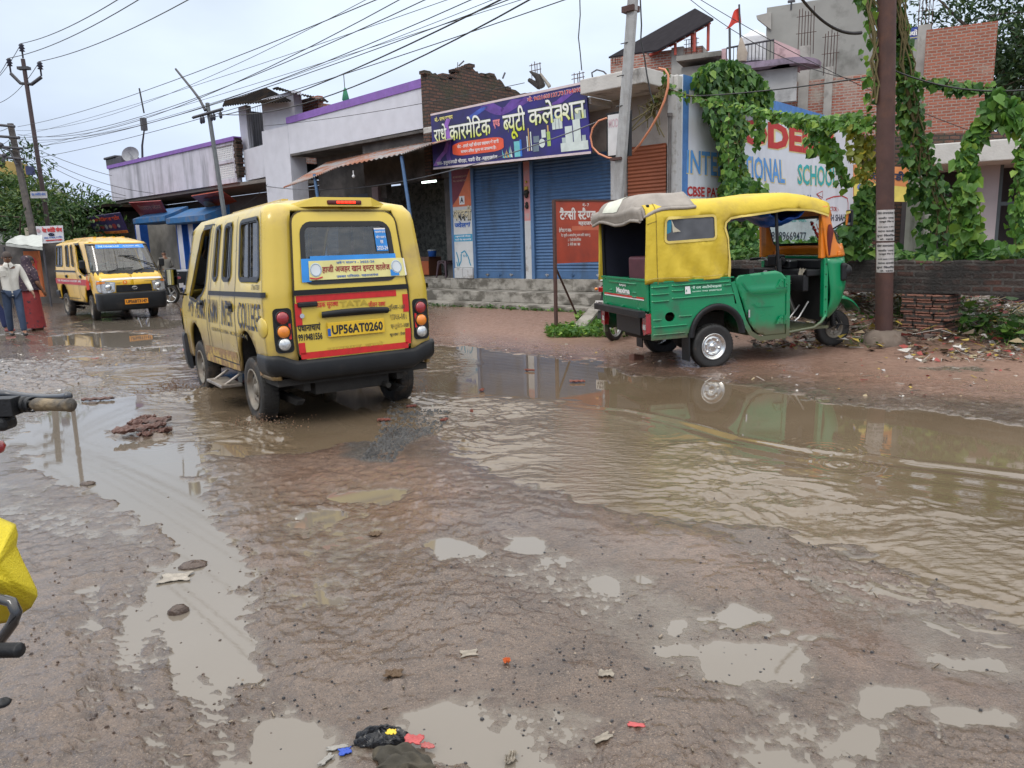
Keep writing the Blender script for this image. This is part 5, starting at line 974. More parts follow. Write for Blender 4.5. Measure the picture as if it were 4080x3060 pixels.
pq=MB();pq.box(xe+.02,xf-.03,13.90,14.25,.672,zt+.05);part('pillar',pq,pillar_w,SB,'peeling whitewashed pillar');pq=MB();pq.box(xg+.03,-8.02,13.98,14.4,.3,4.44);part('pillar',pq,pillar_w,SB)
dp=MB();dp.cyl((xg+.10,13.95,.7),(xg+.10,13.95,3.95),.035,n=8);dp.cyl((xg+.10,13.95,3.93),(xg+.10,13.95,4.0),.055,n=8);part('drain_pipe',dp,mat('pipe_grey',(.16,.15,.15),.8,.3,5),SB)
wl=MB();wl.box(x0-.1,-8.04,14.03,14.3,zt,4.44);wl.box(-8.7,-8.04,14.05,14.3,.0,.7);wl.box(x0-.1,-8.04,14.26,18,.3,.66,0);wl.box(x0-.1,x0+.02,14.3,20,.6,4.44);wl.box(xa-.1,-8.1,14.3,14.5,.66,zt);part('wall',wl,plaster_g,SB)
sl=MB();sl.box(-9.62,-8.12,12.92,16.5,4.44,4.73);sl.box(-14.8,-9.62,13.28,16.5,4.30,4.45);sl.box(-8.12,-8.02,14.0,14.3,4.44,4.72);part('canopy_slab',sl,slabm,SB,bevel=.02)
bd=MB();bx0,bx1=x0+.05,xa-.05;fm=facade_map(13.93);bd.box(bx0,bx1,13.93,13.96,.95,3.44)
BD=solo('jeweller_board',bd,mat('board_white',(.55,.57,.58),.6,.06,4,stain=(.35,.36,.36),sscale=3,sth=(.55,.8)),'tall narrow painted jeweller board standing left of the first blue shutter','signboard',FF)
q=MB();w_=bx1-bx0;q.prism([fm(bx0,2.55,.002),fm(bx0+w_*.3,2.72,.002),fm(bx0+w_*.62,3.0,.002),fm(bx1,3.42,.002),fm(bx0,3.42,.002)],(0,-.002,0),0);q.add([fm(bx0,2.50,.003),fm(bx1,2.50,.003),fm(bx1,3.41,.003),fm(bx0+w_*.6,3.0,.003),fm(bx0+w_*.3,2.73,.003),fm(bx0,2.56,.003)],[(0,1,2,3,4,5)],1)
q.add([fm(bx0,1.62,.003),fm(bx1,1.62,.003),fm(bx1,1.80,.003),fm(bx0,1.80,.003)],[(0,1,2,3)],2);q.add([fm(bx0+w_*.38,2.55,.006),fm(bx0+w_*.66,2.55,.006),fm(bx0+w_*.66,2.76,.006),fm(bx0+w_*.38,2.76,.006)],[(0,1,2,3)],3)
part('board_print',q,[mat('print_maroon',(.17,.03,.05),.6),mat('print_orange',(.60,.16,.07),.6),mat('print_skyblue',(.05,.30,.50),.6),white],BD)
label_part([('अश्वनी',(bx0+.02,2.16,bx1-.01,2.52))],None,fm,mat('letter_cream',(.62,.55,.38),.6),BD,.03,.010);label_part([('अश्वनी',(bx0+.0,2.13,bx1+.0,2.52))],None,fm,blackink,BD,.06,.007)
label_part([('ज्वेलर्स',(bx0+.04,1.97,bx1-.05,2.13))],None,fm,blueink,BD,.04,.006);label_part([('हनुमानगढ़ी चौराहा',(bx0+.06,1.72,bx1-.06,1.78)),('पडरी रोड महराजगंज',(bx0+.04,1.64,bx1-.04,1.70))],None,fm,white,BD,.02,.006)
label_part([('A',(bx0+w_*.43,2.59,bx0+w_*.61,2.73))],None,fm,blackink,BD,.03,.009);label_part([('8383882471',(bx0+.05,3.22,bx1-.10,3.27)),('9616048764',(bx0+.05,3.12,bx1-.14,3.17))],None,fm,mat('dull_print',(.35,.2,.15),.6),BD,.02,.006)
lv=MB()
for pts in([(.1,1.35),(.2,1.15),(.22,1.0)],[(.35,1.32),(.55,1.38),(.72,1.25),(.80,1.12)],[(.36,1.30),(.34,1.12),(.2,.98)],[(.78,1.12),(.86,1.0)],[(.1,1.10),(.14,.98)],[(.5,1.28),(.52,1.22)],[(.62,1.28),(.63,1.22)]):ribbon(lv,[(bx0+w_*a,z)for a,z in pts],.035,fm,.005)
part('painted_figure',lv,mat('paint_teal_line',(.03,.25,.40),.6,.2,20),BD)
sb=MB();sb.box(bx0,bx0+w_*.45,13.88,14.0,.672,.94);sb.box(bx0+w_*.47,bx1,13.88,14.0,.672,.94);solo('stone_block',sb,pillar_w,'pair of pale stone blocks under the tall jeweller board','block',FF,bevel=.015)
cor=[PX(1727,672,13.2),PX(2355,607,13.2),PX(2333,328,13.2),PX(1716,458,13.2)]
bm=quadmap(*cor);CB=thing('shop_banner','long purple and blue cosmetics shop banner hung above the blue shutters','banner',FF,(-12,13.2,3.4))
b_=MB();b_.prism([bm(*p)for p in((0,0),(1,0),(1,1),(0,1))],(0,.04,0));mpan=mat('banner_navy',(.018,.016,.05),.4,.3,1.2,stain=(.03,.02,.24),sscale=.55,sth=(.36,.62));pb=part('panel',b_,mpan,CB)
fr=MB()
for pp_ in([(0,0),(1,0)],[(0,1),(1,1)]):ribbon(fr,pp_,.035,bm,.006,0,.2)
part('frame_strip',fr,mat('strip_pinkwhite',(.62,.52,.54),.5,.1,6),CB)
sw=MB()
for pts,wdt,m_ in(([(.40,.98),(.46,.86),(.5,.80),(.56,.86),(.62,.98)],.09,0),([(.02,.05),(.05,.18),(.10,.30),(.13,.50),(.11,.75),(.14,.90)],.035,1),([(.13,.45),(.115,.22),(.125,.08)],.03,0),([(.28,.80),(.36,.90),(.42,.96)],.05,2),([(.60,.86),(.70,.97)],.07,0),([(.72,.70),(.85,.80),(.96,.97)],.05,0)):
 P=[]
 for i in range(len(pts)-1):
  for k in range(5):t=k/5;P.append((pts[i][0]*(1-t)+pts[i+1][0]*t,pts[i][1]*(1-t)+pts[i+1][1]*t))
 for w2,of in((wdt,.004),(wdt*.5,.005)):ribbon(sw,P,w2,bm,of,m_,.02)
part('printed_swirl',sw,[mat('swirl_violet',(.12,.05,.30),.4,.3,5),mat('swirl_lilac',(.28,.12,.48),.4,.3,5),mat('swirl_blue',(.05,.10,.45),.4,.3,5)],CB)
pill=MB();pill.add([bm(.15+.35*((x+1)/2),.18+.24*((y+1)/2),.007)for x,y in[(2*p[0]-1,2*p[1]-1)for p in rrect(0,1,0,1,.25,5)]],[tuple(range(24))]);part('red_pill',pill,mat('pill_red',(.72,.10,.045),.5),CB)
for mt_,bo_,of_ in((mat('outline_olive',(.03,.05,.01),.5),.05,.009),(twotone('letters_white_yellow',(.80,.82,.78),(.62,.68,.04),.25,.62),.012,.013)):
 label_part([('राधे',(.02,.48,.115,.80)),('कारमेटिक',(.135,.46,.425,.84)),('ब्यूटी',(.505,.34,.645,.86)),('कलेक्शन',(.665,.50,.99,.86))],None,bm,mt_,CB,bo_,of_)
label_part([('एण्ड',(.44,.55,.485,.70))],None,bm,mat('letter_pinkred',(.75,.25,.28),.5),CB,.04,.010)
label_part([('मो.- पवन कश्यप',(.03,.85,.165,.945))],None,bm,yellowink,CB,.03,.009);label_part([('मो. 9621603127,7317640951',(.665,.87,.985,.965))],None,bm,mat('letter_white',(.75,.72,.75),.5),CB,.05,.008);label_part([('मो. 9621603127,7317640951',(.667,.875,.983,.96))],None,bm,redink,CB,.015,.011)
label_part([('नोट - हमारे यहाँ सौन्दर्य प्रसाधन के सभी',(.185,.305,.47,.385)),('सामान उचित मूल्य पर उपलब्ध है।',(.21,.205,.45,.285)),('पता- हनुमानगढ़ी चौराहा, पडरी रोड -महराजगंज',(.03,.035,.455,.135))],None,bm,white,CB,.025,.011)
pr=MB()
def rct(x0_,y0_,x1_,y1_,m_,o=.009):pr.add([bm(x0_,y0_,o),bm(x1_,y0_,o),bm(x1_,y1_,o),bm(x0_,y1_,o)],[(0,1,2,3)],m_)
rng=random.Random(3)
for k in range(6):x=.49+.01*k;pr.add([bm(x,.06,.009),bm(x+.012,.05,.009),bm(x+rng.uniform(-.01,.02),.06+rng.uniform(.08,.2),.009)],[(0,1,2)],rng.choice((0,1,3)))
rct(.565,.05,.60,.30,1);rct(.60,.05,.612,.32,2);
for x,h in((.645,.24),(.655,.36),(.668,.30)):rct(x,.12,x+.006,.12+h,3 if h>.3 else 0)
rct(.68,.10,.715,.22,4);rct(.685,.24,.72,.34,4);pr.add([bm(.735+.018*math.cos(t),.22+.07*math.sin(t),.010)for t in[k*.5236 for k in range(12)]],[tuple(range(12))],0);rct(.765,.16,.785,.38,5);rct(.77,.38,.778,.48,3);rct(.735,.30,.76,.42,0,.0095)
for x in(.80,.82,.84):rct(x,.40,x+.018,.56,0);rct(x+.003,.56,x+.014,.62,2)
rct(.84,.05,.99,.18,0);rct(.87,.18,.91,.42,0,.0095);rct(.915,.18,.955,.50,0,.0098);rct(.93,.50,.99,.62,6);rct(.85,.18,.87,.26,6);rct(.96,.18,.98,.26,6)
part('printed_products',pr,[mat('pr_white',(.6,.68,.66),.5),mat('pr_cyan',(.15,.5,.55),.5),mat('pr_blue',(.03,.15,.55),.5),mat('pr_gold',(.55,.35,.12),.5),mat('pr_slate',(.15,.2,.25),.5),mat('pr_green',(.35,.5,.12),.5),mat('pr_pale',(.42,.50,.50),.5)],CB)
MBd=thing('market_building','white building with a purple-edged parapet above open dark shops','building',FF,(-19,14,0))
p=MB();T=[(-22.02,4.57),(-15.42,4.60),(-15.42,5.62),(-22.02,5.49)];p.prism([(x,14.0,z)for x,z in T],(0,.22,0));part('parapet',p,plaster_w,MBd)
p=MB();p.prism([(-22.05,13.97,5.49),(-15.40,13.97,5.62),(-15.40,13.97,5.84),(-22.05,13.97,5.69)],(0,.28,0));part('coping',p,purple,MBd)
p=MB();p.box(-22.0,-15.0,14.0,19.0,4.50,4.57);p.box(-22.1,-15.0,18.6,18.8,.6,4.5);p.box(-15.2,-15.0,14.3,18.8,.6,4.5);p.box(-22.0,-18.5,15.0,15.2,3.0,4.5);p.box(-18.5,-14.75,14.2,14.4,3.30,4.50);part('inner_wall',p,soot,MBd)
p=MB();p.box(-23.6,-22.03,14.0,14.6,0,5.45);part('column',p,plaster_w,MBd)
p=MB();p.box(-22.02,-14.7,13.9,18.6,.3,.66);part('floor',p,stepm,MBd)
p=MB();a=PX(1505,780,15.0);p.box(a.x-.15,a.x+.15,14.9,15.1,.6,4.4);part('pillar',p,mat('mauve_pillar',(.22,.17,.19),.8),MBd)
for x in(-21.2,-19.9):p=MB();p.loft([[Vector((x_,15.0-.02*(k%2),.7+.1*k))for x_ in(x-.5,x+.5)]for k in range(26)],0,False,False,False);part('dark_shutter',p,mat('dark_shutter_blue',(.04,.05,.075),.6),MBd)
wpm=mat('leafy_wallpaper',(.16,.165,.15),.7,.35,9,stain=(.06,.07,.06),sscale=7,sth=(.5,.58))
a=PX(1560,740,17.2);b=PX(1775,740,17.2);p=MB();p.box(a.x-1.6,b.x,17.2,17.3,.66,3.6);part('papered_wall',p,wpm,MBd)
bw=MB();base=[(1700,289),(1735,296),(1765,306),(1800,312),(1822,276),(1842,262),(1890,272),(1915,300),(1958,300),(1990,316),(2012,345),(2035,358),(2075,372),(2140,378),(2230,372),(2330,378)]
top=[loc(FF,px,py,x=-15.2)for px,py in base];top2=[]
for i in range(len(top)-1):
 for k in range(4):t=k/4;q=top[i].lerp(top[i+1],t);q.z+=rnd.uniform(-.05,.05);top2.append(q)
poly=[Vector((-15.2,top2[0].y,3.3))]+top2+[Vector((-15.2,top2[-1].y,3.3))];bw.prism(poly,(-.24,0,0))
BW=solo('old_brick_wall',bw,oldbrick,'dark crumbling brick wall rising behind the cosmetics banner','wall',FF)
for k in range(16):
 q=rnd.choice(top2);s=MB();s.box(-15.38,-15.18,q.y-.1,q.y+.12,q.z-.03,q.z+.05,M=None);part('loose_brick',s,oldbrick,BW)
for(px,py,qx,qy,r_)in((1828,262,1848,243,.02),(2003,312,2012,290,.025),(1822,270,1824,248,.01)):
 s=MB();A=loc(FF,px,py,x=-15.2);B=loc(FF,qx,qy,x=-15.2);s.cyl(A,B,r_,n=6);solo('scrap_stick',s,steelb,{1828:'longest grey stick poking up from the crumbling brick wall',2003:'slanted stick poking out near the low end of the crumbling brick wall',1822:'very thin short rod beside the longest stick on the crumbling wall'}[px],'stick',FF,group='sticks in the crumbling wall')
lg=MB();A=PX(2160,345,14.6);B=PX(2112,285,14.6);lg.tube([A,A.lerp(B,.5)+Vector((.05,0,.05)),B],[.09,.08,.02],6);A2=PX(2150,345,14.6);B2=PX(2108,318,14.6);lg.tube([A2,B2],[.08,.05],6);solo('charred_beam',lg,mat('charred_wood',(.03,.025,.022),.9,.3,9,bump=.6),'charred broken timber standing up behind the cosmetics banner','timber',FF)
lg=MB();A=PX(2190,345,14.6);B=PX(2153,294,14.6);lg.tube([A,B],[.05,.03],4);solo('grey_plank',lg,mat('grey_wood',(.25,.23,.20),.9,.2,9),'thin grey plank leaning right of the charred timber','plank',FF)
def rebar(px,py,h,n,fr_,y,lab,grp='reinforcement bars sticking out of columns'):
 s=MB();A=loc(fr_,px,py,y=y)
 for k in range(n):dx=.09*(k-(n-1)/2);s.tube([A+Vector((dx,.05*(k%2),-.2)),A+Vector((dx+rnd.uniform(-.02,.02),0,h*rnd.uniform(.8,1)))],.012,4)
 if n>3:
  for z in(.35*h,.75*h):s.tube([A+Vector((-.05*n,-.02,z)),A+Vector((.05*n,-.02,z))],.010,4)
 return solo('rebar_bundle',s,rust,lab,'rebar',fr_,group=grp)
rebar(2135,300,.35,4,FF,16,'rebar standing behind the charred timber');rebar(2305,326,.25,4,FF,16,'rebar behind the right end of the cosmetics banner')
pf=MB();A=PX(1377,390,14.1);pf.tube([A+Vector((0,0,-.1)),A+Vector((-.02,0,.68))],.012,5);pf.lathe([(.02,.28),(.05,.22),(.09,.05),(.11,-.05),(.06,-.12)],A,(0,0,1),10,1);solo('flag_stick',pf,[steelb,mat('furled_green',(.03,.18,.10),.8,.3,9)],'thin stick with a furled green flag on the purple-edged parapet','flag',FF)
aw=MB();A=PX(1128,748,12.5);B=PX(1345,665,12.5);B2=PX(1600,613,12.5);Cc=PX(1724,570,12.5);front=[A,A.lerp(B,.5)+Vector((0,0,-.03)),B,B2,Cc]
def awn(a,b):
 t=a*4;i=min(3,int(t));q=front[i].lerp(front[i+1],t-i);z=q.z+b*(4.42-q.z)*.75+.018*math.cos(a*105*math.pi);return Vector((q.x,q.y+b*1.6,z))
aw.grid(awn,420,5);ao=solo('tin_awning',aw,tin,'rusty corrugated tin awning sloping out over the open shops','awning',FF);md=ao.modifiers.new('thick','SOLIDIFY');md.thickness=.006
for(px,py,qx,qy,lab)in((1600,622,1630,830,'slim blue post under the right part of the tin awning'),(1252,694,1268,800,'slim blue post under the left part of the tin awning')):
 A=PX(px,py,12.6);B=PX(qx,qy,12.6);D=A+(B-A)*((A.z-.05)/(A.z-B.z));s=MB();s.cyl(A,D,.045,n=8);solo('awning_post',s,blue_fr,lab,'post',FF,group='blue awning posts')
rl=MB();A=PX(930,735,12.4);B=PX(1140,742,12.5);
s=MB();A=PX(1712,725,15.6);s.box(A.x-.30,A.x+.30,15.55,15.6,A.z-.02,A.z+.03);solo('tube_light',s,tube_light,'lit white tube lamp on the ceiling of the open shop','lamp',FF)
s=MB();A=PX(1690,1080,15.2);s.box(A.x-.7,A.x+.45,15.0,15.5,.67,1.22,0);s.box(A.x+.0,A.x+.45,14.98,15.0,.70,1.10,1);solo('shop_counter',s,[mat('counter_brown',(.12,.05,.03),.6),mat('counter_orange',(.42,.10,.03),.6)],'brown counter with an orange front panel inside the open shop','counter',FF,bevel=.01)
A=PX(1722,1000,15.1);s=MB();s.lathe([(.001,.0),(.11,.0),(.13,.16),(.135,.17)],(A.x,15.1,1.225),(0,0,1),16,0);s.lathe([(.14,.165),(.14,.20),(.05,.22),(.001,.22)],(A.x,15.1,1.225),(0,0,1),16,1);solo('lidded_bucket',s,[blueink,mat('lid_grey',(.25,.28,.30),.5)],'blue bucket with a grey lid standing on the shop counter','bucket',FF)
def stool(x,y,z,fr_,lab):
 t_=thing('plastic_stool',lab,'stool',fr_,(x,y,z));m_=mat('stool_plum',(.055,.03,.04),.35,.1,6)
 s=MB();s.box(x-.15,x+.15,y-.15,y+.15,z+.43,z+.46);part('seat',s,m_,t_,bevel=.02)
 for a,b in((-1,-1),(1,-1),(-1,1),(1,1)):l=MB();l.tube([(x+a*.13,y+b*.13,z+.44),(x+a*.19,y+b*.19,z)],[.04,.025],6);part('leg',l,m_,t_)
 for(ax_,sg)in((0,-1),(1,1),(1,-1)):
  s=MB();pts=[]
  for k in range(9):
   u=-1+2*k/8;h=.40-.12*abs(u)**3;pts.append(Vector((x+u*.14,y+sg*.15,z+h))if ax_==0 else Vector((x+sg*.15,y+u*.14,z+h)))
  s.tube(pts,.022,6);part('apron',s,m_,t_)
A=PX(1778,1103,14.15);stool(A.x-.05,14.2,.672,FF,'dark plum plastic stool at the mouth of the open shop')
s=MB();A=PX(1445,700,12.9);s.ball((A.x,12.6,A.z-.03),.045,8);s.cyl((A.x,12.6,A.z),(A.x,12.6,A.z+.12),.015,n=6);solo('light_bulb',s,white,'unlit bulb hanging under the tin awning','bulb',FF)
LBd=thing('balcony_building','lilac building with a stained purple-edged balcony parapet over small shops','building',FF,(-31,14,0))
p=MB();p.box(-36.7,-27.2,14.0,14.2,3.96,5.36);p.box(-27.2,-25.5,14.0,14.2,3.96,4.12);p.box(-27.2,-27.02,14.0,14.2,4.12,5.36);p.box(-25.62,-25.45,14.0,14.2,4.12,5.36);p.box(-27.02,-25.62,14.0,14.2,4.66,4.76);p.box(-27.02,-25.62,14.0,14.2,5.26,5.36);p.box(-36.7,-36.5,14.2,17,3.96,5.36);part('balcony_wall',p,plaster_l,LBd)
p=MB();p.box(-36.75,-25.4,13.95,14.26,5.36,5.50);part('coping',p,purple,LBd)
for z0,z1 in((4.12,4.66),(4.76,5.26)):
 j=MB();n=12
 for k in range(n):
  x=-27.0+1.38*(k+.5)/n;rw=7
  for r_ in range(rw):zz=z0+(z1-z0)*(r_+.5)/rw;dz=(z1-z0)/rw;j.add([(x-.05,14.05,zz-dz/2),(x-.01,14.05,zz-dz/2),(x+.05,14.05,zz),(x+.01,14.05,zz)],[(0,1,2,3)]);j.add([(x+.01,14.05,zz),(x+.05,14.05,zz),(x-.01,14.05,zz+dz/2),(x-.05,14.05,zz+dz/2)],[(0,1,2,3)])
 for k in range(8):zz=z0+(z1-z0)*k/7;j.box(-27.0,-25.63,14.04,14.07,zz-.012,zz+.012)
 jo=part('lattice_panel',j,white,LBd);md=jo.modifiers.new('thick','SOLIDIFY');md.thickness=.04
p=MB();p.box(-36.6,-23.6,14.1,16.4,3.84,3.955);p.box(-36.6,-23.6,16.2,16.5,0,3.8);p.box(-36.7,-36.45,14.3,16.4,0,3.8);part('lower_wall',p,mat('cream_shop_wall',(.20,.18,.165),.85,.15,2,stain=(.15,.14,.13),sscale=1.5),LBd)
p=MB();
for k in range(18):z=4.12+.074*k;p.box(-25.5+rnd.uniform(-.05,.05),-25.33+rnd.uniform(-.03,.06),13.98,14.22,z,z+.07)
part('broken_brick_edge',p,oldbrick,LBd)
k0,k1,k2,k3=PX(955,500,14.4).x,PX(985,500,14.4).x,PX(1060,500,14.4).x,-23.6;zb_=PX(1000,597,14.4).z;zt_=PX(1000,425,14.4).z
p=MB();p.prism([(-25.35,14.25,4.0),(-23.6,14.05,4.0),(-23.6,14.05,zb_),(-25.35,14.25,zb_)],(0,.2,0));p.box(k0,k1,14.4,14.6,zb_,zt_+.1);p.box(k2,-22.03,14.3,14.6,5.3,zt_+.1);p.box(k0,k0+.1,14.6,17,4,zt_);part('stair_tower_wall',p,plaster_w,LBd)
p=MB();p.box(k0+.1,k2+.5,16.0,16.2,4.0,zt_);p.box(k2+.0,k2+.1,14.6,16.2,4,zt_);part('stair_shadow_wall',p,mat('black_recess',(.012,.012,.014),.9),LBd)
p=MB();p.box(-23.6,-22.0,15.2,15.4,5.3,6.5);p.box(-23.62,-23.5,14.6,17,4.5,6.6);part('bare_brick_panel',p,redbrick2,LBd)
gm=MB();
for k in range(9):gm.tube([(k1+(k2-k1)*k/8,14.5,zb_),(k1+(k2-k1)*k/8,14.5,zt_)],.006,4)
part('window_grille',gm,steelb,LBd)
def corr(name,P00,P10,P11,P01,n,m_,lab,cat='tin roof',parent=None,fr_=FF,amp=.018):
 mb=MB();f=quadmap(P00,P10,P11,P01);nr=(Vector(P10)-Vector(P00)).cross(Vector(P01)-Vector(P00)).normalized()
 mb.grid(lambda a,b:f(a,b)+nr*(amp*math.cos(a*n*2*math.pi))+nr*.02*math.sin(a*5+b*3),n*5,4)
 o=part(name,mb,m_,parent)if parent else solo(name,mb,m_,lab,cat,fr_);md=o.modifiers.new('thick','SOLIDIFY');md.thickness=.006;return o
corr('corrugated_roof',PX(886,425,13.6),PX(1160,400,13.6),PX(1060,352,16.0),PX(900,398,16.0),26,tin_dark,None,parent=LBd);corr('corrugated_roof',PX(1085,355,14.0),PX(1310,405,14.0),PX(1290,395,16.5),PX(1110,348,16.5),18,tin_dark,None,parent=LBd)
for(p0,p1)in(((533,868),(661,864)),((665,866),(822,862))):
 A=PX(p0[0],p0[1],13.0);B=PX(p1[0],p1[1],13.0);s=MB();z=A.z
 prof=[(13.9,.32),(13.3,.07),(12.95,-.05),(12.95,-.24),(13.0,-.28),(13.9,-.28)]
 s.loft([[Vector((x,y,z+dz))for y,dz in prof]for x in(A.x,A.x+.02,B.x-.02,B.x)],0,True,True,False);so2=solo('blue_awning',s,mat('awning_blue',(.022,.12,.30),.6,.15,5,stain=(.16,.14,.13),sscale=3,sth=(.5,.75)),'blue box awning over the %s of the two little shops under the balcony'%('left' if p0[0]<600 else 'right'),'awning',FF,group='blue awnings under the balcony')
for px in(575,740,785):A=PX(px,1050,13.6);p=MB();p.box(A.x-.22,A.x+.22,13.5,13.8,0,3.0);p.box(A.x-.25,A.x-.22,13.48,13.8,0,3.0,1);p.box(A.x+.22,A.x+.25,13.48,13.8,0,3.0,1);part('shop_pillar',p,[plaster_w,mat('trim_blue',(.02,.12,.50),.5)],LBd)
A=PX(625,1050,15.0);p=MB();p.box(A.x-.5,A.x-.42,14.9,15.0,0,2.8);p.box(A.x+.42,A.x+.5,14.9,15.0,0,2.8);p.box(A.x-.5,A.x+.5,14.9,15.0,2.3,2.4);p.box(A.x-.42,A.x-.02,14.95,15.02,0,2.3);part('shop_door',p,mat('door_grey',(.33,.31,.33),.7),LBd)
def qsign(name,corners,ys,lab,m_,cat='signboard',fr_=FF,th=.03):
 P=[loc(fr_,px,py,y=y)for(px,py),y in zip(corners,ys)];f=quadmap(*P);o=thing(name,lab,cat,fr_,tuple((P[0]+P[1])/2));b=MB();nr=(P[1]-P[0]).cross(P[3]-P[0]).normalized();b.prism(P,-nr*th);part('panel',b,m_,o);return o,f
o,f=qsign('medical_store_sign',[(378,935),(513,927),(476,847),(345,865)],(12.7,12.7,12.3,12.3),'dark tilted medical store signboard with red letters above the orange-yellow van',mat('sign_indigo',(.05,.035,.12),.5,.2,4))
label_part([('शर्मा मेडिकल स्टोर',(.12,.68,.94,.90))],None,f,mat('sign_letter_red',(.72,.10,.05),.5),o,.04,.01)
q=MB();q.add([f(*p,.006)for p in((0,0),(1,0),(1,.14),(0,.14))],[(0,1,2,3)],0);q.add([f(.07+.045*math.cos(t),.78+.08*math.sin(t),.008)for t in[k*.5236 for k in range(12)]],[tuple(range(12))],0)
for k in range(7):x=.10+.12*k;q.add([f(x+(.04+.01*(k%3))*math.cos(t),.38+(.10+.04*(k%2))*math.sin(t),.008)for t in[j*.7854 for j in range(8)]],[tuple(range(8))],1+k%3)
part('printed_picture',q,[mat('sign_orange',(.65,.22,.05),.5),mat('sign_grey',(.32,.33,.36),.5),mat('sign_tan',(.4,.28,.2),.5),mat('sign_wine',(.35,.05,.06),.5)],o);label_part([('अंग्रेजी दवायें',(.06,.02,.5,.12)),('मो. 9838',(.6,.02,.95,.12))],None,f,mat('sign_deepred',(.4,.03,.03),.5),o,.02,.01)
o,f=qsign('jeweller_banner',[(566,867),(672,860),(640,800),(513,808)],(13.6,13.6,12.9,12.9),'tilted red jeweller banner above the left blue awning',mat('sign_red',(.30,.035,.03),.5,.25,4))
label_part([('शिवकान्त ज्वेलर्स',(.20,.48,.92,.85))],None,f,blackink,o,.06,.008);label_part([('शिवकान्त ज्वेलर्स',(.20,.48,.92,.85))],None,f,mat('sign_salmon',(.75,.30,.22),.5),o,.01,.012);q=MB();q.add([f(*p,.006)for p in((.2,0),(.85,0),(.85,.16),(.2,.16))],[(0,1,2,3)]);part('yellow_strip',q,yellowink,o);label_part([('सोने चाँदी के आभूषण',(.25,.03,.80,.13)),],None,f,blueink,o,.01,.01)
o,f=qsign('orange_banner',[(838,838),(943,803),(884,762),(762,782)],(14.2,14.2,13.0,13.0),'orange banner hung under the balcony beside the slim grey pole',mat('sign_orange_red',(.36,.055,.02),.5,.25,4))
label_part([('रामू स्वीट्स',(.22,.45,.85,.80))],None,f,mat('sign_brown',(.12,.02,.01),.5),o,.05,.01);q=MB();q.add([f(.10+.15*math.cos(t)+.1,.30+.30*math.sin(t),.008)for t in[k*.5236 for k in range(12)]],[tuple(range(12))],0);part('printed_oval',q,mat('sign_tan2',(.35,.22,.12),.5),o)
s=MB();A=PX(470,640,14.6);s.box(A.x-.9,A.x+.9,14.4,15.2,5.5,5.9);s.box(A.x-1.0,A.x+.3,14.35,15.25,5.9,6.0);solo('black_box',s,steelb,'low black box lying on the parapet at the left end of the balcony','box',FF,bevel=.03)
s=MB();A=PX(522,618,14.4);ax=Vector((.7,-.6,.35)).normalized();s.lathe([(.02,-.12),(.18,-.08),(.30,0.0),(.36,.08)],A,ax,20);s.cyl(A,A+Vector((0,0,-.4)),.03,n=6);s.tube([A-ax*.1,A+ax*.35],.012,5);so3=solo('satellite_dish',s,mat('dish_grey',(.30,.31,.33),.5),'small grey satellite dish behind the black box on the balcony parapet','dish',FF)
s=MB();A=PX(562,615,14.3);B=PX(575,515,14.3);s.tube([A+Vector((0,0,-.6)),A.lerp(B,.35),B],[.05,.045,.03],6);s.box(B.x-.10,B.x+.10,14.2,14.4,B.z-.05,B.z+.45);solo('lamp_post',s,steelb,'short leaning post with a small lamp box standing on the balcony roof','lamp post',FF)
s=MB();A=PX(345,850,13.0);B=PX(545,832,13.0);sh=thing('roadside_shed','low dark shed under a flat tin roof, left of the balcony building','shed',FF,(A.x,13.5,0));s.box(A.x+.3,B.x+1.5,14.4,14.6,0,A.z-.3);s.box(A.x+.3,A.x+.7,13.3,14.5,0,A.z-.3);part('wall',s,mat('shed_wall',(.25,.24,.22),.9,.2,3),sh)
s=MB();L0=PX(232,858,13.0);R0=PX(440,812,13.0);s.prism([(L0.x,12.8,L0.z-.10),(R0.x,12.8,R0.z-.12),(R0.x,12.8,R0.z),(L0.x,12.8,L0.z)],(0,2.6,0));part('roof',s,tin_dark,sh)
TS=thing('tea_stall','stall under a sagging white plastic sheet behind the walking man','stall',FW,(-14.5,24,0))
cr_=[fwd(22,968,23.5),fwd(170,985,23.5),fwd(168,935,26),fwd(60,940,26)];ff=quadmap(*cr_);s=MB();s.grid(lambda a,b:ff(a,b)+Vector((0,0,-.12*math.sin(math.pi*a)*math.sin(math.pi*b)+.02*math.sin(a*14+b*5))),16,12);part('plastic_sheet',s,mat('sheet_dirty_white',(.42,.44,.42),.6,.1,4),TS)
s=MB();cr2=[fwd(22,968,23.5),fwd(170,985,23.5)];s.grid(lambda a,b:cr2[0].lerp(cr2[1],a)+Vector((0,.02*math.sin(a*30),-.09*b)),20,3);part('sheet_edge',s,MC['sheet_dirty_white'],TS)
for px in(15,172):A=fwd(px,985,23.6);s=MB();s.cyl((A.x,23.6,0),(A.x,23.6,A.z),.035,n=6);part('pole',s,steelb,TS)
A=fwd(128,1010,24.5);s=MB();s.box(A.x-.22,A.x+.25,24.4,24.5,.3,1.75,0);part('orange_panel',s,mat('panel_orange',(.45,.13,.04),.7),TS);label_part([('टी',(A.x-.1,1.15,A.x+.2,1.55)),('हे',(A.x-.1,.65,A.x+.2,1.05))],None,lambda a,b,o=0:Vector((a,24.4-o,b)),redink,TS,.04,.01)
s=MB();A=fwd(60,1100,25.5);s.box(A.x-2.4,A.x+1.6,25.4,25.6,0,2.0);part('back_wall',s,soot,TS);s=MB();s.box(A.x-2.2,A.x-.6,24.0,24.6,0,1.0);part('table',s,mat('table_blue',(.05,.08,.20),.7),TS)
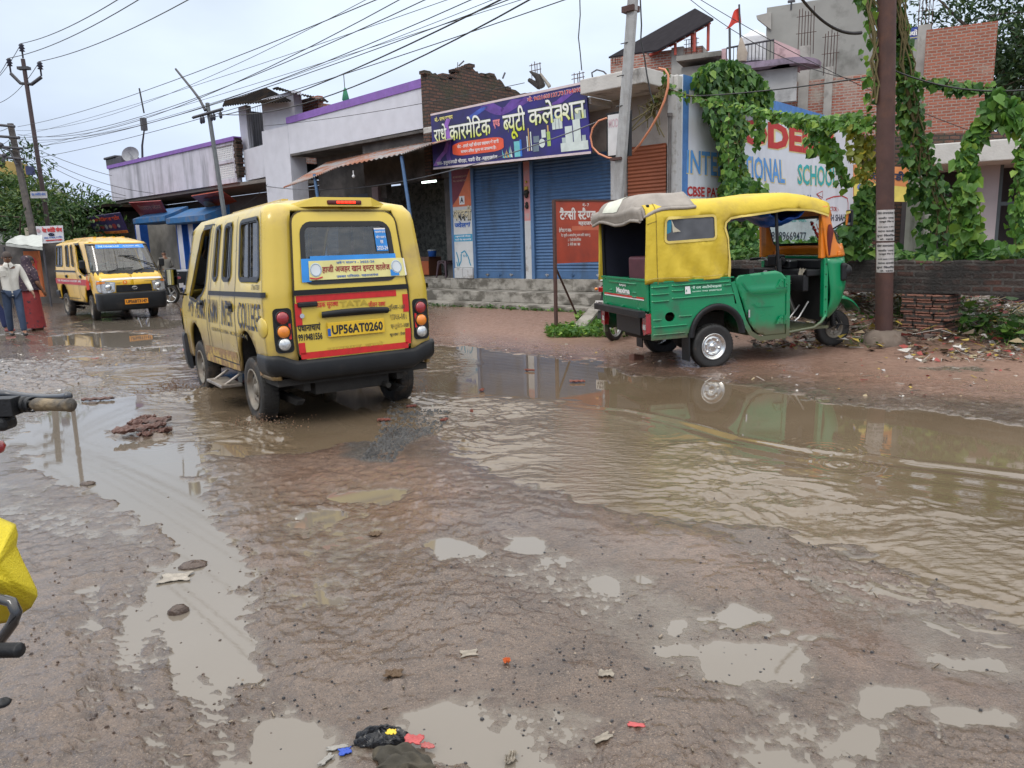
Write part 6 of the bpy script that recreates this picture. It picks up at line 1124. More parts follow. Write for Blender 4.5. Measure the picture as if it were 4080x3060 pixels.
s=MB();A=fwd(190,960,26);s.grid(lambda a,b:A+Vector((-.15+.45*a,0,-.15-.5*b*(.6+.4*math.sin(3*a)))),8,8);solo('white_cloth',s,white,'white plastic cloth hanging behind the leaning black pole','cloth',FW)
s=MB();s.box(-21.6,-20.2,36,38,0,2.9);s.box(-21.9,-19.9,35.6,38.2,3.05,3.15,1);s.box(-21.8,-20.0,35.5,35.6,2.5,3.0,2);solo('tin_roof_hut',s,[soot,tin_dark,mat('tin_pale',(.35,.37,.40),.5)],'low hut with a pale tin edge behind the eye-clinic sign','hut',FW)
s=MB();s.box(-24,-19.7,30,31,0,2.6);s.box(-24,-19.6,29.8,31.2,2.6,2.72,1);solo('pale_boundary_wall',s,[mat('wall_pale',(.50,.50,.48),.8,.1,2,stain=(.3,.3,.28)),tin_dark],'pale wall with a dark coping behind the tea stall','wall',FW)
c4=lambda X,Y:(2500+X/2.0737,250+Y/2.0737)
def SX(px,py,x=-8.0):return loc(FF,px,py,x=x)
yR=SX(3412,700).y;zT1=SX(2706,291).z;zT2=SX(3412,500).z
SW=thing('painted_school_wall','white wall with blue border and hand-painted red, blue and teal school advertisement','wall',FF,(-8,(14.2+yR)/2,0))
p=MB();wp_=mat('hoarding_white',(.64,.69,.76),.8,.05,2,bump=.1,stain=(.36,.40,.46),sscale=1.0,sth=(.55,.82),sstretch=(1,1,.4))
p.prism([(-8.0,14.18,0),(-8.0,yR,0),(-8.0,yR,zT1-.12),(-8.0,14.18,zT1)],(-.22,0,0));part('wall',p,wp_,SW)
SMf=lambda a,b,o=0.0:Vector((-8.0+o,a,b))
p=MB();patch(p,14.18,.3,14.42,zT1,SMf,.003);patch(p,14.42,zT1-.26,yR,zT1-.0,SMf,.003);patch(p,yR-.12,.3,yR,zT1-.26,SMf,.003);patch(p,14.42,.45,yR-.12,.80,SMf,.003)
part('blue_border',p,mat('border_blue',(.07,.20,.48),.75,.15,6,stain=(.25,.33,.42),sscale=3,sth=(.6,.8)),SW)
def sq(*c):return quadmap(*[SX(*c4(*q))for q in c])
def slab(s_,q,m_,bold=.03,off=.008,sh=None,shm=None):
 f=sq(*q)
 if shm:mb=MB();text(mb,s_,(0.0+.0,-.045,1.012,.985),f,bold+.035,off-.004);part('lettering',mb,shm,SW)
 mb=MB();text(mb,s_,(0,0,1,1),f,bold,off);return part('lettering',mb,m_,SW)
shy=mat('shadow_yellow',(.66,.58,.30),.7)
redpaint=mat('sign_red_paint',(.46,.035,.035),.7,.1,6)
slab('MODERN',((715,640),(1700,785),(1700,560),(715,420)),redpaint,.05,.008,None,shy)
slab('INTERNATIONAL',((485,912),(1300,1000),(1290,800),(490,715)),skyblueink,.02,.008,None,shy);slab('SCHOOL',((1405,1005),(1730,1030),(1730,862),(1405,835)),tealink,.02,.008,None,shy)
slab('CBSE PATTERN',((490,1103),(905,1118),(905,1045),(490,1018)),redpaint,.03);slab('(English Medium)',((935,1122),(1235,1128),(1235,1070),(935,1062)),mat('navy_paint',(.03,.06,.20),.7),.02);slab('B.L.O.H.',((1370,1135),(1525,1138),(1525,1092),(1370,1086)),MC['navy_paint'],.02)
slab('Estd. Play to Vision',((1120,415),(1385,438),(1385,415),(1120,385)),tealink,.01);slab('Play way, Science - 1st to 9th.',((820,1330),(1480,1325),(1480,1285),(820,1280)),tealink,.02)
slab('9754971, 8147476, 8389669477',((600,1470),(1475,1478),(1475,1400),(600,1382)),mat('navy_black',(.02,.03,.07),.7),.01)
slab('DIRECTOR :-',((1625,1225),(1745,1228),(1745,1192),(1625,1186)),redpaint,.01);slab('AVINASH SHAHI',((1560,1310),(1805,1308),(1805,1250),(1560,1262)),MC['navy_black'],.02);slab('M.Sc. B.Ed.',((1600,1400),(1750,1398),(1750,1362),(1600,1368)),tealink,.01)
rb=MB();fl=[SX(*c4(*q))for q in((1560,1330),(1570,1370),(1640,1405),(1740,1400),(1800,1398),(1818,1380),(1822,1160),(1815,1120),(1770,1100),(1700,1108),(1640,1130))];ribbon(rb,[(v.y,v.z)for v in fl],.035,SMf,.006)
for tri in(((1560,1085),(1612,1060),(1612,1115)),((1612,1115),(1560,1085),(1600,1130)),((1735,1405),(1812,1400),(1775,1465))):v=[SX(*c4(*q))for q in tri];ribbon(rb,[(q.y,q.z)for q in v],.02,SMf,.006,0,.05,True)
part('painted_ribbon',rb,redpaint,SW)
def GX(px,py,y):return loc(FG,px,py,y=y)
def pxpoly(pts,y,fr_=FG):return[loc(fr_,a,b,y=y)for a,b in pts]
def down(v,z=0):return Vector((v.x,v.y,z))
B1=thing('brick_house','unfinished brick house with grey concrete columns behind the painted school wall','house',FG,(6,25,0))
a=GX(2905,320,27);b=GX(3660,222,27);p=MB();p.box(a.x-.5,b.x,27.0,27.25,0,b.z-.35);part('brick_wall',p,redbrick2,B1)
for x0p,x1p,yt,ztop_ in((3187,3228,185,None),(3288,3320,268,None),(3660,3710,102,None)):
 A=GX(x0p,yt,26.9);Bq=GX(x1p,yt,26.9);p=MB();p.box(A.x,Bq.x,26.86,27.3,0,A.z);part('column',p,concrete,B1)
rebar(3210,190,1.25,6,FG,27.0,'tall bundle of rebar on the left grey column of the unfinished brick house');rebar(3306,272,1.25,5,FG,27.0,'rebar on the middle grey column of the unfinished brick house');rebar(3685,102,1.2,5,FG,27.0,'rebar on the column beside the tall red brick box')
B2_=thing('grey_plaster_house','tall bare grey plastered house wall with black mould along its top, behind the brick house','house',FG,(5,28,0))
A=GX(3072,70,30);Bq=GX(3470,0,30);p=MB();p.box(A.x-.15,Bq.x+.15,30.0,30.3,0,A.z+.35);t9=GX(3560,168,30);t8=GX(3720,150,30);p.box(Bq.x+.15,t8.x+1,30.0,30.3,0,t9.z);part('wall',p,mat('bare_grey_plaster',(.29,.29,.275),.9,.12,1.2,bump=.2,stain=(.10,.10,.09),sscale=.9,sth=(.56,.76)),B2_)
q1=pxpoly([(3013,62),(3072,48),(3072,118),(3015,72)],29.9);p=MB();p.prism(q1,(0,.3,0));part('slab_overhang',p,concrete,B2_)
s=MB();A=GX(3152,40,30);s.cyl(A,A+Vector((0,0,.30)),.03,n=6);s.box(A.x-.12,A.x+.12,29.95,30.05,A.z+.25,A.z+.32);solo('roof_pipe',s,steelb,'small T-shaped pipe on top of the tall grey wall','pipe',FG)
s=MB();A=GX(3270,16,31);s.lathe([(.9,-.5),(1.0,-.3),(1.0,.1),(.8,.3),(.3,.42),(.001,.45)],A,(0,0,1),24);solo('roof_water_tank',s,mat('tank_pale',(.6,.66,.72),.5),'pale water tank barely showing above the tall grey wall','water tank',FG)
p=MB();P=pxpoly([(3710,96),(3942,72)],26.2);Q=GX(3710,500,26.2);p.box(P[0].x-.1,P[1].x,26.2,26.45,1,P[1].z-.1);e=P[1];p.box(e.x-.02,e.x+.22,26.2,29.5,1,e.z-.1);solo('red_brick_room',p,redbrick,'clean red brick upper room right of the vine-covered pole','room',FG)
o,f=qsign('blue_banner',[(3578,165),(3680,152),(3690,100),(3578,122)],(28,28,28,28),'blue banner strip with white letters on the roof behind the vine-covered pole',mat('banner_royal',(.03,.06,.32),.5),'banner',FG)
label_part([('न ज्योति',(.08,.30,.98,.80))],None,f,white,o,.05,.02);label_part([('हनुमानगढ़ी',(.4,.06,.9,.22))],None,f,yellowink,o,.03,.02)
PB=thing('pink_house','pink house balcony with a rounded ledge and railing above the vines','house',FG,(3,26,0));p=MB()
a=GX(3085,165,25.0);b=GX(3186,195,25.0);p.prism([GX(3085,258,25),GX(3186,285,25),GX(3186,200,25),GX(3140,180,25),GX(3085,158,25)],(0,.2,0));p.prism([GX(2875,248,25.6),GX(2893,248,25.6),GX(2893,192,25.6),GX(2875,195,25.6)],(0,.2,0));part('parapet',p,mat('pink_wall',(.52,.36,.38),.85,.1,3,stain=(.2,.13,.14),sscale=1.8,sth=(.52,.7)),PB)
A=GX(2890,270,25);Bq=GX(3150,268,25);p=MB();p.box(A.x-.2,Bq.x,24.4,27,A.z-.22,A.z-.05);p.loft([[Vector((Bq.x+.9*math.cos(t)*.9,25.6-1.2*math.sin(t),A.z-.22+dz))for t in[k*math.pi/10 for k in range(11)]]for dz in(0,.17)],0,True,True);part('ledge',p,mat('purple_ledge',(.25,.20,.27),.85,.2,3,stain=(.08,.07,.08),sscale=2),PB)
p=MB();p.box(A.x-.4,Bq.x-.6,26,26.3,0,A.z-.2);p.box(A.x+.3,Bq.x+.2,24.8,25.0,A.z-1.2,A.z-.25,1);part('wall',p,[plaster_g,mat('white_parapet',(.42,.42,.42),.85,.1,3,stain=(.15,.15,.15))],PB)
r_=MB();A=GX(2895,192,25.2);Bq=GX(3085,158,25.2);r_.cyl(A,Bq,.03,n=6)
for k in range(14):q=A.lerp(Bq,k/13);r_.cyl(q,q+Vector((0,0,-.55)),.012,n=4)
part('railing',r_,steelb,PB)
s=MB();A=GX(3000,250,25.9);hh=.12;s.lathe([(.38,0)]+[(.40-(.015 if k%2 else 0),.085*k*.5)for k in range(1,18)]+[(.33,.80),(.15,.87),(.12,.93),(.001,.93)],A,(0,0,1),28);solo('white_water_tank',s,mat('tank_white',(.66,.68,.70),.4),'white ribbed plastic water tank behind the pink balcony railing','water tank',FG)
fl_=thing('red_flag','red pennant flying from a tall thin pole above the vines','flag',FG,tuple(GX(2905,260,24.6)));s=MB();s.cyl(GX(2955,275,24.6),GX(2945,18,24.6),.03,n=6);part('pole',s,steelb,fl_)
s=MB();T_=GX(2946,20,24.6);Bp=GX(2952,88,24.6);Tip=GX(2889,115,24.6);s.grid(lambda a,b:(T_.lerp(Bp,b)).lerp(Tip+Vector((0,0,.1*(1-b))),a**1.3*(.55+.45*b)+0*a)+Vector((0,.10*math.sin(a*7+b*2),-.18*a*(1-b)*0)),12,8);part('cloth',s,mat('flag_red',(.62,.05,.03),.7),fl_,off=None)
s=MB();s.cyl(GX(2908,240,24.6),GX(2907,112,24.6),.035,n=6);solo('bare_flag_pole',s,steelb,'bare dark pole left of the red pennant pole','pole',FG)
s=MB();s.tube([GX(2955,245,24.4),GX(2957,215,24.4),GX(2952,150,24.4)],[.14,.16,.03],8);solo('furled_flag',s,mat('furled_cloth',(.35,.30,.25),.9),'faded furled flag hanging on a short stick beside the red pennant pole','flag',FG)
B3=thing('brick_rooftop_house','brick and plaster rooftop house under the slanting solar panel','house',FG,(-1,27,0))
a=GX(2432,225,27);b=GX(2800,180,27);p=MB();p.box(a.x,b.x,27,27.25,0,a.z-.05);part('brick_wall',p,redbrick2,B3);p=MB();c_=GX(2700,200,27);p.box(c_.x-.2,c_.x+.2,26.95,27.3,0,a.z-.0);p.box(b.x-.05,b.x+.0,27,31,0,a.z-.05);part('column',p,concrete,B3)
p=MB();c_=GX(2720,300,26);d_=GX(2870,260,26);p.box(c_.x,d_.x,25.8,27,0,c_.z+.2);p.box(c_.x-.1,d_.x+.1,25.5,27,c_.z+.35,c_.z+.5);part('lower_block',p,mat('mouldy_plaster',(.25,.24,.22),.9,.2,2,stain=(.07,.07,.06),sscale=1.5),B3)
SPn=thing('solar_panel','large dark solar panel on a red steel stand on the brick rooftop','solar panel',FG,tuple(GX(2700,200,28)))
P=[GX(2422,235,26.6),GX(2640,212,26.6),GX(2843,82,27.8),GX(2769,40,29.5)];P=[GX(2425,233,28.8),GX(2620,205,26.5),GX(2843,82,26.5),GX(2769,40,28.8)];f=quadmap(*P);s=MB();s.prism(P,(0,0,.06));part('panel',s,mat('solar_dark',(.022,.02,.024),.9,.2,4,spec=.05),SPn)
gr=MB()
for k in range(1,6):gr.tube([f(0,k/6,-.04),f(1,k/6,-.04)],.03,4)
for k in range(1,3):gr.tube([f(k/3,0,-.04),f(k/3,1,-.04)],.03,4)
part('panel_grid',gr,mat('grid_grey',(.22,.20,.20),.5),SPn);redst=mat('red_steel',(.36,.06,.04),.6)
for a_,b_ in((.9,.95),(.1,.95),(.9,.4),(.1,.4),(.95,.7)):q=f(a_,b_);s=MB();s.cyl(q,Vector((q.x,q.y,a.z-.3)),.05,n=6);part('stand_leg',s,redst,SPn)
s=MB();s.tube([f(.85,.0)-Vector((0,0,.1)),f(.85,1)-Vector((0,0,.1))],.06,4);part('stand_beam',s,redst,SPn);s=MB();s.tube([f(.15,.0)-Vector((0,0,.1)),f(.15,1)-Vector((0,0,.1))],.06,4);part('stand_beam',s,redst,SPn);s=MB();q=f(.9,.95);s.tube([q+Vector((0,0,-.1)),Vector((f(.9,.3).x,q.y,a.z))],.035,4);part('brace',s,redst,SPn)
rebar(2455,230,.01,4,FG,26.9,'rebar at the left end of the brick rooftop wall');rebar(2755,190,.35,5,FG,27,'rebar at the right end of the brick rooftop wall')
HR=thing('pink_room_house','pink-walled room with a mould-streaked concrete canopy and dark doorway at the right edge','house',FW,(9.5,15,0))
OFF[HR.name]=Vector((0,0,0));HR.matrix_world=FG;cy=GX(3714,560,0).y if False else 16.0;a=GX(3705,575,cy);b=GX(4080,530,cy);p=MB();p.box(a.x,b.x+3,cy,cy+5,a.z-.36,a.z+.0);part('canopy',p,slabm,HR,bevel=.02)
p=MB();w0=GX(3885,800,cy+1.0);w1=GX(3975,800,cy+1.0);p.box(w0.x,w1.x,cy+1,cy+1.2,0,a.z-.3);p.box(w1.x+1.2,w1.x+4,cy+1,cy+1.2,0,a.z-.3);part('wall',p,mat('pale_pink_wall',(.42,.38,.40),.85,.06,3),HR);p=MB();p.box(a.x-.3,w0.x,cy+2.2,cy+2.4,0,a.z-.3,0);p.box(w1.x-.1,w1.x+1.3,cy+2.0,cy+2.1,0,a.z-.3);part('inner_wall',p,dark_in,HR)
p=MB();p.box(w1.x,w1.x+1.2,cy+1.05,cy+1.12,1.95,2.02);p.box(w1.x,w1.x+.06,cy+1.03,cy+1.12,0,a.z-.3);part('door_frame',p,mat('frame_slate',(.07,.09,.10),.6),HR)
p=MB();c0=fwd(3405,850,17.0);c1=fwd(3880,850,17.0);p.box(c0.x+.05,c1.x+.6,17.0,17.2,0,3.6);solo('shadowed_brick_wall',p,oldbrick,'shadowed dark brick wall behind the creepers, right of the school wall','wall',FW)
o,f=qsign('sweets_banner',[(3402,800),(3640,805),(3640,668),(3402,655)],(14.5,)*4,'orange and yellow shop banner half hidden behind the rusty pole',mat('banner_orange_yellow',(.62,.24,.08),.5),'banner',FW)
label_part([('आरती साड़ी',(.04,.60,.85,.88))],None,f,MC['navy_black'],o,.04,.012);q=MB();q.add([f(*p_,.006)for p_ in((0,0),(1,0),(1,.42),(0,.52))],[(0,1,2,3)],0)
for x_,y_ in((.12,.38),(.24,.42),(.18,.30)):q.add([f(x_+.07*math.cos(t),y_+.10*math.sin(t),.009)for t in[k*.6283 for k in range(10)]],[tuple(range(10))],1)
part('printed_picture',q,[mat('banner_yellow2',(.66,.55,.12),.5),mat('flower_blue',(.14,.20,.45),.5)],o);label_part([('साड़ी एवं जनरल',(.03,.10,.6,.20))],None,f,maroonink,o,.03,.012);label_part([('मो. 96160',(.03,.02,.4,.08))],None,f,blueink,o,.02,.012)
A=Vector((3.2,12.9,0));Bq=Vector((7.6,7.3,0));dv=(Bq-A);wallaz=math.degrees(math.atan2(dv.x,dv.y));FL_=rotm(wallaz-90,A);ln=dv.length
LWt=thing('low_brick_wall','long low soot-black brick wall carried on brick piers above the rubbish','wall',FL_,(ln/2,0,0))
p=MB();n=40
prof=[]
for k in range(n+1):
 x=ln*k/n;z1=1.135+.012*math.sin(k*1.7)+rnd.uniform(-.008,.008);z0=.70+rnd.uniform(-.01,.01);yy=rnd.uniform(-.008,.008);prof.append([Vector((x,yy,z0)),Vector((x,yy,z1-.02)),Vector((x,yy+.02,z1)),Vector((x,.26,z1)),Vector((x,.28,z0))])
p.loft(prof,0,True,True,False);part('brick_beam',p,blackbrick,LWt)
pc=loc(FL_,3680,1300,y=-.02)
for(xc_,w2,y0)in((pc.x,.30,-.06),(pc.x-2.6,.26,.0)):
 p=MB()
 for k in range(8):
  z=.02+.085*k;nx=3;sh=rnd.uniform(-.03,.03)+.015*k*(-1 if k%2 else 1)*.3
  for j in range(nx):
   wd=2*w2/nx;x0_=xc_-w2+j*wd+sh+rnd.uniform(-.008,.008);p.box(x0_+.006,x0_+wd-.006,y0+rnd.uniform(-.025,.015),y0+.40,z,z+.076)
 part('brick_pier',p,pierbrick,LWt,bevel=.01)
wpz=MB();c_=loc(FL_,3650,800,y=.9);wpz.box(c_.x-.13,c_.x+.13,.9,1.1,0,c_.z+.45);solo('pale_wooden_post',wpz,mat('pale_wood',(.36,.35,.31),.85,.15,6,stain=(.2,.2,.17),sscale=4,sstretch=(3,3,.3)),'pale wooden post standing among the creepers behind the low wall','post',FL_)
def pole(name,lab,A,B,r0,r1,m_,n=10,ext=0.0,cat='pole',fr_=FW,flat=False):
 A=Vector(A);B=Vector(B);d=B-A;G_=A-d*(A.z/d.z);B2q=B+d*ext;t_=thing(name,lab,cat,fr_,tuple(G_));s=MB()
 if flat:
  rings=[]
  for q,r in((G_,r0),(B2q,r1)):rings.append([q+Vector((sx*r,sy*r*.62,0))for sx,sy in((-1,-.8),(-.8,-1),(.8,-1),(1,-.8),(1,.8),(.8,1),(-.8,1),(-1,.8))])
  s.loft(rings,0,True,True,False)
 else:s.cyl(G_,B2q,r0,r1,n)
 part('shaft',s,m_,t_);return t_,G_,B2q
t1,G1,T1=pole('concrete_pole','grey squared concrete pole leaning right in front of the brown shutter',PX(2430,1240,12.2),PX(2526,-60,12.2),(.105),.085,polec,fr_=FF,flat=True)
for(px,py,h)in((2510,38,.10),(2462,634,.05)):q=PX(px,py,12.2);s=MB();s.box(q.x-.115,q.x+.13,12.10,12.32,q.z-h/2,q.z+h/2);part('clamp',s,rust,t1)
for(px,py)in((2495,170),(2480,300),(2475,420)):q=PX(px,py,12.2);s=MB();s.tube([q+Vector((.105*math.cos(a),.075*math.sin(a),.02*math.sin(a)))for a in[k*math.pi/6 for k in range(13)]],.008,4);part('wire_tie',s,wirem,t1)
q0=PX(2416,452,12.45);q1=PX(2506,620,12.45);s=MB();s.box(q0.x,q1.x,12.45,12.55,q1.z,q0.z,0);s.box(q0.x+.04,q1.x-.04,12.44,12.46,q1.z+.04,q0.z-.04,1)
ds_=solo('small_box_sign',s,[blackp,mat('box_sign_white',(.62,.63,.64),.5,.1,4)],'small pale upright box sign fixed behind the leaning concrete pole','signboard',FF);label_part([('MODERN',(q0.x+.06,q0.z-.28,q1.x-.05,q0.z-.12))],None,facade_map(12.44),mat('faded_pink',(.55,.40,.45),.6),ds_,.02,.004)
foot=gnd(3525,1392);s_y=foot.y
t2,G2,T2=pole('rusty_pole','thick rusty steel pole in a rough concrete footing, wrapped in creepers at the top',fwd(3522,1300,s_y+.1),fwd(3534,-80,s_y+.1),.108,.108,rust,20,cat='pole')
s=MB();s.lathe([(.05,.0),(.30,-.06),(.29,.08),(.25,.16),(.17,.225),(.11,.25)],(G2.x,G2.y,0),(0,0,1),14)
for i,v in enumerate(s.v):s.v[i]=(G2.x+(v[0]-G2.x)*(1+.10*math.sin(i*2.3)),G2.y+(v[1]-G2.y)*(1+.08*math.cos(i*1.7)),v[2]+.01*math.sin(i*3.1))
part('footing',s,mat('muddy_footing',(.17,.135,.11),.9,.2,6,bump=.7,bscale=18,stain=(.09,.06,.045),sscale=4),t2)
def wrap(z0,z1,a0,a1,o_):
 def f(a,b,o=0):an=R(a0+(a1-a0)*a);z=z0+(z1-z0)*b;c_=G2.lerp(T2,(z-G2.z)/(T2.z-G2.z));return c_+Vector(((.108+o_+o)*math.sin(an),-(.108+o_+o)*math.cos(an),0));
 return f
for(pa,pb_,lab)in((836,960,'upper paper notice pasted on the rusty pole'),(967,1086,'lower paper notice pasted on the rusty pole')):
 z1=fwd(3525,pa,s_y).z;z0=fwd(3525,pb_,s_y).z;f=wrap(z0,z1,-85,60,.003);s=MB();s.grid(lambda a,b:f(a,b),12,6);so4=solo('pasted_notice',s,mat('notice_paper',(.48,.47,.47),.8,.12,9,stain=(.22,.21,.20),sscale=9,sth=(.5,.75)),lab,'poster',FW,group='notices on the rusty pole')
 for tx,r in(('सेवा अस्पताल के',(.05,.86,.95,.95)),('बवासीर भगन्दर',(.12,.70,.85,.78)),('नासूर फिशर',(.15,.58,.85,.66)),('समय सुबह 9 बजे से',(.1,.42,.9,.48)),('मर्दाना कमजोरी',(.1,.28,.9,.36)),('दुर्गा क्लिनिक',(.05,.12,.95,.22)),('मो. 9838',(.2,.03,.8,.09))):label_part([(tx,r)],None,f,blackink,so4,.02,.003)
t3,G3,T3=pole('steel_line_pole','tall rusty steel pole with a V-shaped crossarm and three insulators, leaning left',fwd(196,930,29),fwd(91,235,29),.085,.07,mat('weathered_steel_pole',(.06,.04,.042),.7,.2,6),12)
q=fwd(104,335,29);L_=fwd(43,293,29);R_=fwd(165,307,29);M1=fwd(82,332,29);M2=fwd(126,336,29);s=MB();s.tube([L_,M1,M2,R_],.06,6);s.box(q.x-.2,q.x+.2,28.9,29.1,fwd(96,272,29).z-.05,fwd(96,272,29).z+.05);part('crossarm',s,steelb,t3)
ins=[]
for(px,py)in((43,290),(165,303),(92,232)):
 q=fwd(px,py,29);s=MB();s.lathe([(.03,0),(.03,.22),(.10,.24),(.05,.30),(.11,.33),(.06,.40),(.10,.43),(.04,.50),(.001,.51)],q,(0,0,1),12);part('insulator',s,mat('insulator_brown',(.03,.03,.05),.3),t3);ins.append(q+Vector((0,0,.5)))
t4,G4,T4=pole('old_concrete_pole','thick dark leaning concrete pole hung with tangled wires and clamps',fwd(183,1190,28),fwd(41,492,28),(.125),.09,poled,8,flat=True)
for(px,py,w_)in((55,545,.5),(68,588,.45),(76,630,.4),(40,500,.4)):q=fwd(px,py,27.8);s=MB();s.tube([q+Vector((-w_-.1,0,.04)),q+Vector((w_*.4,0,-.04))],.05,6);s.ball(q+Vector((-w_-.1,0,.1)),.09,8);part('clamp',s,steelb,t4)
q=fwd(70,610,27.8);s=MB();s.tube([q+Vector((-.1,0,-.4)),q+Vector((-.25,0,.1)),q+Vector((-.9,0,.35)),q+Vector((-1.4,0,.30))],.045,6);s.box(q.x-1.9,q.x-1.3,27.7,27.9,q.z+.22,q.z+.36);part('lamp_arm',s,steelb,t4)
o,f=qsign('small_tin_board',[(122,790),(188,789),(186,762),(120,764)],(27.9,)*4,'small weathered tin board wired between the two leaning poles',mat('tin_board',(.40,.40,.42),.6,.2,6),fr_=FW);label_part([('नेत्र ज्योति केन्द्र',(.08,.35,.95,.85))],None,f,blueink,o,.02,.02)
o,f=qsign('eye_clinic_sign',[(155,971),(255,964),(249,898),(142,902)],(27.3,)*4,'white painted eye-clinic sign with red letters, an eye and an arrow beside the leaning pole',mat('sign_white',(.60,.60,.64),.6,.06,4),fr_=FW)
label_part([('नेत्र ज्योति केन्द्र',(.22,.60,.98,.94))],None,f,redink,o,.05,.02);label_part([('150 कदम आगे।',(.25,.26,.95,.38))],None,f,blueink,o,.04,.02)
q=MB();ribbon(q,[(.44,.50),(.52,.57),(.58,.57),(.66,.50),(.58,.43),(.52,.43)],.02,f,.02,0,.05,True)if False else None
q=MB();E_=[f(.55+.10*math.cos(t),.49+.06*math.sin(t)*(1 if abs(math.cos(t))<.95 else .3),.02)for t in[k*.3927 for k in range(17)]];q.tube(E_,.02,4,0);q.add([f(.55+.035*math.cos(t),.49+.05*math.sin(t),.022)for t in[k*.5236 for k in range(12)]],[tuple(range(12))],0);q.add([f(*p_,.02)for p_ in((.30,.12),(.85,.12),(.85,.08),(.97,.15),(.85,.22),(.85,.18),(.30,.18))],[(0,1,2,3,4,5,6)],1)
part('painted_eye_and_arrow',q,[MC['navy_black'],redink],o);q=MB();q.add([f(.10+.09*math.cos(t),.25+.16*math.sin(t),.02)for t in[k*.5236 for k in range(12)]],[tuple(range(12))],0);q.add([f(.08+.07*math.cos(t),.75+.12*math.sin(t),.02)for t in[k*.5236 for k in range(12)]],[tuple(range(12))],1);part('painted_face',q,[mat('paint_greyblue',(.2,.22,.30),.6),mat('paint_pinkgrey',(.45,.30,.33),.6)],o)
o,f=qsign('cardboard_sign',[(106,970),(134,968),(130,905),(96,908)],(28.6,)*4,'narrow beige board half hidden behind the thick leaning pole',mat('board_beige',(.42,.38,.30),.8,.1,5),fr_=FW)
t5,G5,T5=pole('grey_street_pole','slim grey pole with a short crossarm standing in front of the balcony building',PX(890,830,12.6),PX(826,410,12.6),(.085),.07,mat('slate_pole',(.13,.145,.155),.8,.15,6),8,fr_=FF,flat=True)
q=PX(826,452,12.5);s=MB();s.tube([q+Vector((-1.0,0,0)),q+Vector((1.0,0,0))],.05,4);part('crossarm',s,steelb,t5)
for dx in(-.45,-.3,.25,.42,.85):s=MB();s.lathe([(.02,0),(.05,-.05),(.05,-.18),(.02,-.22)],q+Vector((dx,0,-.05)),(0,0,1),8);part('insulator',s,MC['insulator_brown'],t5)
s=MB();s.tube([PX(818,440,12.5),PX(795,395,12.5),PX(765,355,12.5),PX(700,275,12.5)],[.05,.045,.04,.035],6);solo('curved_pipe_arm',s,steelb,'bare curved pipe bracket rising left from the slim grey pole','pipe',FF)
s=MB();s.cyl(PX(574,450,13.2),PX(555,352,13.2),.03,n=5);solo('hanging_stick',s,wirem,'short stick caught in the wires above the balcony','stick',FF)
t6=thing('yellow_tank_stand','yellow square tank on a dark post at the left edge above the trees','tank',FW,tuple(fwd(-10,900,40)));a=fwd(-40,700,40);b=fwd(34,642,40);s=MB();s.box(a.x,b.x,40,41.5,a.z,b.z);part('tank',s,mat('tank_yellow',(.45,.32,.10),.7,.1,3),t6,bevel=.03);q=fwd(0,700,40);s=MB();s.cyl((q.x,40.5,0),(q.x,40.5,q.z),.2,n=8);part('post',s,steelb,t6);s=MB();q=fwd(5,640,40);s.ball(q,.35,10,sc=(.6,.4,1));part('lamp',s,steelb,t6)
s=MB();A=fwd(243,900,60);Bq=fwd(243,765,60);
for dx in(-.35,.35):s.cyl((A.x+dx,60,0),(A.x+dx*.4,60,Bq.z),.05,n=4)
for k in range(12):z=Bq.z*(k+1)/12.5;s.cyl((A.x-.3,60,z),(A.x+.3,60,z),.03,n=4)
s.ball(fwd(241,772,60),.4,8,sc=(1,.5,1));solo('lattice_mast',s,mat('mast_grey',(.30,.31,.36),.7),'thin distant lattice mast above the treetops','mast',FW)
P=gnd(2224,1323);FT=rotm(-32,P);TB=thing('taxi_stand_board','red painted taxi stand notice board on a rusty post behind the auto rickshaw','signboard',FT)
TL=loc(FT,2203,797,y=0);BL=loc(FT,2213,1053,y=0);x0_=.0;x1_=1.35;zt_=TL.z-.02;zb=BL.z+.01;s=MB();s.box(-.02,x1_,-.02,.0,zb,zt_);part('panel',s,mat('notice_red',(.36,.055,.028),.5,.15,3,stain=(.24,.045,.03),sscale=2),TB)
s=MB();s.box(-.06,-.02,-.03,.03,0,zt_+.02);part('post',s,rust,TB);s=MB();s.box(x1_,x1_+.04,-.03,.03,0,zt_+.02);part('post',s,rust,TB);s=MB();s.box(-.04,x1_+.02,-.03,.03,zt_,zt_+.03);part('frame',s,rust,TB);s=MB();s.tube([(-.02,.02,zb-.05),(.62,.3,.25)],.02,5);part('brace',s,rust,TB)
f=lambda a,b,o=0:Vector((a,-.02-o,b));wpt=mat('sign_white_paint',(.66,.62,.60),.6)
h_=zt_-zb;label_part([('टैक्सी स्टैण्ड',(.06,zb+.70*h_,.82,zb+.90*h_)),('नं.- 7',(.54,zb+.92*h_,.68,zb+.975*h_)),('महराजगंज',(.45,zb+.60*h_,.82,zb+.69*h_)),('ठेकेदार का नाम-',(.04,zb+.50*h_,.30,zb+.58*h_))],None,f,wpt,TB,.03,.003)
label_part([('रेट सूची-1-कार/टेम्पू अन्य छोटे वाहन रु',(.08,zb+.42*h_,.70,zb+.485*h_)),('2- टैक्सी/जीप/मैजिक',(.22,zb+.355*h_,.50,zb+.41*h_)),('3- मीनी बस / बस',(.22,zb+.28*h_,.48,zb+.34*h_))],None,f,wpt,TB,.015,.003)
q=MB();q.add([f(*p_,.002)for p_ in((.31,zb+.53*h_),(1.1,zb+.53*h_),(1.1,zb+.60*h_),(.31,zb+.60*h_))],[(0,1,2,3)]);part('painted_over_strip',q,mat('strip_salmon',(.50,.13,.07),.6,.1,5),TB)
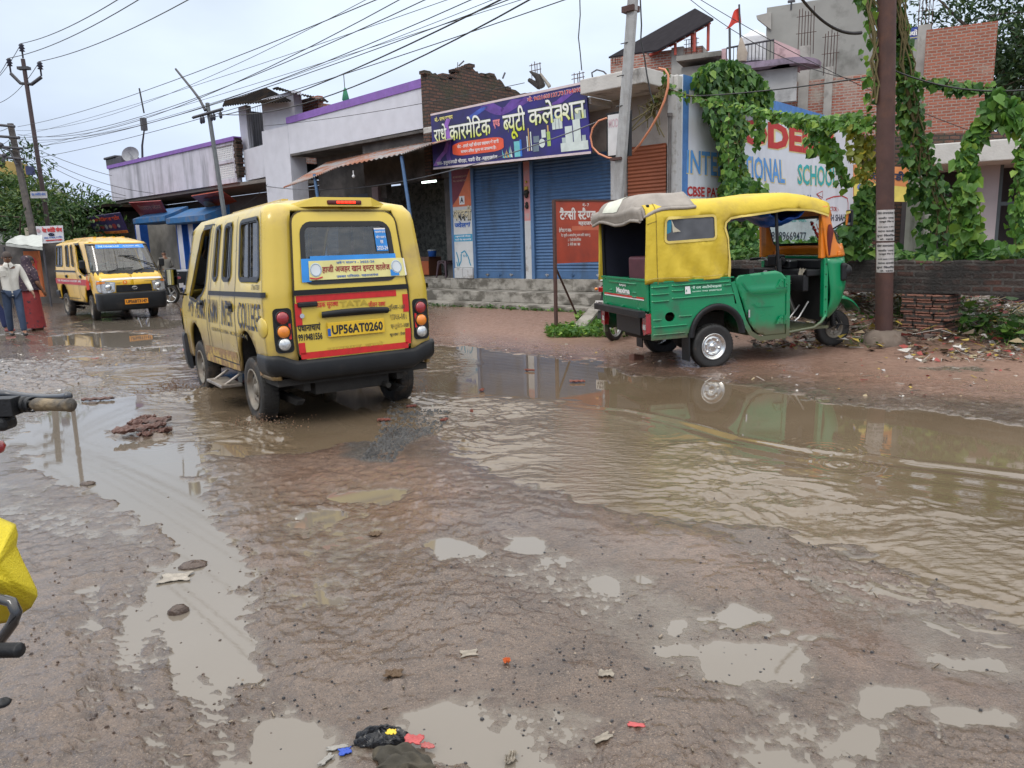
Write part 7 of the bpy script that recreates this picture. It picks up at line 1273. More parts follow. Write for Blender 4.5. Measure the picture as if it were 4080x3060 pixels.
def wire(A,B,sag,lab,r=.012,n=18,grp='overhead wires',name='overhead_wire',m_=None):
 A=Vector(A);B=Vector(B);s=MB();s.tube([A.lerp(B,k/n)+Vector((0,0,-4*sag*(k/n)*(1-k/n)))for k in range(n+1)],r,4);return solo(name,s,m_ or wirem,lab,'wire',FW,group=grp)
E1=fwd(1000,-640,8);
wire(ins[2],fwd(860,-270,12),.25,'highest wire leaving the top insulator of the V-armed pole to the right');wire(ins[0],fwd(1000,-300,12),.3,'wire from the left insulator of the V-armed pole to the right');wire(ins[1],fwd(1300,-330,12),.3,'wire from the right insulator of the V-armed pole to the right')
wire(ins[2],fwd(-60,350,34),.2,'wire from the top insulator of the V-armed pole going off to the left');wire(ins[0],fwd(-60,330,34),.2,'wire from the left insulator of the V-armed pole going off to the left');wire(ins[1],fwd(-60,420,34),.4,'wire from the right insulator of the V-armed pole going off to the left')
T4p=fwd(60,505,28)
for(py,ex,ey,sg,lab)in((505,1640,-60,.7,'uppermost of the wires rising from the tangled pole'),(535,1700,-60,2.2,'second of the wires rising from the tangled pole'),(548,1820,-60,1.6,'third of the wires rising from the tangled pole'),(555,2010,-60,1.9,'fourth of the wires rising from the tangled pole'),(590,2180,-60,1.2,'fifth of the wires rising from the tangled pole, passing the slim grey pole'),(640,2420,-60,.9,'lowest of the wires rising from the tangled pole')):
 wire(fwd(70,py,28),fwd(ex,ey,9),sg*.28,lab,.0065)
wire(PX(826,450,12.5).to_4d().to_3d()if False else FF@PX(870,455,12.5),fwd(2370,-150,9),.5,'thick wire running from the crossarm of the slim grey pole over the white parapet',.012);wire(FF@PX(826,470,12.5),fwd(2800,-420,7),.3,'lower wire from the crossarm of the slim grey pole across the sky',.012)
for i,(px,py,tx,ty_,tY,sg)in enumerate(((75,560,445,700,27,.1),(78,575,610,770,26,.3),(80,590,500,780,26,.2),(84,600,420,860,26,.1),(86,620,350,840,26,.1),(118,675,500,790,26,.2))):
 wire(fwd(px,py,28),fwd(tx,ty_,tY),sg,("service wire from the tangled pole to the left end of the balcony","longest service wire from the tangled pole, ending over the blue awnings","service wire from the tangled pole ending at the medical store sign","steep service wire from the tangled pole to the tin-roofed shed","steepest service wire from the tangled pole, down to the trees","service wire from the dark blue junction box to the small shops")[i],.009,grp='service wires to the small shops')
wire(fwd(60,560,28),fwd(175,790,28),.0,'thin wire dropping beside the junction box to the tin board',.008,grp='service wires to the small shops')
s=MB();q=fwd(120,677,27.9);s.box(q.x-.10,q.x+.10,27.8,28,q.z-.17,q.z+.12);solo('junction_box',s,mat('box_navy',(.03,.04,.12),.5),'small dark blue junction box hanging on wires between the leaning poles','box',FW)
wire(fwd(-40,520,30),fwd(45,500,28),.1,'wire reaching the tangled pole from the left edge, upper one',.01);wire(fwd(-40,565,30),fwd(50,540,28),.2,'wire reaching the tangled pole from the left edge, middle one',.01);wire(fwd(-40,600,30),fwd(60,585,28),.3,'wire reaching the tangled pole from the left edge, lower one',.01)
wire(FF@PX(1060,742,13.9),FF@PX(2415,472,12.3),.55,'sagging grey cable running across the cosmetics banner to the concrete pole',.012,m_=mat('cable_grey',(.14,.15,.17),.6));wire(FF@PX(1053,502,13.9),FF@PX(2090,330,12.4),.1,'thin straight wire crossing the face of the white parapet',.007)
wire(FF@PX(1065,735,13.9),FF@PX(960,830,13.9),.05,'short drooping wire at the left end of the tin awning',.010)
for(a_,b_,c_,d_,sg,lab)in((2760,-20,4100,600,.3,'upper of the two wires crossing in front of the grey house'),(2740,-10,3500,330,.4,'lower of the two wires crossing in front of the grey house')):wire(fwd(a_,b_,20),fwd(c_,d_,20),sg,lab,.009)
wire(fwd(3190,-10,9),fwd(3432,130,9.7),.12,'thick black twisted cable reaching the top of the rusty pole',.020)
Wl=SX(2680,385,-7.7);Wl=FF@Wl;Wr=Vector(fwd(3500,480,G2.y+.1));wire(FF@SX(2705,385,-7.9),fwd(3500,300,G2.y+.1),.05,'upper black wire between the shop corner and the rusty pole',.010)
wire(fwd(3560,280,G2.y+.1),fwd(4150,350,9.3),.12,'wire running right from the rusty pole, partly grown with leaves',.010)
s=MB();s.tube([PX(*q,12.6)for q in((2550,-30),(2556,100),(2553,160),(2568,230),(2578,300),(2592,370),(2606,412))],.014,5);solo('drooping_black_cable',s,wirem,'black cable dropping down beside the leaning concrete pole','cable',FF)
s=MB();s.tube([PX(*q,13.0)for q in((2310,-20),(2312,60),(2305,150),(2312,210),(2318,280))],.012,5);solo('kinked_wire',s,wirem,'kinked black wire hanging in the sky above the cosmetics banner','wire',FF)
org=mat('orange_conduit',(.62,.25,.14),.5)
s=MB();s.tube([PX(*q,12.75)for q in((2625,273),(2650,278),(2663,300),(2662,345),(2648,400),(2625,455),(2590,515),(2550,575),(2508,618))],.022,8);solo('orange_conduit',s,org,'salmon-orange pipe looping from the canopy edge down to the concrete pole','pipe',FF)
s=MB();s.tube([PX(*q,12.3)for q in((2418,470),(2385,482),(2362,510),(2353,545),(2360,585),(2385,612),(2420,628),(2450,634))],.018,8);solo('orange_conduit',s,org,'round loop of orange pipe left of the concrete pole','pipe',FF)
s=MB();s.tube([PX(*q,13.1)for q in((2362,318),(2358,290),(2378,278),(2405,285),(2418,298))],.016,6);solo('bent_pipe',s,steelb,'small bent pipe hoop on the concrete canopy edge','pipe',FF)
for k_,(ay,bx,by,sg)in enumerate(((520,1570,-60,.9),(545,1950,-60,.25),(575,2110,-60,.8),(610,2260,-60,.15))):wire(fwd(64,ay,28),fwd(bx,by,9.5),sg*.5,('thin wire between the first and second wires rising from the tangled pole','thin wire crossing the fourth wire rising from the tangled pole','thin slack wire rising from the tangled pole to the top middle','thin taut wire just above the lowest wire from the tangled pole')[k_],.0045)
leafA=leafmat('creeper_leaves',(.022,.078,.020),(.080,.19,.034),(.19,.31,.05));leafB=leafmat('bright_creeper_leaves',(.034,.11,.020),(.11,.24,.034),(.25,.38,.06));leafT=leafmat('tree_leaves',(.012,.040,.012),(.045,.10,.025),(.10,.17,.035),.5,.2);leafY=leafmat('young_tree_leaves',(.03,.075,.02),(.09,.15,.035),(.17,.20,.05),.5,.25)
stemm=mat('creeper_stem',(.13,.11,.05),.9);bark=mat('tree_bark',(.09,.07,.055),.95,.25,8,bump=.5)
def leaf(mb,c,d,nrm,sz,fold=.18,heart=True):
 d=d.normalized();s_=d.cross(nrm)
 if s_.length<.05:s_=d.cross(Vector((.3,.5,.8)))
 s_.normalize();n_=s_.cross(d);P=[]
 for u,v in(((0,0),(-.06,.30),(.30,.50),(1.0,0),(.30,-.50),(-.06,-.30))if heart else((0,0),(.3,.17),(.65,.14),(1,0),(.65,-.14),(.3,-.17))):P.append(c+d*(u*sz)+s_*(v*sz)+n_*(abs(v)*fold*sz-u*u*.18*sz))
 mb.add(P,[(0,1,2,3),(0,3,4,5)])
def vine(name,lab,samp,n,sz,fr_,outn,m_=None,stems=(),cat='creeper',droop=.9,grp=None,dots=0.0):
 mb=MB();outn=Vector(outn)
 for k in range(n):
  c_,sc=samp();d=Vector((rnd.gauss(0,.55),rnd.gauss(0,.55),-droop+rnd.gauss(0,.45)));nr=outn+Vector((rnd.gauss(0,.45),rnd.gauss(0,.45),.35+rnd.gauss(0,.4)));leaf(mb,Vector(c_),d,nr,sz*sc*rnd.choice((rnd.uniform(.35,.8),rnd.uniform(.7,1.2))))
 a=np.array(mb.v);base=((a[:,0].min()+a[:,0].max())/2,(a[:,1].min()+a[:,1].max())/2,a[:,2].min());t_=thing(name,lab,cat,fr_,base,grp);part('leaves',mb,m_ or leafA,t_)
 if stems:
  s=MB()
  for p_ in stems:s.tube(p_,.012,4)
  part('stem',s,stemm,t_)
 return t_
def along(pts,rx,rz,ry=None,bias=1.0):
 pts=[Vector(p)for p in pts];L_=[(pts[i+1]-pts[i]).length for i in range(len(pts)-1)];T_=sum(L_)
 def f():
  r=T_*rnd.random()**bias*.9999;i=0
  while r>L_[i]:r-=L_[i];i+=1
  t=(i+r/L_[i])/(len(pts)-1);w=rx(t)if callable(rx)else rx;h=rz(t)if callable(rz)else rz;ang=rnd.uniform(0,6.28);q=math.sqrt(rnd.random());p=pts[i].lerp(pts[i+1],r/L_[i])
  return p+Vector((w*q*math.cos(ang),(ry or w*.6)*rnd.uniform(-1,1),h*q*math.sin(ang))),1
 return f
def blob(pts2d,fmapd,depth):
 xs=[p[0]for p in pts2d];ys=[p[1]for p in pts2d]
 def f():
  while True:
   x=rnd.uniform(min(xs),max(xs));y=rnd.uniform(min(ys),max(ys))
   if pip(x,y,pts2d):break
  return fmapd(x,y)+Vector((rnd.uniform(-1,1)*depth*.5,rnd.uniform(-1,1)*depth*.5,0)),1
 return f
VM=blob([(2765,330),(2775,290),(2810,262),(2850,245),(2920,240),(2980,262),(3020,300),(3040,320),(3060,350),(3075,400),(3060,430),(3010,440),(2950,425),(2880,430),(2830,410),(2810,370)],lambda x,y:SX(x,y,-7.75+rnd.uniform(-.35,.15)),.1)
vine('creeper_mound','dense dark green creeper mound spilling over the top of the painted school wall',VM,2600,.17,FF,(1,-.2,.3),leafA,stems=[[SX(2900,430,-7.8),SX(2860,330,-7.8),SX(2790,290,-7.8)],[SX(2960,430,-7.8),SX(2990,330,-7.8)]])
VC=blob([(2800,420),(2850,440),(2950,430),(2990,500),(2960,600),(2990,700),(3020,800),(3015,900),(2990,1010),(2890,1015),(2880,900),(2870,780),(2880,680),(2860,560),(2830,480)],lambda x,y:SX(x,y,-7.7+rnd.uniform(-.15,.2)),.05)
vine('hanging_creeper','thick column of creeper hanging down over the middle of the school wall',VC,1900,.15,FF,(1,-.2,.1),leafA,stems=[[SX(2880,430,-7.7),SX(2900,600,-7.75),SX(2930,800,-7.7),SX(2940,1040,-7.7)],[SX(2930,430,-7.6),SX(2950,700,-7.6),SX(2985,1000,-7.6)]])
Wp=[FF@SX(2650,350,-7.85),FF@SX(2790,395,-7.3),fwd(2950,425,14.0),fwd(3130,470,12.6),fwd(3300,490,11.2),fwd(3440,480,10.2),fwd(3500,500,G2.y+.1)]
vine('creeper_garland','long garland of leaves grown along the wire from the shop corner to the rusty pole',along(Wp,lambda t:.04+.07*t,lambda t:.04+.10*t,None,.62),850,.105,FW,(-.3,-1,.6),leafB,stems=[Wp],droop=.6)
for(pts,n_,lab)in(([fwd(3290,490,11.3),fwd(3310,620,11.3),fwd(3320,660,11.3)],90,'short leafy strand hanging from the garland over the painted letter N'),([fwd(3240,500,11.6),fwd(3245,600,11.6)],60,'thin leafy strand hanging left of the one over the letter N'),([fwd(3330,600,11.2),fwd(3345,690,11.2),fwd(3370,740,11.2)],60,'trailing leafy strand whose tip hangs lowest, near the painted word school'),([fwd(2905,450,13.9),fwd(2900,560,13.9),fwd(2905,680,13.9),fwd(2908,760,13.9)],90,'bright strand of large leaves hanging in front of the hanging creeper column'),([fwd(3020,460,13.6),fwd(3025,540,13.6),fwd(3010,580,13.6)],60,'leafy strand hanging over the painted letter O')):
 vine('hanging_strand',lab,along(pts,.10,.10),n_,.13,FW,(-.3,-1,.3),leafB,stems=[pts],grp='leafy strands hanging from the garland')
pz=G2.y+.1
PV=[fwd(3440,-60,pz),fwd(3470,60,pz),fwd(3475,150,pz),fwd(3480,250,pz),fwd(3480,420,pz)]
vine('pole_creeper','creeper and brown dead stems hanging down the left of the rusty pole top',along(PV,.11,.1,.12),110,.105,FW,(-.4,-1,.3),leafB,stems=[[q+Vector((rnd.uniform(-.09,.09),rnd.uniform(-.15,-.05),0))for q in PV]for _ in range(7)])
PV2=[fwd(3560,-40,pz+.1),fwd(3590,120,pz+.15),fwd(3600,260,pz+.2),fwd(3620,420,pz+.3),fwd(3640,560,pz+.4),fwd(3680,700,pz+.5),fwd(3740,850,pz+.6),fwd(3740,960,pz+.6)]
vine('pole_creeper','long mass of creeper falling down the right side of the rusty pole',along(PV2,lambda t:.05+.25*t,lambda t:.10+.1*t),1350,.11,FW,(-.2,-1,.3),leafA,stems=[[q+Vector((rnd.uniform(-.12,.12),-.1,0))for q in PV2]for _ in range(6)])
PV3=[fwd(3420,500,10.3),fwd(3435,620,10.3),fwd(3450,720,10.2)];vine('yellowing_creeper','yellowing creeper clump left of the rusty pole below the garland',along(PV3,.17,.1),190,.10,FW,(-.2,-1,.3),leafmat('yellowing_leaves',(.10,.14,.02),(.22,.24,.03),(.50,.38,.04)),stems=[PV3])
PV4=[fwd(3470,740,10.6),fwd(3440,850,10.6),fwd(3400,950,10.7),fwd(3370,1010,10.8)];vine('climbing_creeper','leafy creeper climbing left of the rusty pole above the low wall',along(PV4,lambda t:.12+.22*t,.1),420,.14,FW,(-.2,-1,.4),leafA,stems=[PV4])
PV5=[fwd(3600,330,pz+.1),fwd(3720,330,9.9),fwd(3830,345,9.8),fwd(3950,350,9.7),fwd(4000,420,9.6),fwd(3890,520,9.6),fwd(3860,640,9.6),fwd(3840,780,9.6),fwd(3860,900,9.7),fwd(3880,1000,9.8)]
vine('wire_creeper','thick twisting creeper hanging from the wire right of the rusty pole',along(PV5[4:],lambda t:.07+.13*t,.09),520,.14,FW,(-.2,-1,.3),leafB,stems=[PV5])
vine('sparse_wire_creeper','sparse leaves strung along the wire right of the rusty pole',along(PV5[:5],.06,.08),150,.11,FW,(-.2,-1,.3),leafA,stems=[PV5[:5]])
PV6=[fwd(3960,400,9.5),fwd(4040,470,9.4),fwd(4100,480,9.3)];vine('creeper_branch','bright leafy branch reaching the right edge above the concrete canopy',along(PV6,.18,.18),160,.17,FW,(-.2,-1,.5),leafB,stems=[PV6])
PV7=[fwd(4070,560,9.0),fwd(4060,700,9.0),fwd(4060,850,9.0),fwd(4050,980,9.0)];vine('drying_creeper','thin partly dried creeper strand hanging in front of the dark doorway at the right edge',along(PV7,lambda t:.04+.14*t,.08),190,.11,FW,(-.2,-1,.3),leafB,stems=[[q+Vector((rnd.uniform(-.03,.03),0,0))for q in PV7]for _ in range(3)])
def ledge():
 t=rnd.random();x=ln*(.02+1.05*t);y=rnd.uniform(.05,1.4);zz=1.12+.10*rnd.random()+(.55 if t>.60 else .06)*rnd.random()*min(1,y/.6)+(.25*max(0,math.sin(t*9))*rnd.random());return Vector((x,y,zz)),1
vine('wall_top_creeper','carpet of creeper leaves covering the top of the low black wall',ledge,2600,.13,FL_,(-.1,-.8,.9),leafA,droop=.3)
PV8=[fwd(2935,1035,13.2),fwd(2950,900,13.6),fwd(2990,800,14.4),fwd(2960,760,15.0)];vine('lower_creeper','creeper bush seen through the open cab of the auto rickshaw',along(PV8,.38,.30),900,.14,FW,(-.2,-1,.3),leafA,stems=[PV8])
tg_=[[PX(2635,340,13.1),PX(2620,400,13.1),PX(2590,440,13.1)],[PX(2630,380,13.1),PX(2580,440,13.0),PX(2510,520,12.7)],[PX(2640,360,13.1),PX(2610,430,13.1),PX(2620,520,13.1)],[PX(2600,400,13.1),PX(2560,420,13.1),PX(2575,480,13.1)]]
vine('dry_creeper_tangle','tangle of dry brown creeper roots under the canopy corner',along(tg_[0],.12,.15),60,.10,FF,(0,-1,.2),leafmat('dry_leaves',(.07,.05,.02),(.14,.12,.03),(.08,.16,.03)),stems=tg_+[[a+Vector((rnd.uniform(-.15,.15),0,rnd.uniform(-.15,.15)))for a in t_]for t_ in tg_ for _ in range(3)])
vine('corner_creeper','small creeper sprig at the corner between the canopy and the school wall',along([PX(2650,280,13.2),PX(2665,340,13.3),PX(2700,370,13.6),PX(2740,385,13.9)],.08,.10),34,.12,FF,(0,-1,.3),leafA)
def tree(lab,base,h,cr,ch,nleaf,lsz,m_,nb=9,name='tree',seed=0,low=.35):
 r=random.Random(seed);t_=thing(name,lab,'tree',FW,tuple(base));base=Vector(base);s=MB();top=base+Vector((r.uniform(-.4,.4),0,h*low));s.tube([base,base.lerp(top,.5)+Vector((r.uniform(-.2,.2),0,0)),top],[cr*.07,cr*.055,cr*.045],8);cl=[]
 for k in range(nb):
  an=k*2.4+r.uniform(-.4,.4);rad=cr*(.35+.6*r.random());q=Vector((base.x+rad*math.cos(an),base.y+rad*math.sin(an)*.8,base.z+h*low+(h*(1-low))*(.15+.8*r.random())));m=top.lerp(q,.5)+Vector((0,0,ch*.12));s.tube([top+Vector((0,0,-.1*k/nb*h*low)),m,q],[cr*.03,cr*.018,.02],5);cl+=[(q,cr*r.uniform(.30,.48)),(m,cr*r.uniform(.2,.35))]
  for j in range(2):q2=q+Vector((r.gauss(0,1),r.gauss(0,1),r.gauss(0,.7)))*cr*.22;cl.append((q2,cr*r.uniform(.14,.28)));s.tube([q,q2],[.03,.012],4)
 part('trunk',s,bark,t_);mb=MB();tw=sum(c_[1]**2 for c_ in cl)
 for c_,rd in cl:
  ns=int(nleaf*rd*rd/tw)
  for k in range(ns):
   v=Vector((r.gauss(0,1),r.gauss(0,1),r.gauss(0,1))).normalized();p=c_+v*rd*(.55+.5*r.random()**.6);d=v+Vector((r.gauss(0,.6),r.gauss(0,.6),r.gauss(0,.6)-.2));leaf(mb,p,d,Vector((r.gauss(0,1),r.gauss(0,1),1.2)),lsz*r.uniform(.6,1.3),heart=False)
 part('crown',mb,m_,t_);return t_
def tp(px,Y):q=fwd(px,1000,Y);return(q.x,Y,0)
tree('bushy tree at the left edge behind the tea stall',tp(20,34),5.2,3.2,3,8500,.26,leafY,13,seed=1);tree('low bushy tree between the two leaning poles',tp(120,36),3.6,2.4,3,7000,.26,leafY,12,seed=2);tree('round-crowned tree just right of the leaning poles',tp(270,38),3.7,2.5,3,7500,.27,leafT,12,seed=3);tree('tree with upright leafy twigs above the tin-roofed shed',tp(400,40),4.0,2.6,3,7500,.27,leafY,13,seed=5);tree('pale feathery tree left of the tangled pole, nearest the left edge',tp(-70,40),7.0,4.0,4,7000,.28,leafT,12,seed=6);tree('small tree beside the balcony building',tp(520,42),3.9,2.4,3,5000,.27,leafY,10,seed=7)
tree('large feathery dark tree behind the red brick room at the upper right',tp(4180,30),13.5,5.6,7,26000,.26,leafmat('feathery_leaves',(.010,.035,.012),(.03,.075,.02),(.07,.12,.03),.5,.2),24,seed=8,low=.30)
tree('dark bushes low behind the tea stall',tp(60,30),3.2,2.8,2,4500,.22,leafT,9,'bush',seed=9,low=.15);tree('dark low bush behind the eye-clinic sign',tp(240,33),3.4,2.8,2,4500,.22,leafT,9,'bush',seed=10,low=.15)
def tuft(n,sampler,hmin,hmax,lab,name='grass',m_=None,sz=.05):
 mb=MB();PP=[sampler()for _ in range(n)];ZZ=Hm(PP)
 for(x,y),z in zip(PP,ZZ):
  h=rnd.uniform(hmin,hmax)
  if rnd.random()<.55:a=rnd.uniform(0,6.28);d=Vector((math.cos(a)*.5,math.sin(a)*.5,1)).normalized();s_=Vector((-math.sin(a),math.cos(a),0))*.006;b=Vector((x,y,z));mb.add([b-s_,b+s_,b+d*h+Vector((math.cos(a),math.sin(a),0))*h*.3],[(0,1,2)])
  else:leaf(mb,Vector((x,y,z+rnd.uniform(0,h*.7))),Vector((rnd.gauss(0,1),rnd.gauss(0,1),.4)),Vector((rnd.gauss(0,.5),rnd.gauss(0,.5),1)),sz*rnd.uniform(.6,1.4))
 return solo(name,mb,m_ or leafB,lab,'plants',FW,kind='stuff')
def fpt(x,y):q=FF@Vector((x,y,0));return q.x,q.y
def wsamp():
 c_=rnd.choice((-9.2,-9.8,-10.6,-11.2,-12.0,-12.6,-13.6,-14.5));return fpt(c_+rnd.gauss(0,.35),12.72+rnd.gauss(0,.07))
tuft(650,wsamp,.03,.12,'weeds growing along the foot of the stone steps','weeds',leafA,.06)
def gs1():
 px=rnd.choice((rnd.uniform(2180,2420),rnd.uniform(2240,2520)));py=rnd.uniform(1265,1345)if px>2300 else rnd.uniform(1310,1345);q=gnd(px,py,.03);return q.x,q.y
tuft(2600,gs1,.05,.18,'bright grass and weeds around the taxi stand post and motorcycle','grass',leafB,.07)
def gs2():q=gnd(rnd.uniform(3390,3500),rnd.uniform(1290,1390),.03);return q.x,q.y
tuft(350,gs2,.03,.1,'small weeds by the concrete footing of the rusty pole','weeds',leafA,.05)
def gs3():x=rnd.uniform(3.2,ln+.5);y=rnd.uniform(.15,1.1);q=FL_@Vector((x,y,0));return q.x,q.y
tuft(1500,gs3,.15,.6,'undergrowth in the dark gap below the low black wall','undergrowth',leafA,.12)
skin=mat('skin_brown',(.22,.115,.072),.5,.08,10);hair_m=mat('hair_black',(.012,.010,.010),.6)
def skinmesh(name,pts,edges,m_,parent,root=0,sub=1):
 me=bpy.data.meshes.new(name);me.from_pydata([p[:3]for p in pts],edges,[]);me.materials.append(m_);o=bpy.data.objects.new(name,me);C.objects.link(o)
 sk=o.modifiers.new('skin','SKIN');sk.use_smooth_shade=True
 if not me.skin_vertices:me.attributes
 for i,p in enumerate(pts):
  v=me.skin_vertices[0].data[i];v.radius=p[3]if isinstance(p[3],tuple)else(p[3],p[3]);v.use_root=(i==root)
 s=o.modifiers.new('sub','SUBSURF');s.levels=sub;s.render_levels=sub+1 if sub else 1
 if parent:o.parent=parent
 return o
def person(lab,base,az,J,cloth,head_tilt=0,hair='short',scale=1.0,extra=None,handpose=None,mats=None):
 fr_=rotm(az,base)@Matrix.Scale(scale,4);T_=bpy.data.objects.new('person',None);C.objects.link(T_);T_.matrix_world=fr_;tag(T_,lab,'person');OFF[T_.name]=Vector((0,0,0));T_.empty_display_size=.2
 P=[];E_=[]
 def add(p,r,prev=None):P.append((*p,r));i=len(P)-1;(E_.append((prev,i))if prev is not None else None);return i
 pel=add(J['pelvis'],(.13,.10));sp_=add(J['spine'],(.12,.09),pel);ch=add(J['chest'],(.14,.10),sp_);nk=add(J['neck'],.052,ch);hd=Vector(J['head']);h1=add(hd+Vector((0,0,-.06)),.058,nk);h2=add(hd,(.078,.092),h1);h3=add(hd+Vector((0,-.005,.07)),(.068,.078),h2)
 for s_,nm in((-1,'L'),(1,'R')):
  sh=add(J['sh'+nm],.058,ch);el=add(J['el'+nm],.040,sh);wr=add(J['wr'+nm],.027,el);w=Vector(J['wr'+nm]);d=(w-Vector(J['el'+nm])).normalized();pa=add(w+d*.055,(.036,.018),wr);sd=Vector((0,1,0))if abs(d.y)<.7 else Vector((1,0,0))
  for k in range(4):o_=sd*(.026-.017*k);ln_=(.060,.070,.066,.052)[k];a=add(w+d*.09+o_,.0095,pa);b=add(w+d*(.09+ln_*.55)+o_+Vector((-s_*.010,0,0)),.0085,a);add(w+d*(.09+ln_)*.98+o_+Vector((-s_*.026,.0,0)),.007,b)
  t1_=add(w+d*.035+sd*.032,.011,pa);add(w+d*.075+sd*.050,.009,t1_)
  hp=add(J['hip'+nm],.085,pel);kn=add(J['kn'+nm],.055,hp);an=add(J['an'+nm],.038,kn);add(Vector(J['an'+nm])+Vector(J.get('toe'+nm,(0,.15,-.05))),(.040,.025),an)
 bo=skinmesh('body',P,E_,skin,T_)
 f=MB()
 ht=Matrix.Translation(hd)@Matrix.Rotation(R(-head_tilt),4,'X')
 f.add([ht@Vector(v)for v in((-.014,.086,-.010),(.014,.086,-.010),(0,.112,-.018),(0,.088,.030),(0,.088,-.026))],[(0,2,3),(2,1,3),(0,4,2),(2,4,1)],0,True);part('nose',f,skin,T_)
 for s_ in(-1,1):
  e=MB();e.ball(ht@Vector((s_*.031,.080,.012)),.011,8,0,0,(1.1,.5,.7));e.ball(ht@Vector((s_*.031,.086,.012)),.005,6,1);part('eye',e,[mat('eye_white',(.4,.38,.35),.4),blackink],T_)
  e=MB();e.tube([ht@Vector((s_*(.015+.010*k),.088-.004*k,.032+.003*math.sin(k)))for k in range(4)],.004,4);part('eyebrow',e,hair_m,T_)
  e=MB();e.ball(ht@Vector((s_*.080,-.005,.0)),.022,8,0,0,(.4,.7,1.2));part('ear',e,skin,T_)
 m_=MB();m_.tube([ht@Vector(((k-2)*.011,.088-.002*abs(k-2),-.040))for k in range(5)],.005,5);part('mouth',m_,mat('lip_dark',(.12,.045,.04),.5),T_)
 h=MB()
 def hr(a,b,k=1.0):th_=a*2*math.pi;ph=b*(1.25 if hair=='short' else 1.6)*(1+.22*(-math.sin(th_)));return ht@Vector((.084*k*math.sin(ph)*math.cos(th_),-.006+.098*k*math.sin(ph)*math.sin(th_),.018+.104*k*math.cos(ph)))
 if hair:h.grid(lambda a,b:hr(a,b*(.80 if hair=='short' else 1),1.03 if hair!='shaved' else 1.0),20,8);part('hair',h,hair_m if hair!='shaved' else mat('hair_shaved',(.06,.045,.04),.8),T_)
 for nm,pts,edges,m2 in cloth:skinmesh(nm,pts,edges,m2,T_)
 return T_
def stand(hh=1.66,wr=None,kn=None):
 k=hh/1.66
 return dict(pelvis=(0,0,.90*k),spine=(0,0,1.08*k),chest=(0,0,1.28*k),neck=(0,.01,1.42*k),head=(0,.05,1.55*k),shL=(-.18,0,1.34*k),shR=(.18,0,1.34*k),elL=(-.27,-.02,1.08*k),elR=(.27,-.02,1.08*k),wrL=(-.30,.06,.85*k),wrR=(.32,.08,.86*k),hipL=(-.09,0,.84*k),hipR=(.09,0,.84*k),knL=(-.10,.05,.46*k),knR=(.10,.0,.46*k),anL=(-.10,.02,.08),anR=(.10,-.05,.08))
def shirt(J,m_,longs=True,name='shirt',hem=.78,kk=1.0):
 P=[(*J['pelvis'][:2],hem,(.155,.115)),(*J['spine'],(.155,.115)),(*J['chest'],(.165,.115)),(J['neck'][0],J['neck'][1],J['neck'][2]-.06,.064),(*J['shL'],.075),(*J['shR'],.075),(*J['elL'],.058),(*J['elR'],.058),(*J['wrL'],.043),(*J['wrR'],.043)]
 E_=[(0,1),(1,2),(2,3),(2,4),(2,5),(4,6),(5,7)]
 if longs:E_+=[(6,8),(7,9)]
 else:P=P[:8]
 return(name,P,E_,m_)
def trousers(J,m_,name='trousers'):
 P=[(*J['pelvis'],(.135,.105)),(*J['hipL'],.095),(*J['hipR'],.095),(*J['knL'],.070),(*J['knR'],.070),(*J['anL'],.058),(*J['anR'],.058)]
 return(name,P,[(0,1),(0,2),(1,3),(2,4),(3,5),(4,6)],m_)
def shoes(J,m_):
 o=[]
 for nm in 'LR':a=Vector(J['an'+nm]);o.append(('shoe',[(*(a+Vector((0,-.04,-.03))),.048),(*(a+Vector((0,.05,-.035))),.045),(*(a+Vector((0,.16,-.045))),(.045,.030))],[(0,1),(1,2)],m_))
 return o
shirt_w=mat('shirt_white',(.62,.61,.56),.85,.08,8,bump=.4,bscale=9);jeans=mat('jeans_blue',(.030,.050,.095),.85,.2,8,bump=.3,bscale=14)
J=stand(1.66);J.update(elL=(-.27,.0,1.08),wrL=(-.33,.12,.86),elR=(.26,-.03,1.07),wrR=(.26,.06,.83),knL=(-.09,.12,.46),anL=(-.10,.16,.09),anR=(.09,-.10,.09),head=(0,.08,1.53))
mp_=gnd(72,1342);wm_=person('balding man in a white long-sleeved shirt and blue jeans walking towards the camera, looking down',(mp_.x,mp_.y,.01),140,J,[shirt(J,shirt_w),trousers(J,jeans)]+shoes(J,mat('shoe_black',(.015,.014,.014),.4)),22,'shaved')
s=MB();s.prism([(-.09,.10,1.38),(-.02,.125,1.33),(-.005,.12,1.42),(-.05,.07,1.45)],(0,.012,0));s.prism([(.09,.10,1.38),(.02,.125,1.33),(.005,.12,1.42),(.05,.07,1.45)],(0,.012,0));part('collar',s,shirt_w,wm_,bevel=.004)
s=MB();s.box(-.012,.012,.118,.125,.80,1.36);s.box(.06,.14,.112,.122,1.18,1.28);part('placket_and_pocket',s,mat('shirt_trim',(.50,.49,.45),.9),wm_)  # placket and pocket in a slightly darker shirt tone
sari=mat('sari_red',(.22,.020,.022),.7,.15,8,stain=(.02,.018,.03),sscale=9,sth=(.56,.64));sari2=mat('sari_dark_print',(.035,.02,.035),.8,.3,20,stain=(.3,.22,.2),sscale=30,sth=(.58,.64))
J2=stand(1.55);J2.update(wrL=(-.22,.16,.90),wrR=(.24,.10,.84),head=(.02,.06,1.44));wp2=gnd(142,1318)
wo2=person('woman in a red and black sari and dark printed shawl walking behind the man',(wp2.x,wp2.y,.01),20,J2,[shirt(J2,sari2,False,'blouse',.95)]+shoes(J2,mat('sandal_tan',(.20,.12,.08),.6)),10,'long')
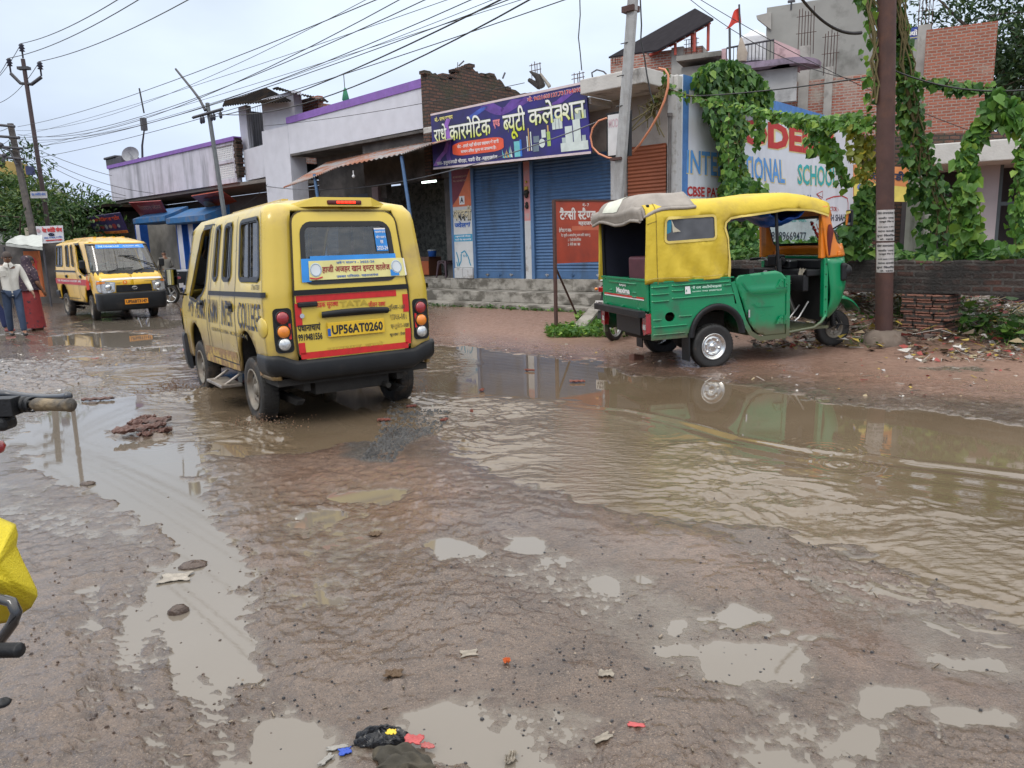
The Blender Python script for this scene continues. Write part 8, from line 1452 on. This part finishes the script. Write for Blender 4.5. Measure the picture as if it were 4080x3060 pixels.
s=MB();s.loft([[Vector((rx*math.cos(a)*(1+.05*math.sin(5*a+z*6)),ry*math.sin(a)*(1+.05*math.sin(7*a)),z))for a in[k*math.pi/12 for k in range(24)]]for z,rx,ry in((.06,.22,.20),(.30,.20,.18),(.60,.20,.16),(.85,.19,.14),(1.0,.155,.115))],0,True,False);part('sari_skirt',s,sari,wo2)
s=MB()
def shw(a,b):th_=(a-.5)*math.pi*1.7-math.pi/2;r1=_lerp(b,[(0,.02),(.12,.10),(.35,.115),(.5,.20),(1,.24)]);z=_lerp(b,[(0,1.565),(.12,1.53),(.35,1.36),(.5,1.24),(1,.85)]);return Vector((r1*math.cos(th_),r1*.8*math.sin(th_)+.01,z+.01*math.sin(a*20)))
s.grid(shw,24,14);part('shawl',s,sari2,wo2)
J3=stand(1.5);J3.update(knR=(.10,.16,.44),anR=(.12,.20,.10),knL=(-.1,-.05,.42),anL=(-.1,-.22,.10));bp3=gnd(6,1330);person('person in rolled blue trousers and pink sandals at the very left edge beside the man',(bp3.x-.12,bp3.y,.01),60,J3,[shirt(J3,mat('shirt_navy',(.03,.04,.09),.85),True),trousers(J3,mat('trousers_blue',(.02,.03,.10),.85,.15,9))]+shoes(J3,mat('sandal_pink',(.30,.10,.10),.6)),5,'short')
J4=stand(1.65);J4.update(head=(0,.10,1.52),neck=(0,.05,1.40),chest=(0,.02,1.28),wrL=(-.16,.26,1.02),wrR=(.2,.24,1.0));q4=FF@PX(672,1160,13.0);person('person in a grey hooded jacket standing with their back turned at the blue-trimmed shop',(q4.x,q4.y,.02),-40,J4,[shirt(J4,mat('jacket_grey',(.23,.22,.19),.9,.1,7)),trousers(J4,mat('trousers_tan',(.22,.19,.13),.9))]+shoes(J4,blackp),10,'short')
def seated(lab,M4,shc,hair='short'):
 Jx=dict(pelvis=(0,0,.0),spine=(0,-.03,.2),chest=(0,-.02,.40),neck=(0,.0,.54),head=(0,.03,.67),shL=(-.18,0,.46),shR=(.18,0,.46),elL=(-.24,.16,.26),elR=(.24,.16,.26),wrL=(-.15,.36,.30),wrR=(.15,.36,.30),hipL=(-.09,.05,.0),hipR=(.09,.05,.0),knL=(-.11,.38,-.02),knR=(.11,.38,-.02),anL=(-.11,.40,-.30),anR=(.11,.40,-.30))
 t_=person(lab,(0,0,0),0,Jx,[shirt(Jx,shc,True,'shirt',-.05),trousers(Jx,jeans)],5,hair);t_.matrix_world=M4;return t_
seated('driver in a pale green shirt at the wheel of the orange-yellow van',Vfar.matrix_world@Matrix.Translation((.33,2.42,.86)),mat('shirt_palegreen',(.35,.45,.42),.8))
seated('driver of the splashing yellow van, seen through its windows',Vnear.matrix_world@Matrix.Translation((.33,2.42,.86)),mat('shirt_beige',(.35,.30,.22),.8))
seated('passenger in a cream shirt behind the rear window of the yellow van seen from behind',Vnear.matrix_world@Matrix.Translation((-.28,1.30,.86)),shirt_w)
seated('passenger in white beside the driver of the orange-yellow van',Vfar.matrix_world@Matrix.Translation((-.33,2.42,.86)),shirt_w)
def motorcycle(lab,M4,tank_m,grp,front=True):
 t_=bpy.data.objects.new('motorcycle',None);C.objects.link(t_);t_.matrix_world=M4;tag(t_,lab,'motorcycle',grp);OFF[t_.name]=Vector((0,0,0))
 for yy in(0,1.26):
  w=MB();w.lathe([(.235,-.035),(.27,-.045),(.295,-.03),(.30,0),(.295,.03),(.27,.045),(.235,.035)],(0,yy,.30),(1,0,0),36);wo_=part('wheel',w,tyreb,t_);r_=MB();r_.lathe([(.24,-.03),(.215,-.025),(.215,.025),(.24,.03)],(0,yy,.30),(1,0,0),32);r_.cyl((-.05,yy,.30),(.05,yy,.30),.06,n=14)
  for k in range(5):a=2*math.pi*k/5;r_.tube([(0,yy+.04*math.cos(a),.30+.04*math.sin(a)),(0,yy+.225*math.cos(a),.30+.225*math.sin(a))],.016,5)
  part('rim',r_,silver,wo_)
 s=MB();s.tube([(0,1.26-.02,.62),(0,.9,.78),(0,.5,.74),(0,.1,.72),(0,-.15,.76)],.03,8);s.tube([(0,1.1,.82),(0,.85,.40),(0,.45,.36),(0,.35,.72)],.028,8)
 for sx in(-.09,.09):s.tube([(sx,0,.30),(sx,.42,.36)],.022,6);s.tube([(sx,0,.32),(sx,.10,.66)],.028,8)
 part('frame',s,blackp,t_);s=MB();s.box(-.11,.11,.42,.80,.30,.58);s.cyl((0,.66,.5),(0,.78,.72),.075,n=12);s.cyl((.13,.75,.30),(.14,-.15,.36),.035,.045,10);part('engine',s,mat('engine_grey',(.10,.10,.10),.5,.3,12,metal=.5),t_)
 s=MB();s.ball((0,.82,.85),.2,16,0,0,(.62,1.15,.62));part('fuel_tank',s,tank_m,t_);s=MB();s.loft([[Vector((x*w_,y,z+dz))for x,dz in((-1,0),(-.8,.05),(.8,.05),(1,0),(.8,-.04),(-.8,-.04))]for y,z,w_ in((.62,.80,.10),(.4,.80,.13),(.05,.83,.14),(-.15,.87,.09))]);part('seat',s,seatm,t_)
 s=MB();s.loft([[Vector((x*w_,y,z+dz))for x,dz in((-1,0),(0,.05),(1,0),(.9,-.12),(-.9,-.12))]for y,z,w_ in((.3,.74,.12),(-.1,.80,.10),(-.32,.84,.05))]);part('tail_cowl',s,tank_m,t_);s=MB();s.box(-.07,.07,-.38,-.30,.76,.84);part('tail_lamp',s,redlens,t_,bevel=.015)
 s=MB();s.tube([(-.10,.05,.86),(-.12,-.25,.92),(0,-.36,.93),(.12,-.25,.92),(.10,.05,.86)],.012,6);part('grab_rail',s,chrome,t_);s=MB();s.grid(lambda a,b:Vector((-.07+.14*a,-.28-.14*b,.72-.34*b)),2,4);part('rear_fender',s,blackp,t_);s=MB();s.box(-.09,.09,-.425,-.415,.50,.64);pl_=part('number_plate',s,white,t_)
 s=MB();s.cyl((-.07,1.26,.30),(-.06,1.08,.88),.024,n=8);s.cyl((.07,1.26,.30),(.06,1.08,.88),.024,n=8);part('fork',s,chrome,t_)
 s=MB();s.tube([(-.36,.88,1.02),(-.16,.98,1.04),(0,1.05,.98),(.16,.98,1.04),(.36,.88,1.02)],.012,8);ho_=part('handlebar',s,chrome,t_)
 for sx in(-1,1):
  s=MB();s.cyl((sx*.26,.93,1.03),(sx*.38,.87,1.018),.018,n=8);part('grip',s,blackp,ho_);s=MB();s.tube([(sx*.22,.97,1.04),(sx*.27,.95,1.18)],.006,5);s.ball((sx*.28,.95,1.23),.07,10,0,0,(1,.3,.7));part('mirror',s,blackp,ho_)
  s=MB();s.ball((sx*.15,-.28,.80),.03,8,0,0,(1,1,.8));part('indicator',s,amber,t_)
 s=MB();s.box(-.10,.10,1.12,1.24,.82,1.0);part('headlamp_unit',s,blackp,t_,bevel=.03);s=MB();s.grid(lambda a,b:Vector((-.06+.12*a,1.26+.34*math.cos(R(20+110*b)),.30+.34*math.sin(R(20+110*b)))),2,10);part('front_fender',s,tank_m,t_)
 return t_,pl_
q=gnd(2448,1358,.02);MB1,plm=motorcycle('black motorcycle with a red tail lamp parked behind the rear of the auto rickshaw',rotm(35,(q.x,q.y,.02)),mat('tank_black',(.02,.02,.022),.25,coat=.6),'parked motorcycles');label_part([('UP56',(-.07,.575,.07,.625)),('9287',(-.07,.515,.07,.565))],None,lambda a,b,o=0:Vector((a,-.425-o,b)),blackink,plm,.03,.002)
q=gnd(672,1212);motorcycle('black motorcycle standing between the two school vans',rotm(-75,(q.x+.1,q.y,.0)),MC['tank_black'],'parked motorcycles');q=gnd(20,1195);motorcycle('dark motorcycle parked by the tea stall behind the walking man',rotm(100,(q.x-1.3,q.y+.3,.0)),MC['tank_black'],'parked motorcycles')
s=MB();q=gnd(690,1212);s.box(-.5,.5,-.4,.4,.55,.98);s.box(-.52,.52,-.42,.42,.98,1.02,1);s.box(-.5,.5,.44,.50,.2,.6)
solo('cart_box',s,[blackp,silver],'black box body with a silver rim on a cart between the two school vans','cart',rotm(20,(q.x+.1,q.y+1.0,0)))
FM=thing('motorcycle','muddy motorcycle at the left edge, only grip, lever, crash bar and footpeg in view','motorcycle',FW,(-1.75,2.0,0))
g0=fwd(150,1612,1.95);g1=fwd(283,1614,1.90);s=MB();ax=(g1-g0).normalized();s.lathe([(.012,-.02),(.018,0),(.0175,.02),(.016,.05),(.0165,.11),(.0185,(g1-g0).length-.004),(.017,(g1-g0).length),(.001,(g1-g0).length+.002)],g0,ax,20);so5=part('grip',s,mat('muddy_grip',(.05,.045,.04),.6,.2,20,stain=(.22,.165,.095),sscale=12,sth=(.44,.64),bump=.4,bscale=80),FM)
s=MB();s.lathe([(.021,0),(.021,.012),(.018,.014),(.018,0)],g0-ax*.03,ax,18);s.lathe([(.022,0),(.022,.045),(.017,.05),(.012,.05)],g0-ax*.09,ax,18);s.box(g0.x-.17,g0.x-.055,g0.y-.022,g0.y+.022,g0.z-.026,g0.z+.022);s.tube([g0-ax*.3,g0-ax*.02],.011,8);part('switch_housing',s,blackp,FM,bevel=.006)
l0=fwd(-30,1572,2.0);s=MB();s.tube([l0,fwd(30,1570,2.02),fwd(100,1578,2.0),fwd(180,1583,1.96),fwd(250,1580,1.93),fwd(268,1578,1.92)],[.012,.011,.009,.008,.008,.009],10);s.ball(fwd(270,1578,1.92),.012,10);part('brake_lever',s,mat('lever_dark',(.03,.035,.045),.3,.1,20,coat=.4),FM)
s=MB();s.box(g0.x-.32,g0.x-.075,g0.y-.03,g0.y+.03,g0.z-.065,g0.z-.028);part('brake_cylinder',s,blackp,FM,bevel=.012)
s=MB();s.tube([fwd(-60,2390,1.75),fwd(0,2385,1.75),fwd(48,2400,1.74),fwd(66,2440,1.73),(fwd(52,2480,1.73)),fwd(20,2525,1.73),fwd(-40,2600,1.74)],.0135,12);part('crash_bar',s,mat('gloss_black_tube',(.012,.012,.013),.2,coat=.8),FM)
p0=fwd(-60,2592,1.62);p1=fwd(82,2590,1.60);s=MB();ax=(p1-p0).normalized();L0_=(p1-p0).length;s.lathe([(.012,0)]+[(.0175 if k%2 else .0135,L0_*(k/22))for k in range(1,22)]+[(.015,L0_),(.001,L0_+.002)],p0,ax,14);part('footpeg',s,blackp,FM)
s=MB();s.tube([p0-ax*.1,p0+ax*.02],.012,8);s.ball(fwd(12,2800,1.7),.02,8,0,0,(1,1,.5));part('peg_bracket',s,blackp,FM)
s=MB();s.tube([(-2.1,1.9,.62),(-2.0,1.7,.30),(-1.95,1.2,.32)],.03,8);s.tube([(-2.0,2.55,.3),(-2.02,2.2,.95),(-2.02,2.05,1.05)],.03,8);part('frame',s,blackp,FM)
bagm=mat('bag_yellow',(.62,.50,.015),.6,.10,5,bump=.35,bscale=160,stain=(.40,.27,.02),sscale=5,sth=(.6,.85))
s=MB();ol=[(-80,2040),(0,2062),(62,2088),(72,2130),(66,2175),(92,2235),(120,2290),(148,2350),(150,2375),(125,2420),(80,2450),(30,2480),(-80,2500)];cx_,cy_=-40,2290
def bag(a,b):
 t=a*(len(ol)-1);i=min(len(ol)-2,int(t));x=ol[i][0]*(1-t+i)+ol[i+1][0]*(t-i);y=ol[i][1]*(1-t+i)+ol[i+1][1]*(t-i);k=1-b;px=cx_+(x-cx_)*k;py=cy_+(y-cy_)*k;dep=1.92-.12*(1-k*k)-.010*math.sin(a*13+b*5)*(1-b)*b-.006*math.sin(b*11+a*7)*b;return fwd(px,py,dep)
s.grid(bag,60,16);bo6=solo('yellow_bag',s,bagm,'crumpled bright yellow cloth bag hanging on the motorcycle at the left edge','bag',FW);md=bo6.modifiers.new('thick','SOLIDIFY');md.thickness=.01;md.offset=1
s=MB();q=fwd(-8,1780,2.0);s.ball(q,.02,8);part('red_reflector',s,redlens,FM)
def chunk(name,px,py,sx,sy,sz,m_,lab,cat,grp=None,n=10,jit=.18,rot=0,z=None):
 q=gnd(px,py);zz=max(-.005,Hs(q.x,q.y))if z is None else z;s=MB();s.ball((0,0,sz*.35),1.0,n,0,jit,(sx,sy,sz));M_=Matrix.Translation((q.x,q.y,zz))@Matrix.Rotation(R(rot),4,'Z');return solo(name,MB().join(s,M_),m_,lab,cat,FW,group=grp)
clod=mat('mud_clod',(.085,.058,.045),.3,.25,20,bump=.8,bscale=40,stain=(.05,.035,.028),sscale=12,sth=(.5,.65));paper=mat('wet_paper',(.30,.27,.23),.6,.25,30,bump=.5)
def crumple(name,px,py,w_,h_,m_,lab,cat,fold=.02,rot=0,z=None,th=.004,seed=0,grp=None):
 r=random.Random(seed+px);q=gnd(px,py);zz=max(.004,Hs(q.x,q.y)+.004)if z is None else z;s=MB();ph=[r.uniform(0,6.28)for _ in range(6)];cr_=math.cos(R(rot));sr_=math.sin(R(rot))
 def f(a,b):
  x=(a-.5)*w_*(1+.15*math.sin(b*7+ph[0]));y=(b-.5)*h_*(1+.15*math.sin(a*6+ph[1]));zc=fold*(abs(math.sin(a*9+ph[2]+b*5))+.6*abs(math.sin(b*11+ph[3]-a*6))+.4*abs(math.sin((a+b)*17+ph[4])));return Vector((q.x+x*cr_-y*sr_,q.y+x*sr_+y*cr_,zz+zc))
 s.grid(f,14,12,0,fold<.006);o=solo(name,s,m_,lab,cat,FW,group=grp);md=o.modifiers.new('thick','SOLIDIFY');md.thickness=th;return o
for i,(px,py,w_,h_)in enumerate(((530,1722,.24,.10),(600,1700,.28,.09),(560,1738,.34,.08),(620,1735,.22,.07),(575,1690,.16,.07))):crumple('mud_flake',px,py,w_*1.1,h_*1.35,mat('red_mud_layers',(.12,.058,.046),.4,.3,16,stain=(.05,.04,.036),sscale=9,bump=.7),['left slab','top slab','front slab','right slab','rear slab'][i]+' of the flaky red mud heap standing in the left puddle','mud slab',.022,20*i,.015+.02*(i%3),.02,i,'flaky red mud heap')
crumple('mud_flake',390,1597,.30,.06,MC['red_mud_layers'],'flat muddy strip lying left of the splashing van','mud slab',.015,5,.01,.012)
chunk('muddy_lump',712,2440,.045,.028,.03,clod,'dark rounded muddy lump at the edge of the long left puddle','lump',jit=.1,rot=20);crumple('wet_wrapper',700,2305,.13,.09,paper,'pale wet wrapper half sunk in the long left puddle','wrapper',.004,10)
chunk('mud_clod',350,1930,.05,.035,.02,clod,'small clod below the handlebar puddle','clod');chunk('mud_clod',370,1608,.06,.03,.02,clod,'small clod by the upper left puddle','clod');chunk('mud_clod',770,2255,.07,.05,.02,clod,'rough clod breaking the surface of the long left puddle','clod')
crumple('brown_leaf_scrap',1495,2135,.06,.05,mat('dead_leaf',(.10,.06,.03),.6),'small dark dead leaf on the wet mud in the middle','leaf',.006)
crumple('brown_leaf_scrap',1570,2705,.06,.04,MC['dead_leaf'],'dark dead leaf above the black polythene bag','leaf',.006)
s=MB();q=gnd(1515,2950);polym=mat('black_polythene',(.012,.013,.016),.22,.2,12,bump=.8,bscale=14)
def poly(a,b):th_=a*2*math.pi;ph=b*math.pi/2;r=.08*(1+.07*math.sin(3*th_+2)+.03*math.sin(7*th_));k=1+.05*math.sin(9*th_+7*b)+.04*math.sin(15*th_-9*b);return Vector((q.x+r*math.cos(th_)*math.sin(ph+.01)*k,q.y+r*.55*math.sin(th_)*math.sin(ph+.01)*k,.005+.035*math.cos(ph)*k+.005*math.sin(th_*7+b*9)))
s.grid(poly,44,16,0,False);solo('black_polythene_bag',s,polym,'crumpled shiny black polythene bag at the bottom of the picture','plastic bag',FW)
s=MB();q=gnd(1610,3020)
def clo(a,b):return Vector((q.x-.08+.165*a+.015*math.sin(b*5),q.y-.08+.09*b+.012*math.sin(a*6),.012+.026*math.sin(math.pi*a)**.7+.009*math.sin(a*11+b*7)*math.sin(b*6+2)+.006*math.sin(b*13-a*8)))
s.grid(clo,40,24);so7=solo('muddy_cloth',s,mat('muddy_cloth',(.045,.040,.030),.85,.3,14,bump=.35,bscale=50,stain=(.09,.075,.05),sscale=9),'dark mud-soaked cloth heap at the bottom edge beside the red wrapper','cloth',FW);md=so7.modifiers.new('thick','SOLIDIFY');md.thickness=.03;md.offset=-1
crumple('red_wrapper',1650,2972,.055,.04,mat('wrapper_red',(.42,.07,.07),.35,.2,20),'crumpled red wrapper beside the black polythene bag','wrapper',.004,-10,.02);crumple('red_wrapper',1705,2990,.04,.022,mat('wrapper_pinkred',(.36,.09,.085),.35,.2,20),'smaller pinkish red scrap right of the larger red wrapper','wrapper',.003,-20,.015)
crumple('yellow_foil',1563,2978,.028,.020,mat('foil_yellow',(.75,.55,.05),.3),'tiny yellow foil scrap on the muddy cloth','foil',.004,0,.05);crumple('blue_wrapper',1375,3002,.035,.028,mat('wrapper_blue',(.02,.07,.40),.35),'small blue wrapper in the puddle left of the black polythene bag','wrapper',.003,20,.006)
crumple('silver_wrapper',1345,2985,.06,.016,mat('wrapper_silver',(.26,.25,.23),.4),'pale grey strip of wrapper beside the small blue wrapper','wrapper',.002,15,.006);crumple('silver_wrapper',1300,3035,.05,.018,MC['wrapper_silver'],'silvery scrap at the bottom edge in the lower puddle','wrapper',.003,60,.006)
crumple('white_scrap',2035,3030,.025,.05,mat('scrap_white',(.24,.21,.17),.6,.35,40),'white torn scrap at the bottom edge right of the red wrapper','scrap',.008,-25);crumple('white_scrap',2400,2955,.06,.025,MC['scrap_white'],'pale torn scrap in the lower right mud','scrap',.003,30);crumple('red_scrap',2535,2905,.05,.018,MC['wrapper_red'],'small flat red scrap in the lower right mud','scrap',.001,-12);crumple('white_scrap',1870,2622,.06,.04,MC['scrap_white'],'pale flaky scrap in the middle of the near mud','scrap',.002,10)
crumple('orange_scrap',2020,2660,.02,.02,mat('scrap_orange',(.55,.12,.03),.5),'tiny orange scrap in the middle of the near mud','scrap',.01);crumple('white_scrap',2415,2705,.05,.035,MC['scrap_white'],'chalky white scrap in the mud right of the middle','scrap',.005)
for i,(px,py,w_)in enumerate(((1530,1680,.10),(1640,1625,.09),(1770,1680,.07),(1920,1560,.09),(1880,1645,.06),(1520,1535,.07),(2110,1480,.12),(2300,1525,.15))):crumple('red_cloth_scrap',px,py,w_,w_*.35,mat('red_mud_rag',(.20,.06,.04),.5,.3,20),['by the right rear wheel track','right behind the rear wheel','in the stone chips','in the middle of the water','beside the churned water','left of the rear wheel','near the far water edge','in the flat wet patch before the rickshaw'][i]+', reddish scrap','scrap',.015,i*25,.004,.006,i,'reddish scraps in the churned water')
q=gnd(2535,1438);s=MB();M_=Matrix.Translation((q.x,q.y,-.02))@Matrix.Rotation(R(28),4,'Z')@Matrix.Rotation(R(14),4,'Y')@Matrix.Rotation(R(-10),4,'X');s.box(-.085,.085,-.05,.05,0,.10,0,M_);solo('broken_brick',s,mat('wet_brick',(.13,.05,.032),.6,.25,9,bump=.6),'broken wet brick lying at the water edge behind the auto rickshaw','brick',FW,bevel=.012)
s=MB();a=gnd(2305,1325,.02);b=gnd(2400,1210,.35);M_=None;s.prism([a+Vector((-.16,0,.0)),a+Vector((.10,.12,.0)),Vector((b.x+.10,b.y+.1,.36)),Vector((b.x-.12,b.y,.36))],(0,0,.05));solo('stone_slab_ramp',s,stepm,'grey stone slab leaning on the steps behind the taxi stand post','slab',FW)
litm=bpy.data.materials.new('litter_mix');litm.use_nodes=True;ge=nn(litm,'ShaderNodeNewGeometry');rp=nn(litm,'ShaderNodeValToRGB');rp.color_ramp.interpolation='CONSTANT';cols=((.10,.075,.05),(.26,.20,.12),(.42,.40,.36),(.16,.13,.10),(.30,.24,.14),(.52,.50,.47),(.07,.06,.05),(.38,.28,.05),(.35,.33,.32),(.30,.06,.05),(.20,.16,.12))
while len(rp.color_ramp.elements)<len(cols):rp.color_ramp.elements.new(.5)
for i,c_ in enumerate(cols):rp.color_ramp.elements[i].position=i/len(cols);rp.color_ramp.elements[i].color=(*c_,1)
litm.node_tree.links.new(ge.outputs['Random Per Island'],rp.inputs[0]);litm.node_tree.links.new(rp.outputs[0],litm.node_tree.nodes['Principled BSDF'].inputs['Base Color']);litm.node_tree.nodes['Principled BSDF'].inputs['Roughness'].default_value=.5
def litter(n,samp,smin,smax,lab,name='litter',straw=.3,lift=.01,m_=None):
 mb=MB();PP=[samp()for _ in range(n)];ZZ=Hm(PP)
 for(x,y),z in zip(PP,ZZ):
  z+=rnd.uniform(0,lift);s_=rnd.uniform(smin,smax);a=rnd.uniform(0,6.28);d=Vector((math.cos(a),math.sin(a),rnd.gauss(0,.25)));n_=Vector((rnd.gauss(0,.4),rnd.gauss(0,.4),1)).normalized();e=d.cross(n_).normalized();c_=Vector((x,y,z+.004))
  if rnd.random()<straw:mb.tube([c_-d*s_*1.6,c_+d*s_*1.6+Vector((0,0,s_*.3))],.004,3,caps=False)
  else:w_=rnd.uniform(.4,1);mb.add([c_-d*s_*.5-e*s_*w_*.5,c_+d*s_*.5-e*s_*w_*.4+n_*s_*.15,c_+d*s_*.4+e*s_*w_*.5,c_-d*s_*.5+e*s_*w_*.45+n_*s_*.2],[(0,1,2),(0,2,3)])
 return solo(name,mb,m_ or litm,lab,'litter',FW,kind='stuff')
def h1_():return rnd.gauss(6.2,.95),rnd.gauss(11.0,.8)
litter(2600,h1_,.03,.14,'heap of rubbish, straw and wrappers under the low black wall','rubbish_heap',.35,.18)
def h2_():q=gnd(rnd.uniform(3000,3420),rnd.uniform(1290,1400));return q.x,q.y
litter(800,h2_,.03,.10,'scraps and dead leaves under the front of the auto rickshaw','rubbish_scatter',.3,.03)
def h3_():q=gnd(rnd.uniform(3600,4120),rnd.uniform(1310,1450));return q.x,q.y
litter(650,h3_,.02,.09,'loose rubbish scattered in front of the brick pier','rubbish_scatter',.2,.02)
def h4_():q=gnd(rnd.uniform(1700,4080),rnd.uniform(1230,1600));return q.x,q.y
litter(520,h4_,.01,.04,'small scraps scattered over the reddish bank','scraps',.2,.0)
def h5_():q=gnd(rnd.uniform(0,1000),rnd.uniform(1330,1560));return q.x,q.y
litter(200,h5_,.015,.045,'small debris on the far left road','scraps',.2,.0)
def h6_():q=gnd(rnd.uniform(-100,4180),1650+1400*rnd.random()**.8);return q.x,q.y
litter(330,h6_,.004,.010,'tiny flecks over the near mud','flecks',.1,.0,mat('fleck_tan',(.20,.16,.12),.7,.5,3))
def pebbles(n,samp,r0,r1,lab,m_,name='gravel'):
 mb=MB();PP=[samp()for _ in range(n)];ZZ=Hm(PP,True)
 for(x,y),z in zip(PP,ZZ):
  r=rnd.uniform(r0,r1)*rnd.uniform(.6,1);z=max(-.004,z);c_=Vector((x,y,z+r*.25));vs_=[c_+Vector((r*math.cos(a)*rnd.uniform(.7,1.2),r*math.sin(a)*rnd.uniform(.7,1.2),-r*.3))for a in(0,1.26,2.5,3.8,5.0)];vs_+=[c_+(v-c_)*.6+Vector((0,0,r*.75))for v in vs_];mb.add(vs_,[(5,6,7,8,9)]+[(i,(i+1)%5,(i+1)%5+5,i+5)for i in range(5)])
 return solo(name,mb,m_,lab,'gravel',FW,kind='stuff')
stone_d=mat('dark_pebble',(.035,.033,.035),.35,.5,3)
CLU=[(rnd.uniform(-60,4100),rnd.uniform(2000,3060))for _ in range(26)]
def clus(x0,x1,y0,y1):
 while True:
  if rnd.random()<.25:px,py=rnd.uniform(x0,x1),rnd.uniform(y0,y1)
  else:c_=rnd.choice(CLU);px,py=c_[0]+rnd.gauss(0,150),c_[1]+rnd.gauss(0,70)
  if x0<px<x1 and y0<py<y1:q=gnd(px,py);return q.x,q.y
def g1b_():return clus(1900,4150,2150,3060)
def g1_():q=gnd(rnd.uniform(1900,4200),rnd.uniform(2150,3060));return q.x,q.y
pebbles(220,g1b_,.003,.009,'dark pebbles in the near mud on the right',stone_d)
def g2_():q=gnd(rnd.uniform(900,2300),rnd.uniform(2200,3060));return q.x,q.y
pebbles(150,g2_,.003,.008,'dark pebbles in the near mud in the middle',stone_d)
def g4_():return clus(-60,1100,1980,3060)
pebbles(260,g4_,.003,.010,'dark crumbs of churned mud at the lower left',clod,'mud_crumbs')
def g5_():return clus(1000,4100,1950,3060)
pebbles(220,g5_,.003,.007,'crumbs of churned mud over the near road',clod,'mud_crumbs')
def g3_():
 while True:
  px,py=rnd.uniform(1430,1800),rnd.uniform(1560,1860)
  if pip(px,py,[(1560,1600),(1800,1640),(1760,1720),(1640,1760),(1560,1850),(1440,1840),(1500,1740)]):q=gnd(px,py);return q.x,q.y
pebbles(900,g3_,.008,.022,'dark stone chips strewn behind the splashing van',mat('stone_chips',(.07,.068,.066),.4,.5,8))
spl_m=mat('muddy_splash',(.22,.13,.08),.12,.15,12)
for(px,py,wd,ht,n,lab)in((700,1548,.22,.16,420,'splash of muddy water at the front left tyre of the near van'),(1050,1690,.22,.10,220,'splash of muddy water at the rear left tyre of the near van'),(1640,1560,.10,.24,260,'muddy water streaming off the rear right tyre of the near van')):
 q=gnd(px,py);mb=MB()
 for k in range(n):r=abs(rnd.gauss(0,1));a=rnd.uniform(0,6.28);z=ht*rnd.random()**2*math.exp(-r*.6);c_=Vector((q.x+wd*r*math.cos(a)*1.2,q.y+wd*r*math.sin(a)*.7,z));rr_=rnd.uniform(.002,.006);mb.ball(c_,rr_,5,0,.2,(1.4,1,rnd.uniform(.6,2)))
 solo('water_splash',mb,spl_m,lab,'splash',FW,kind='stuff')
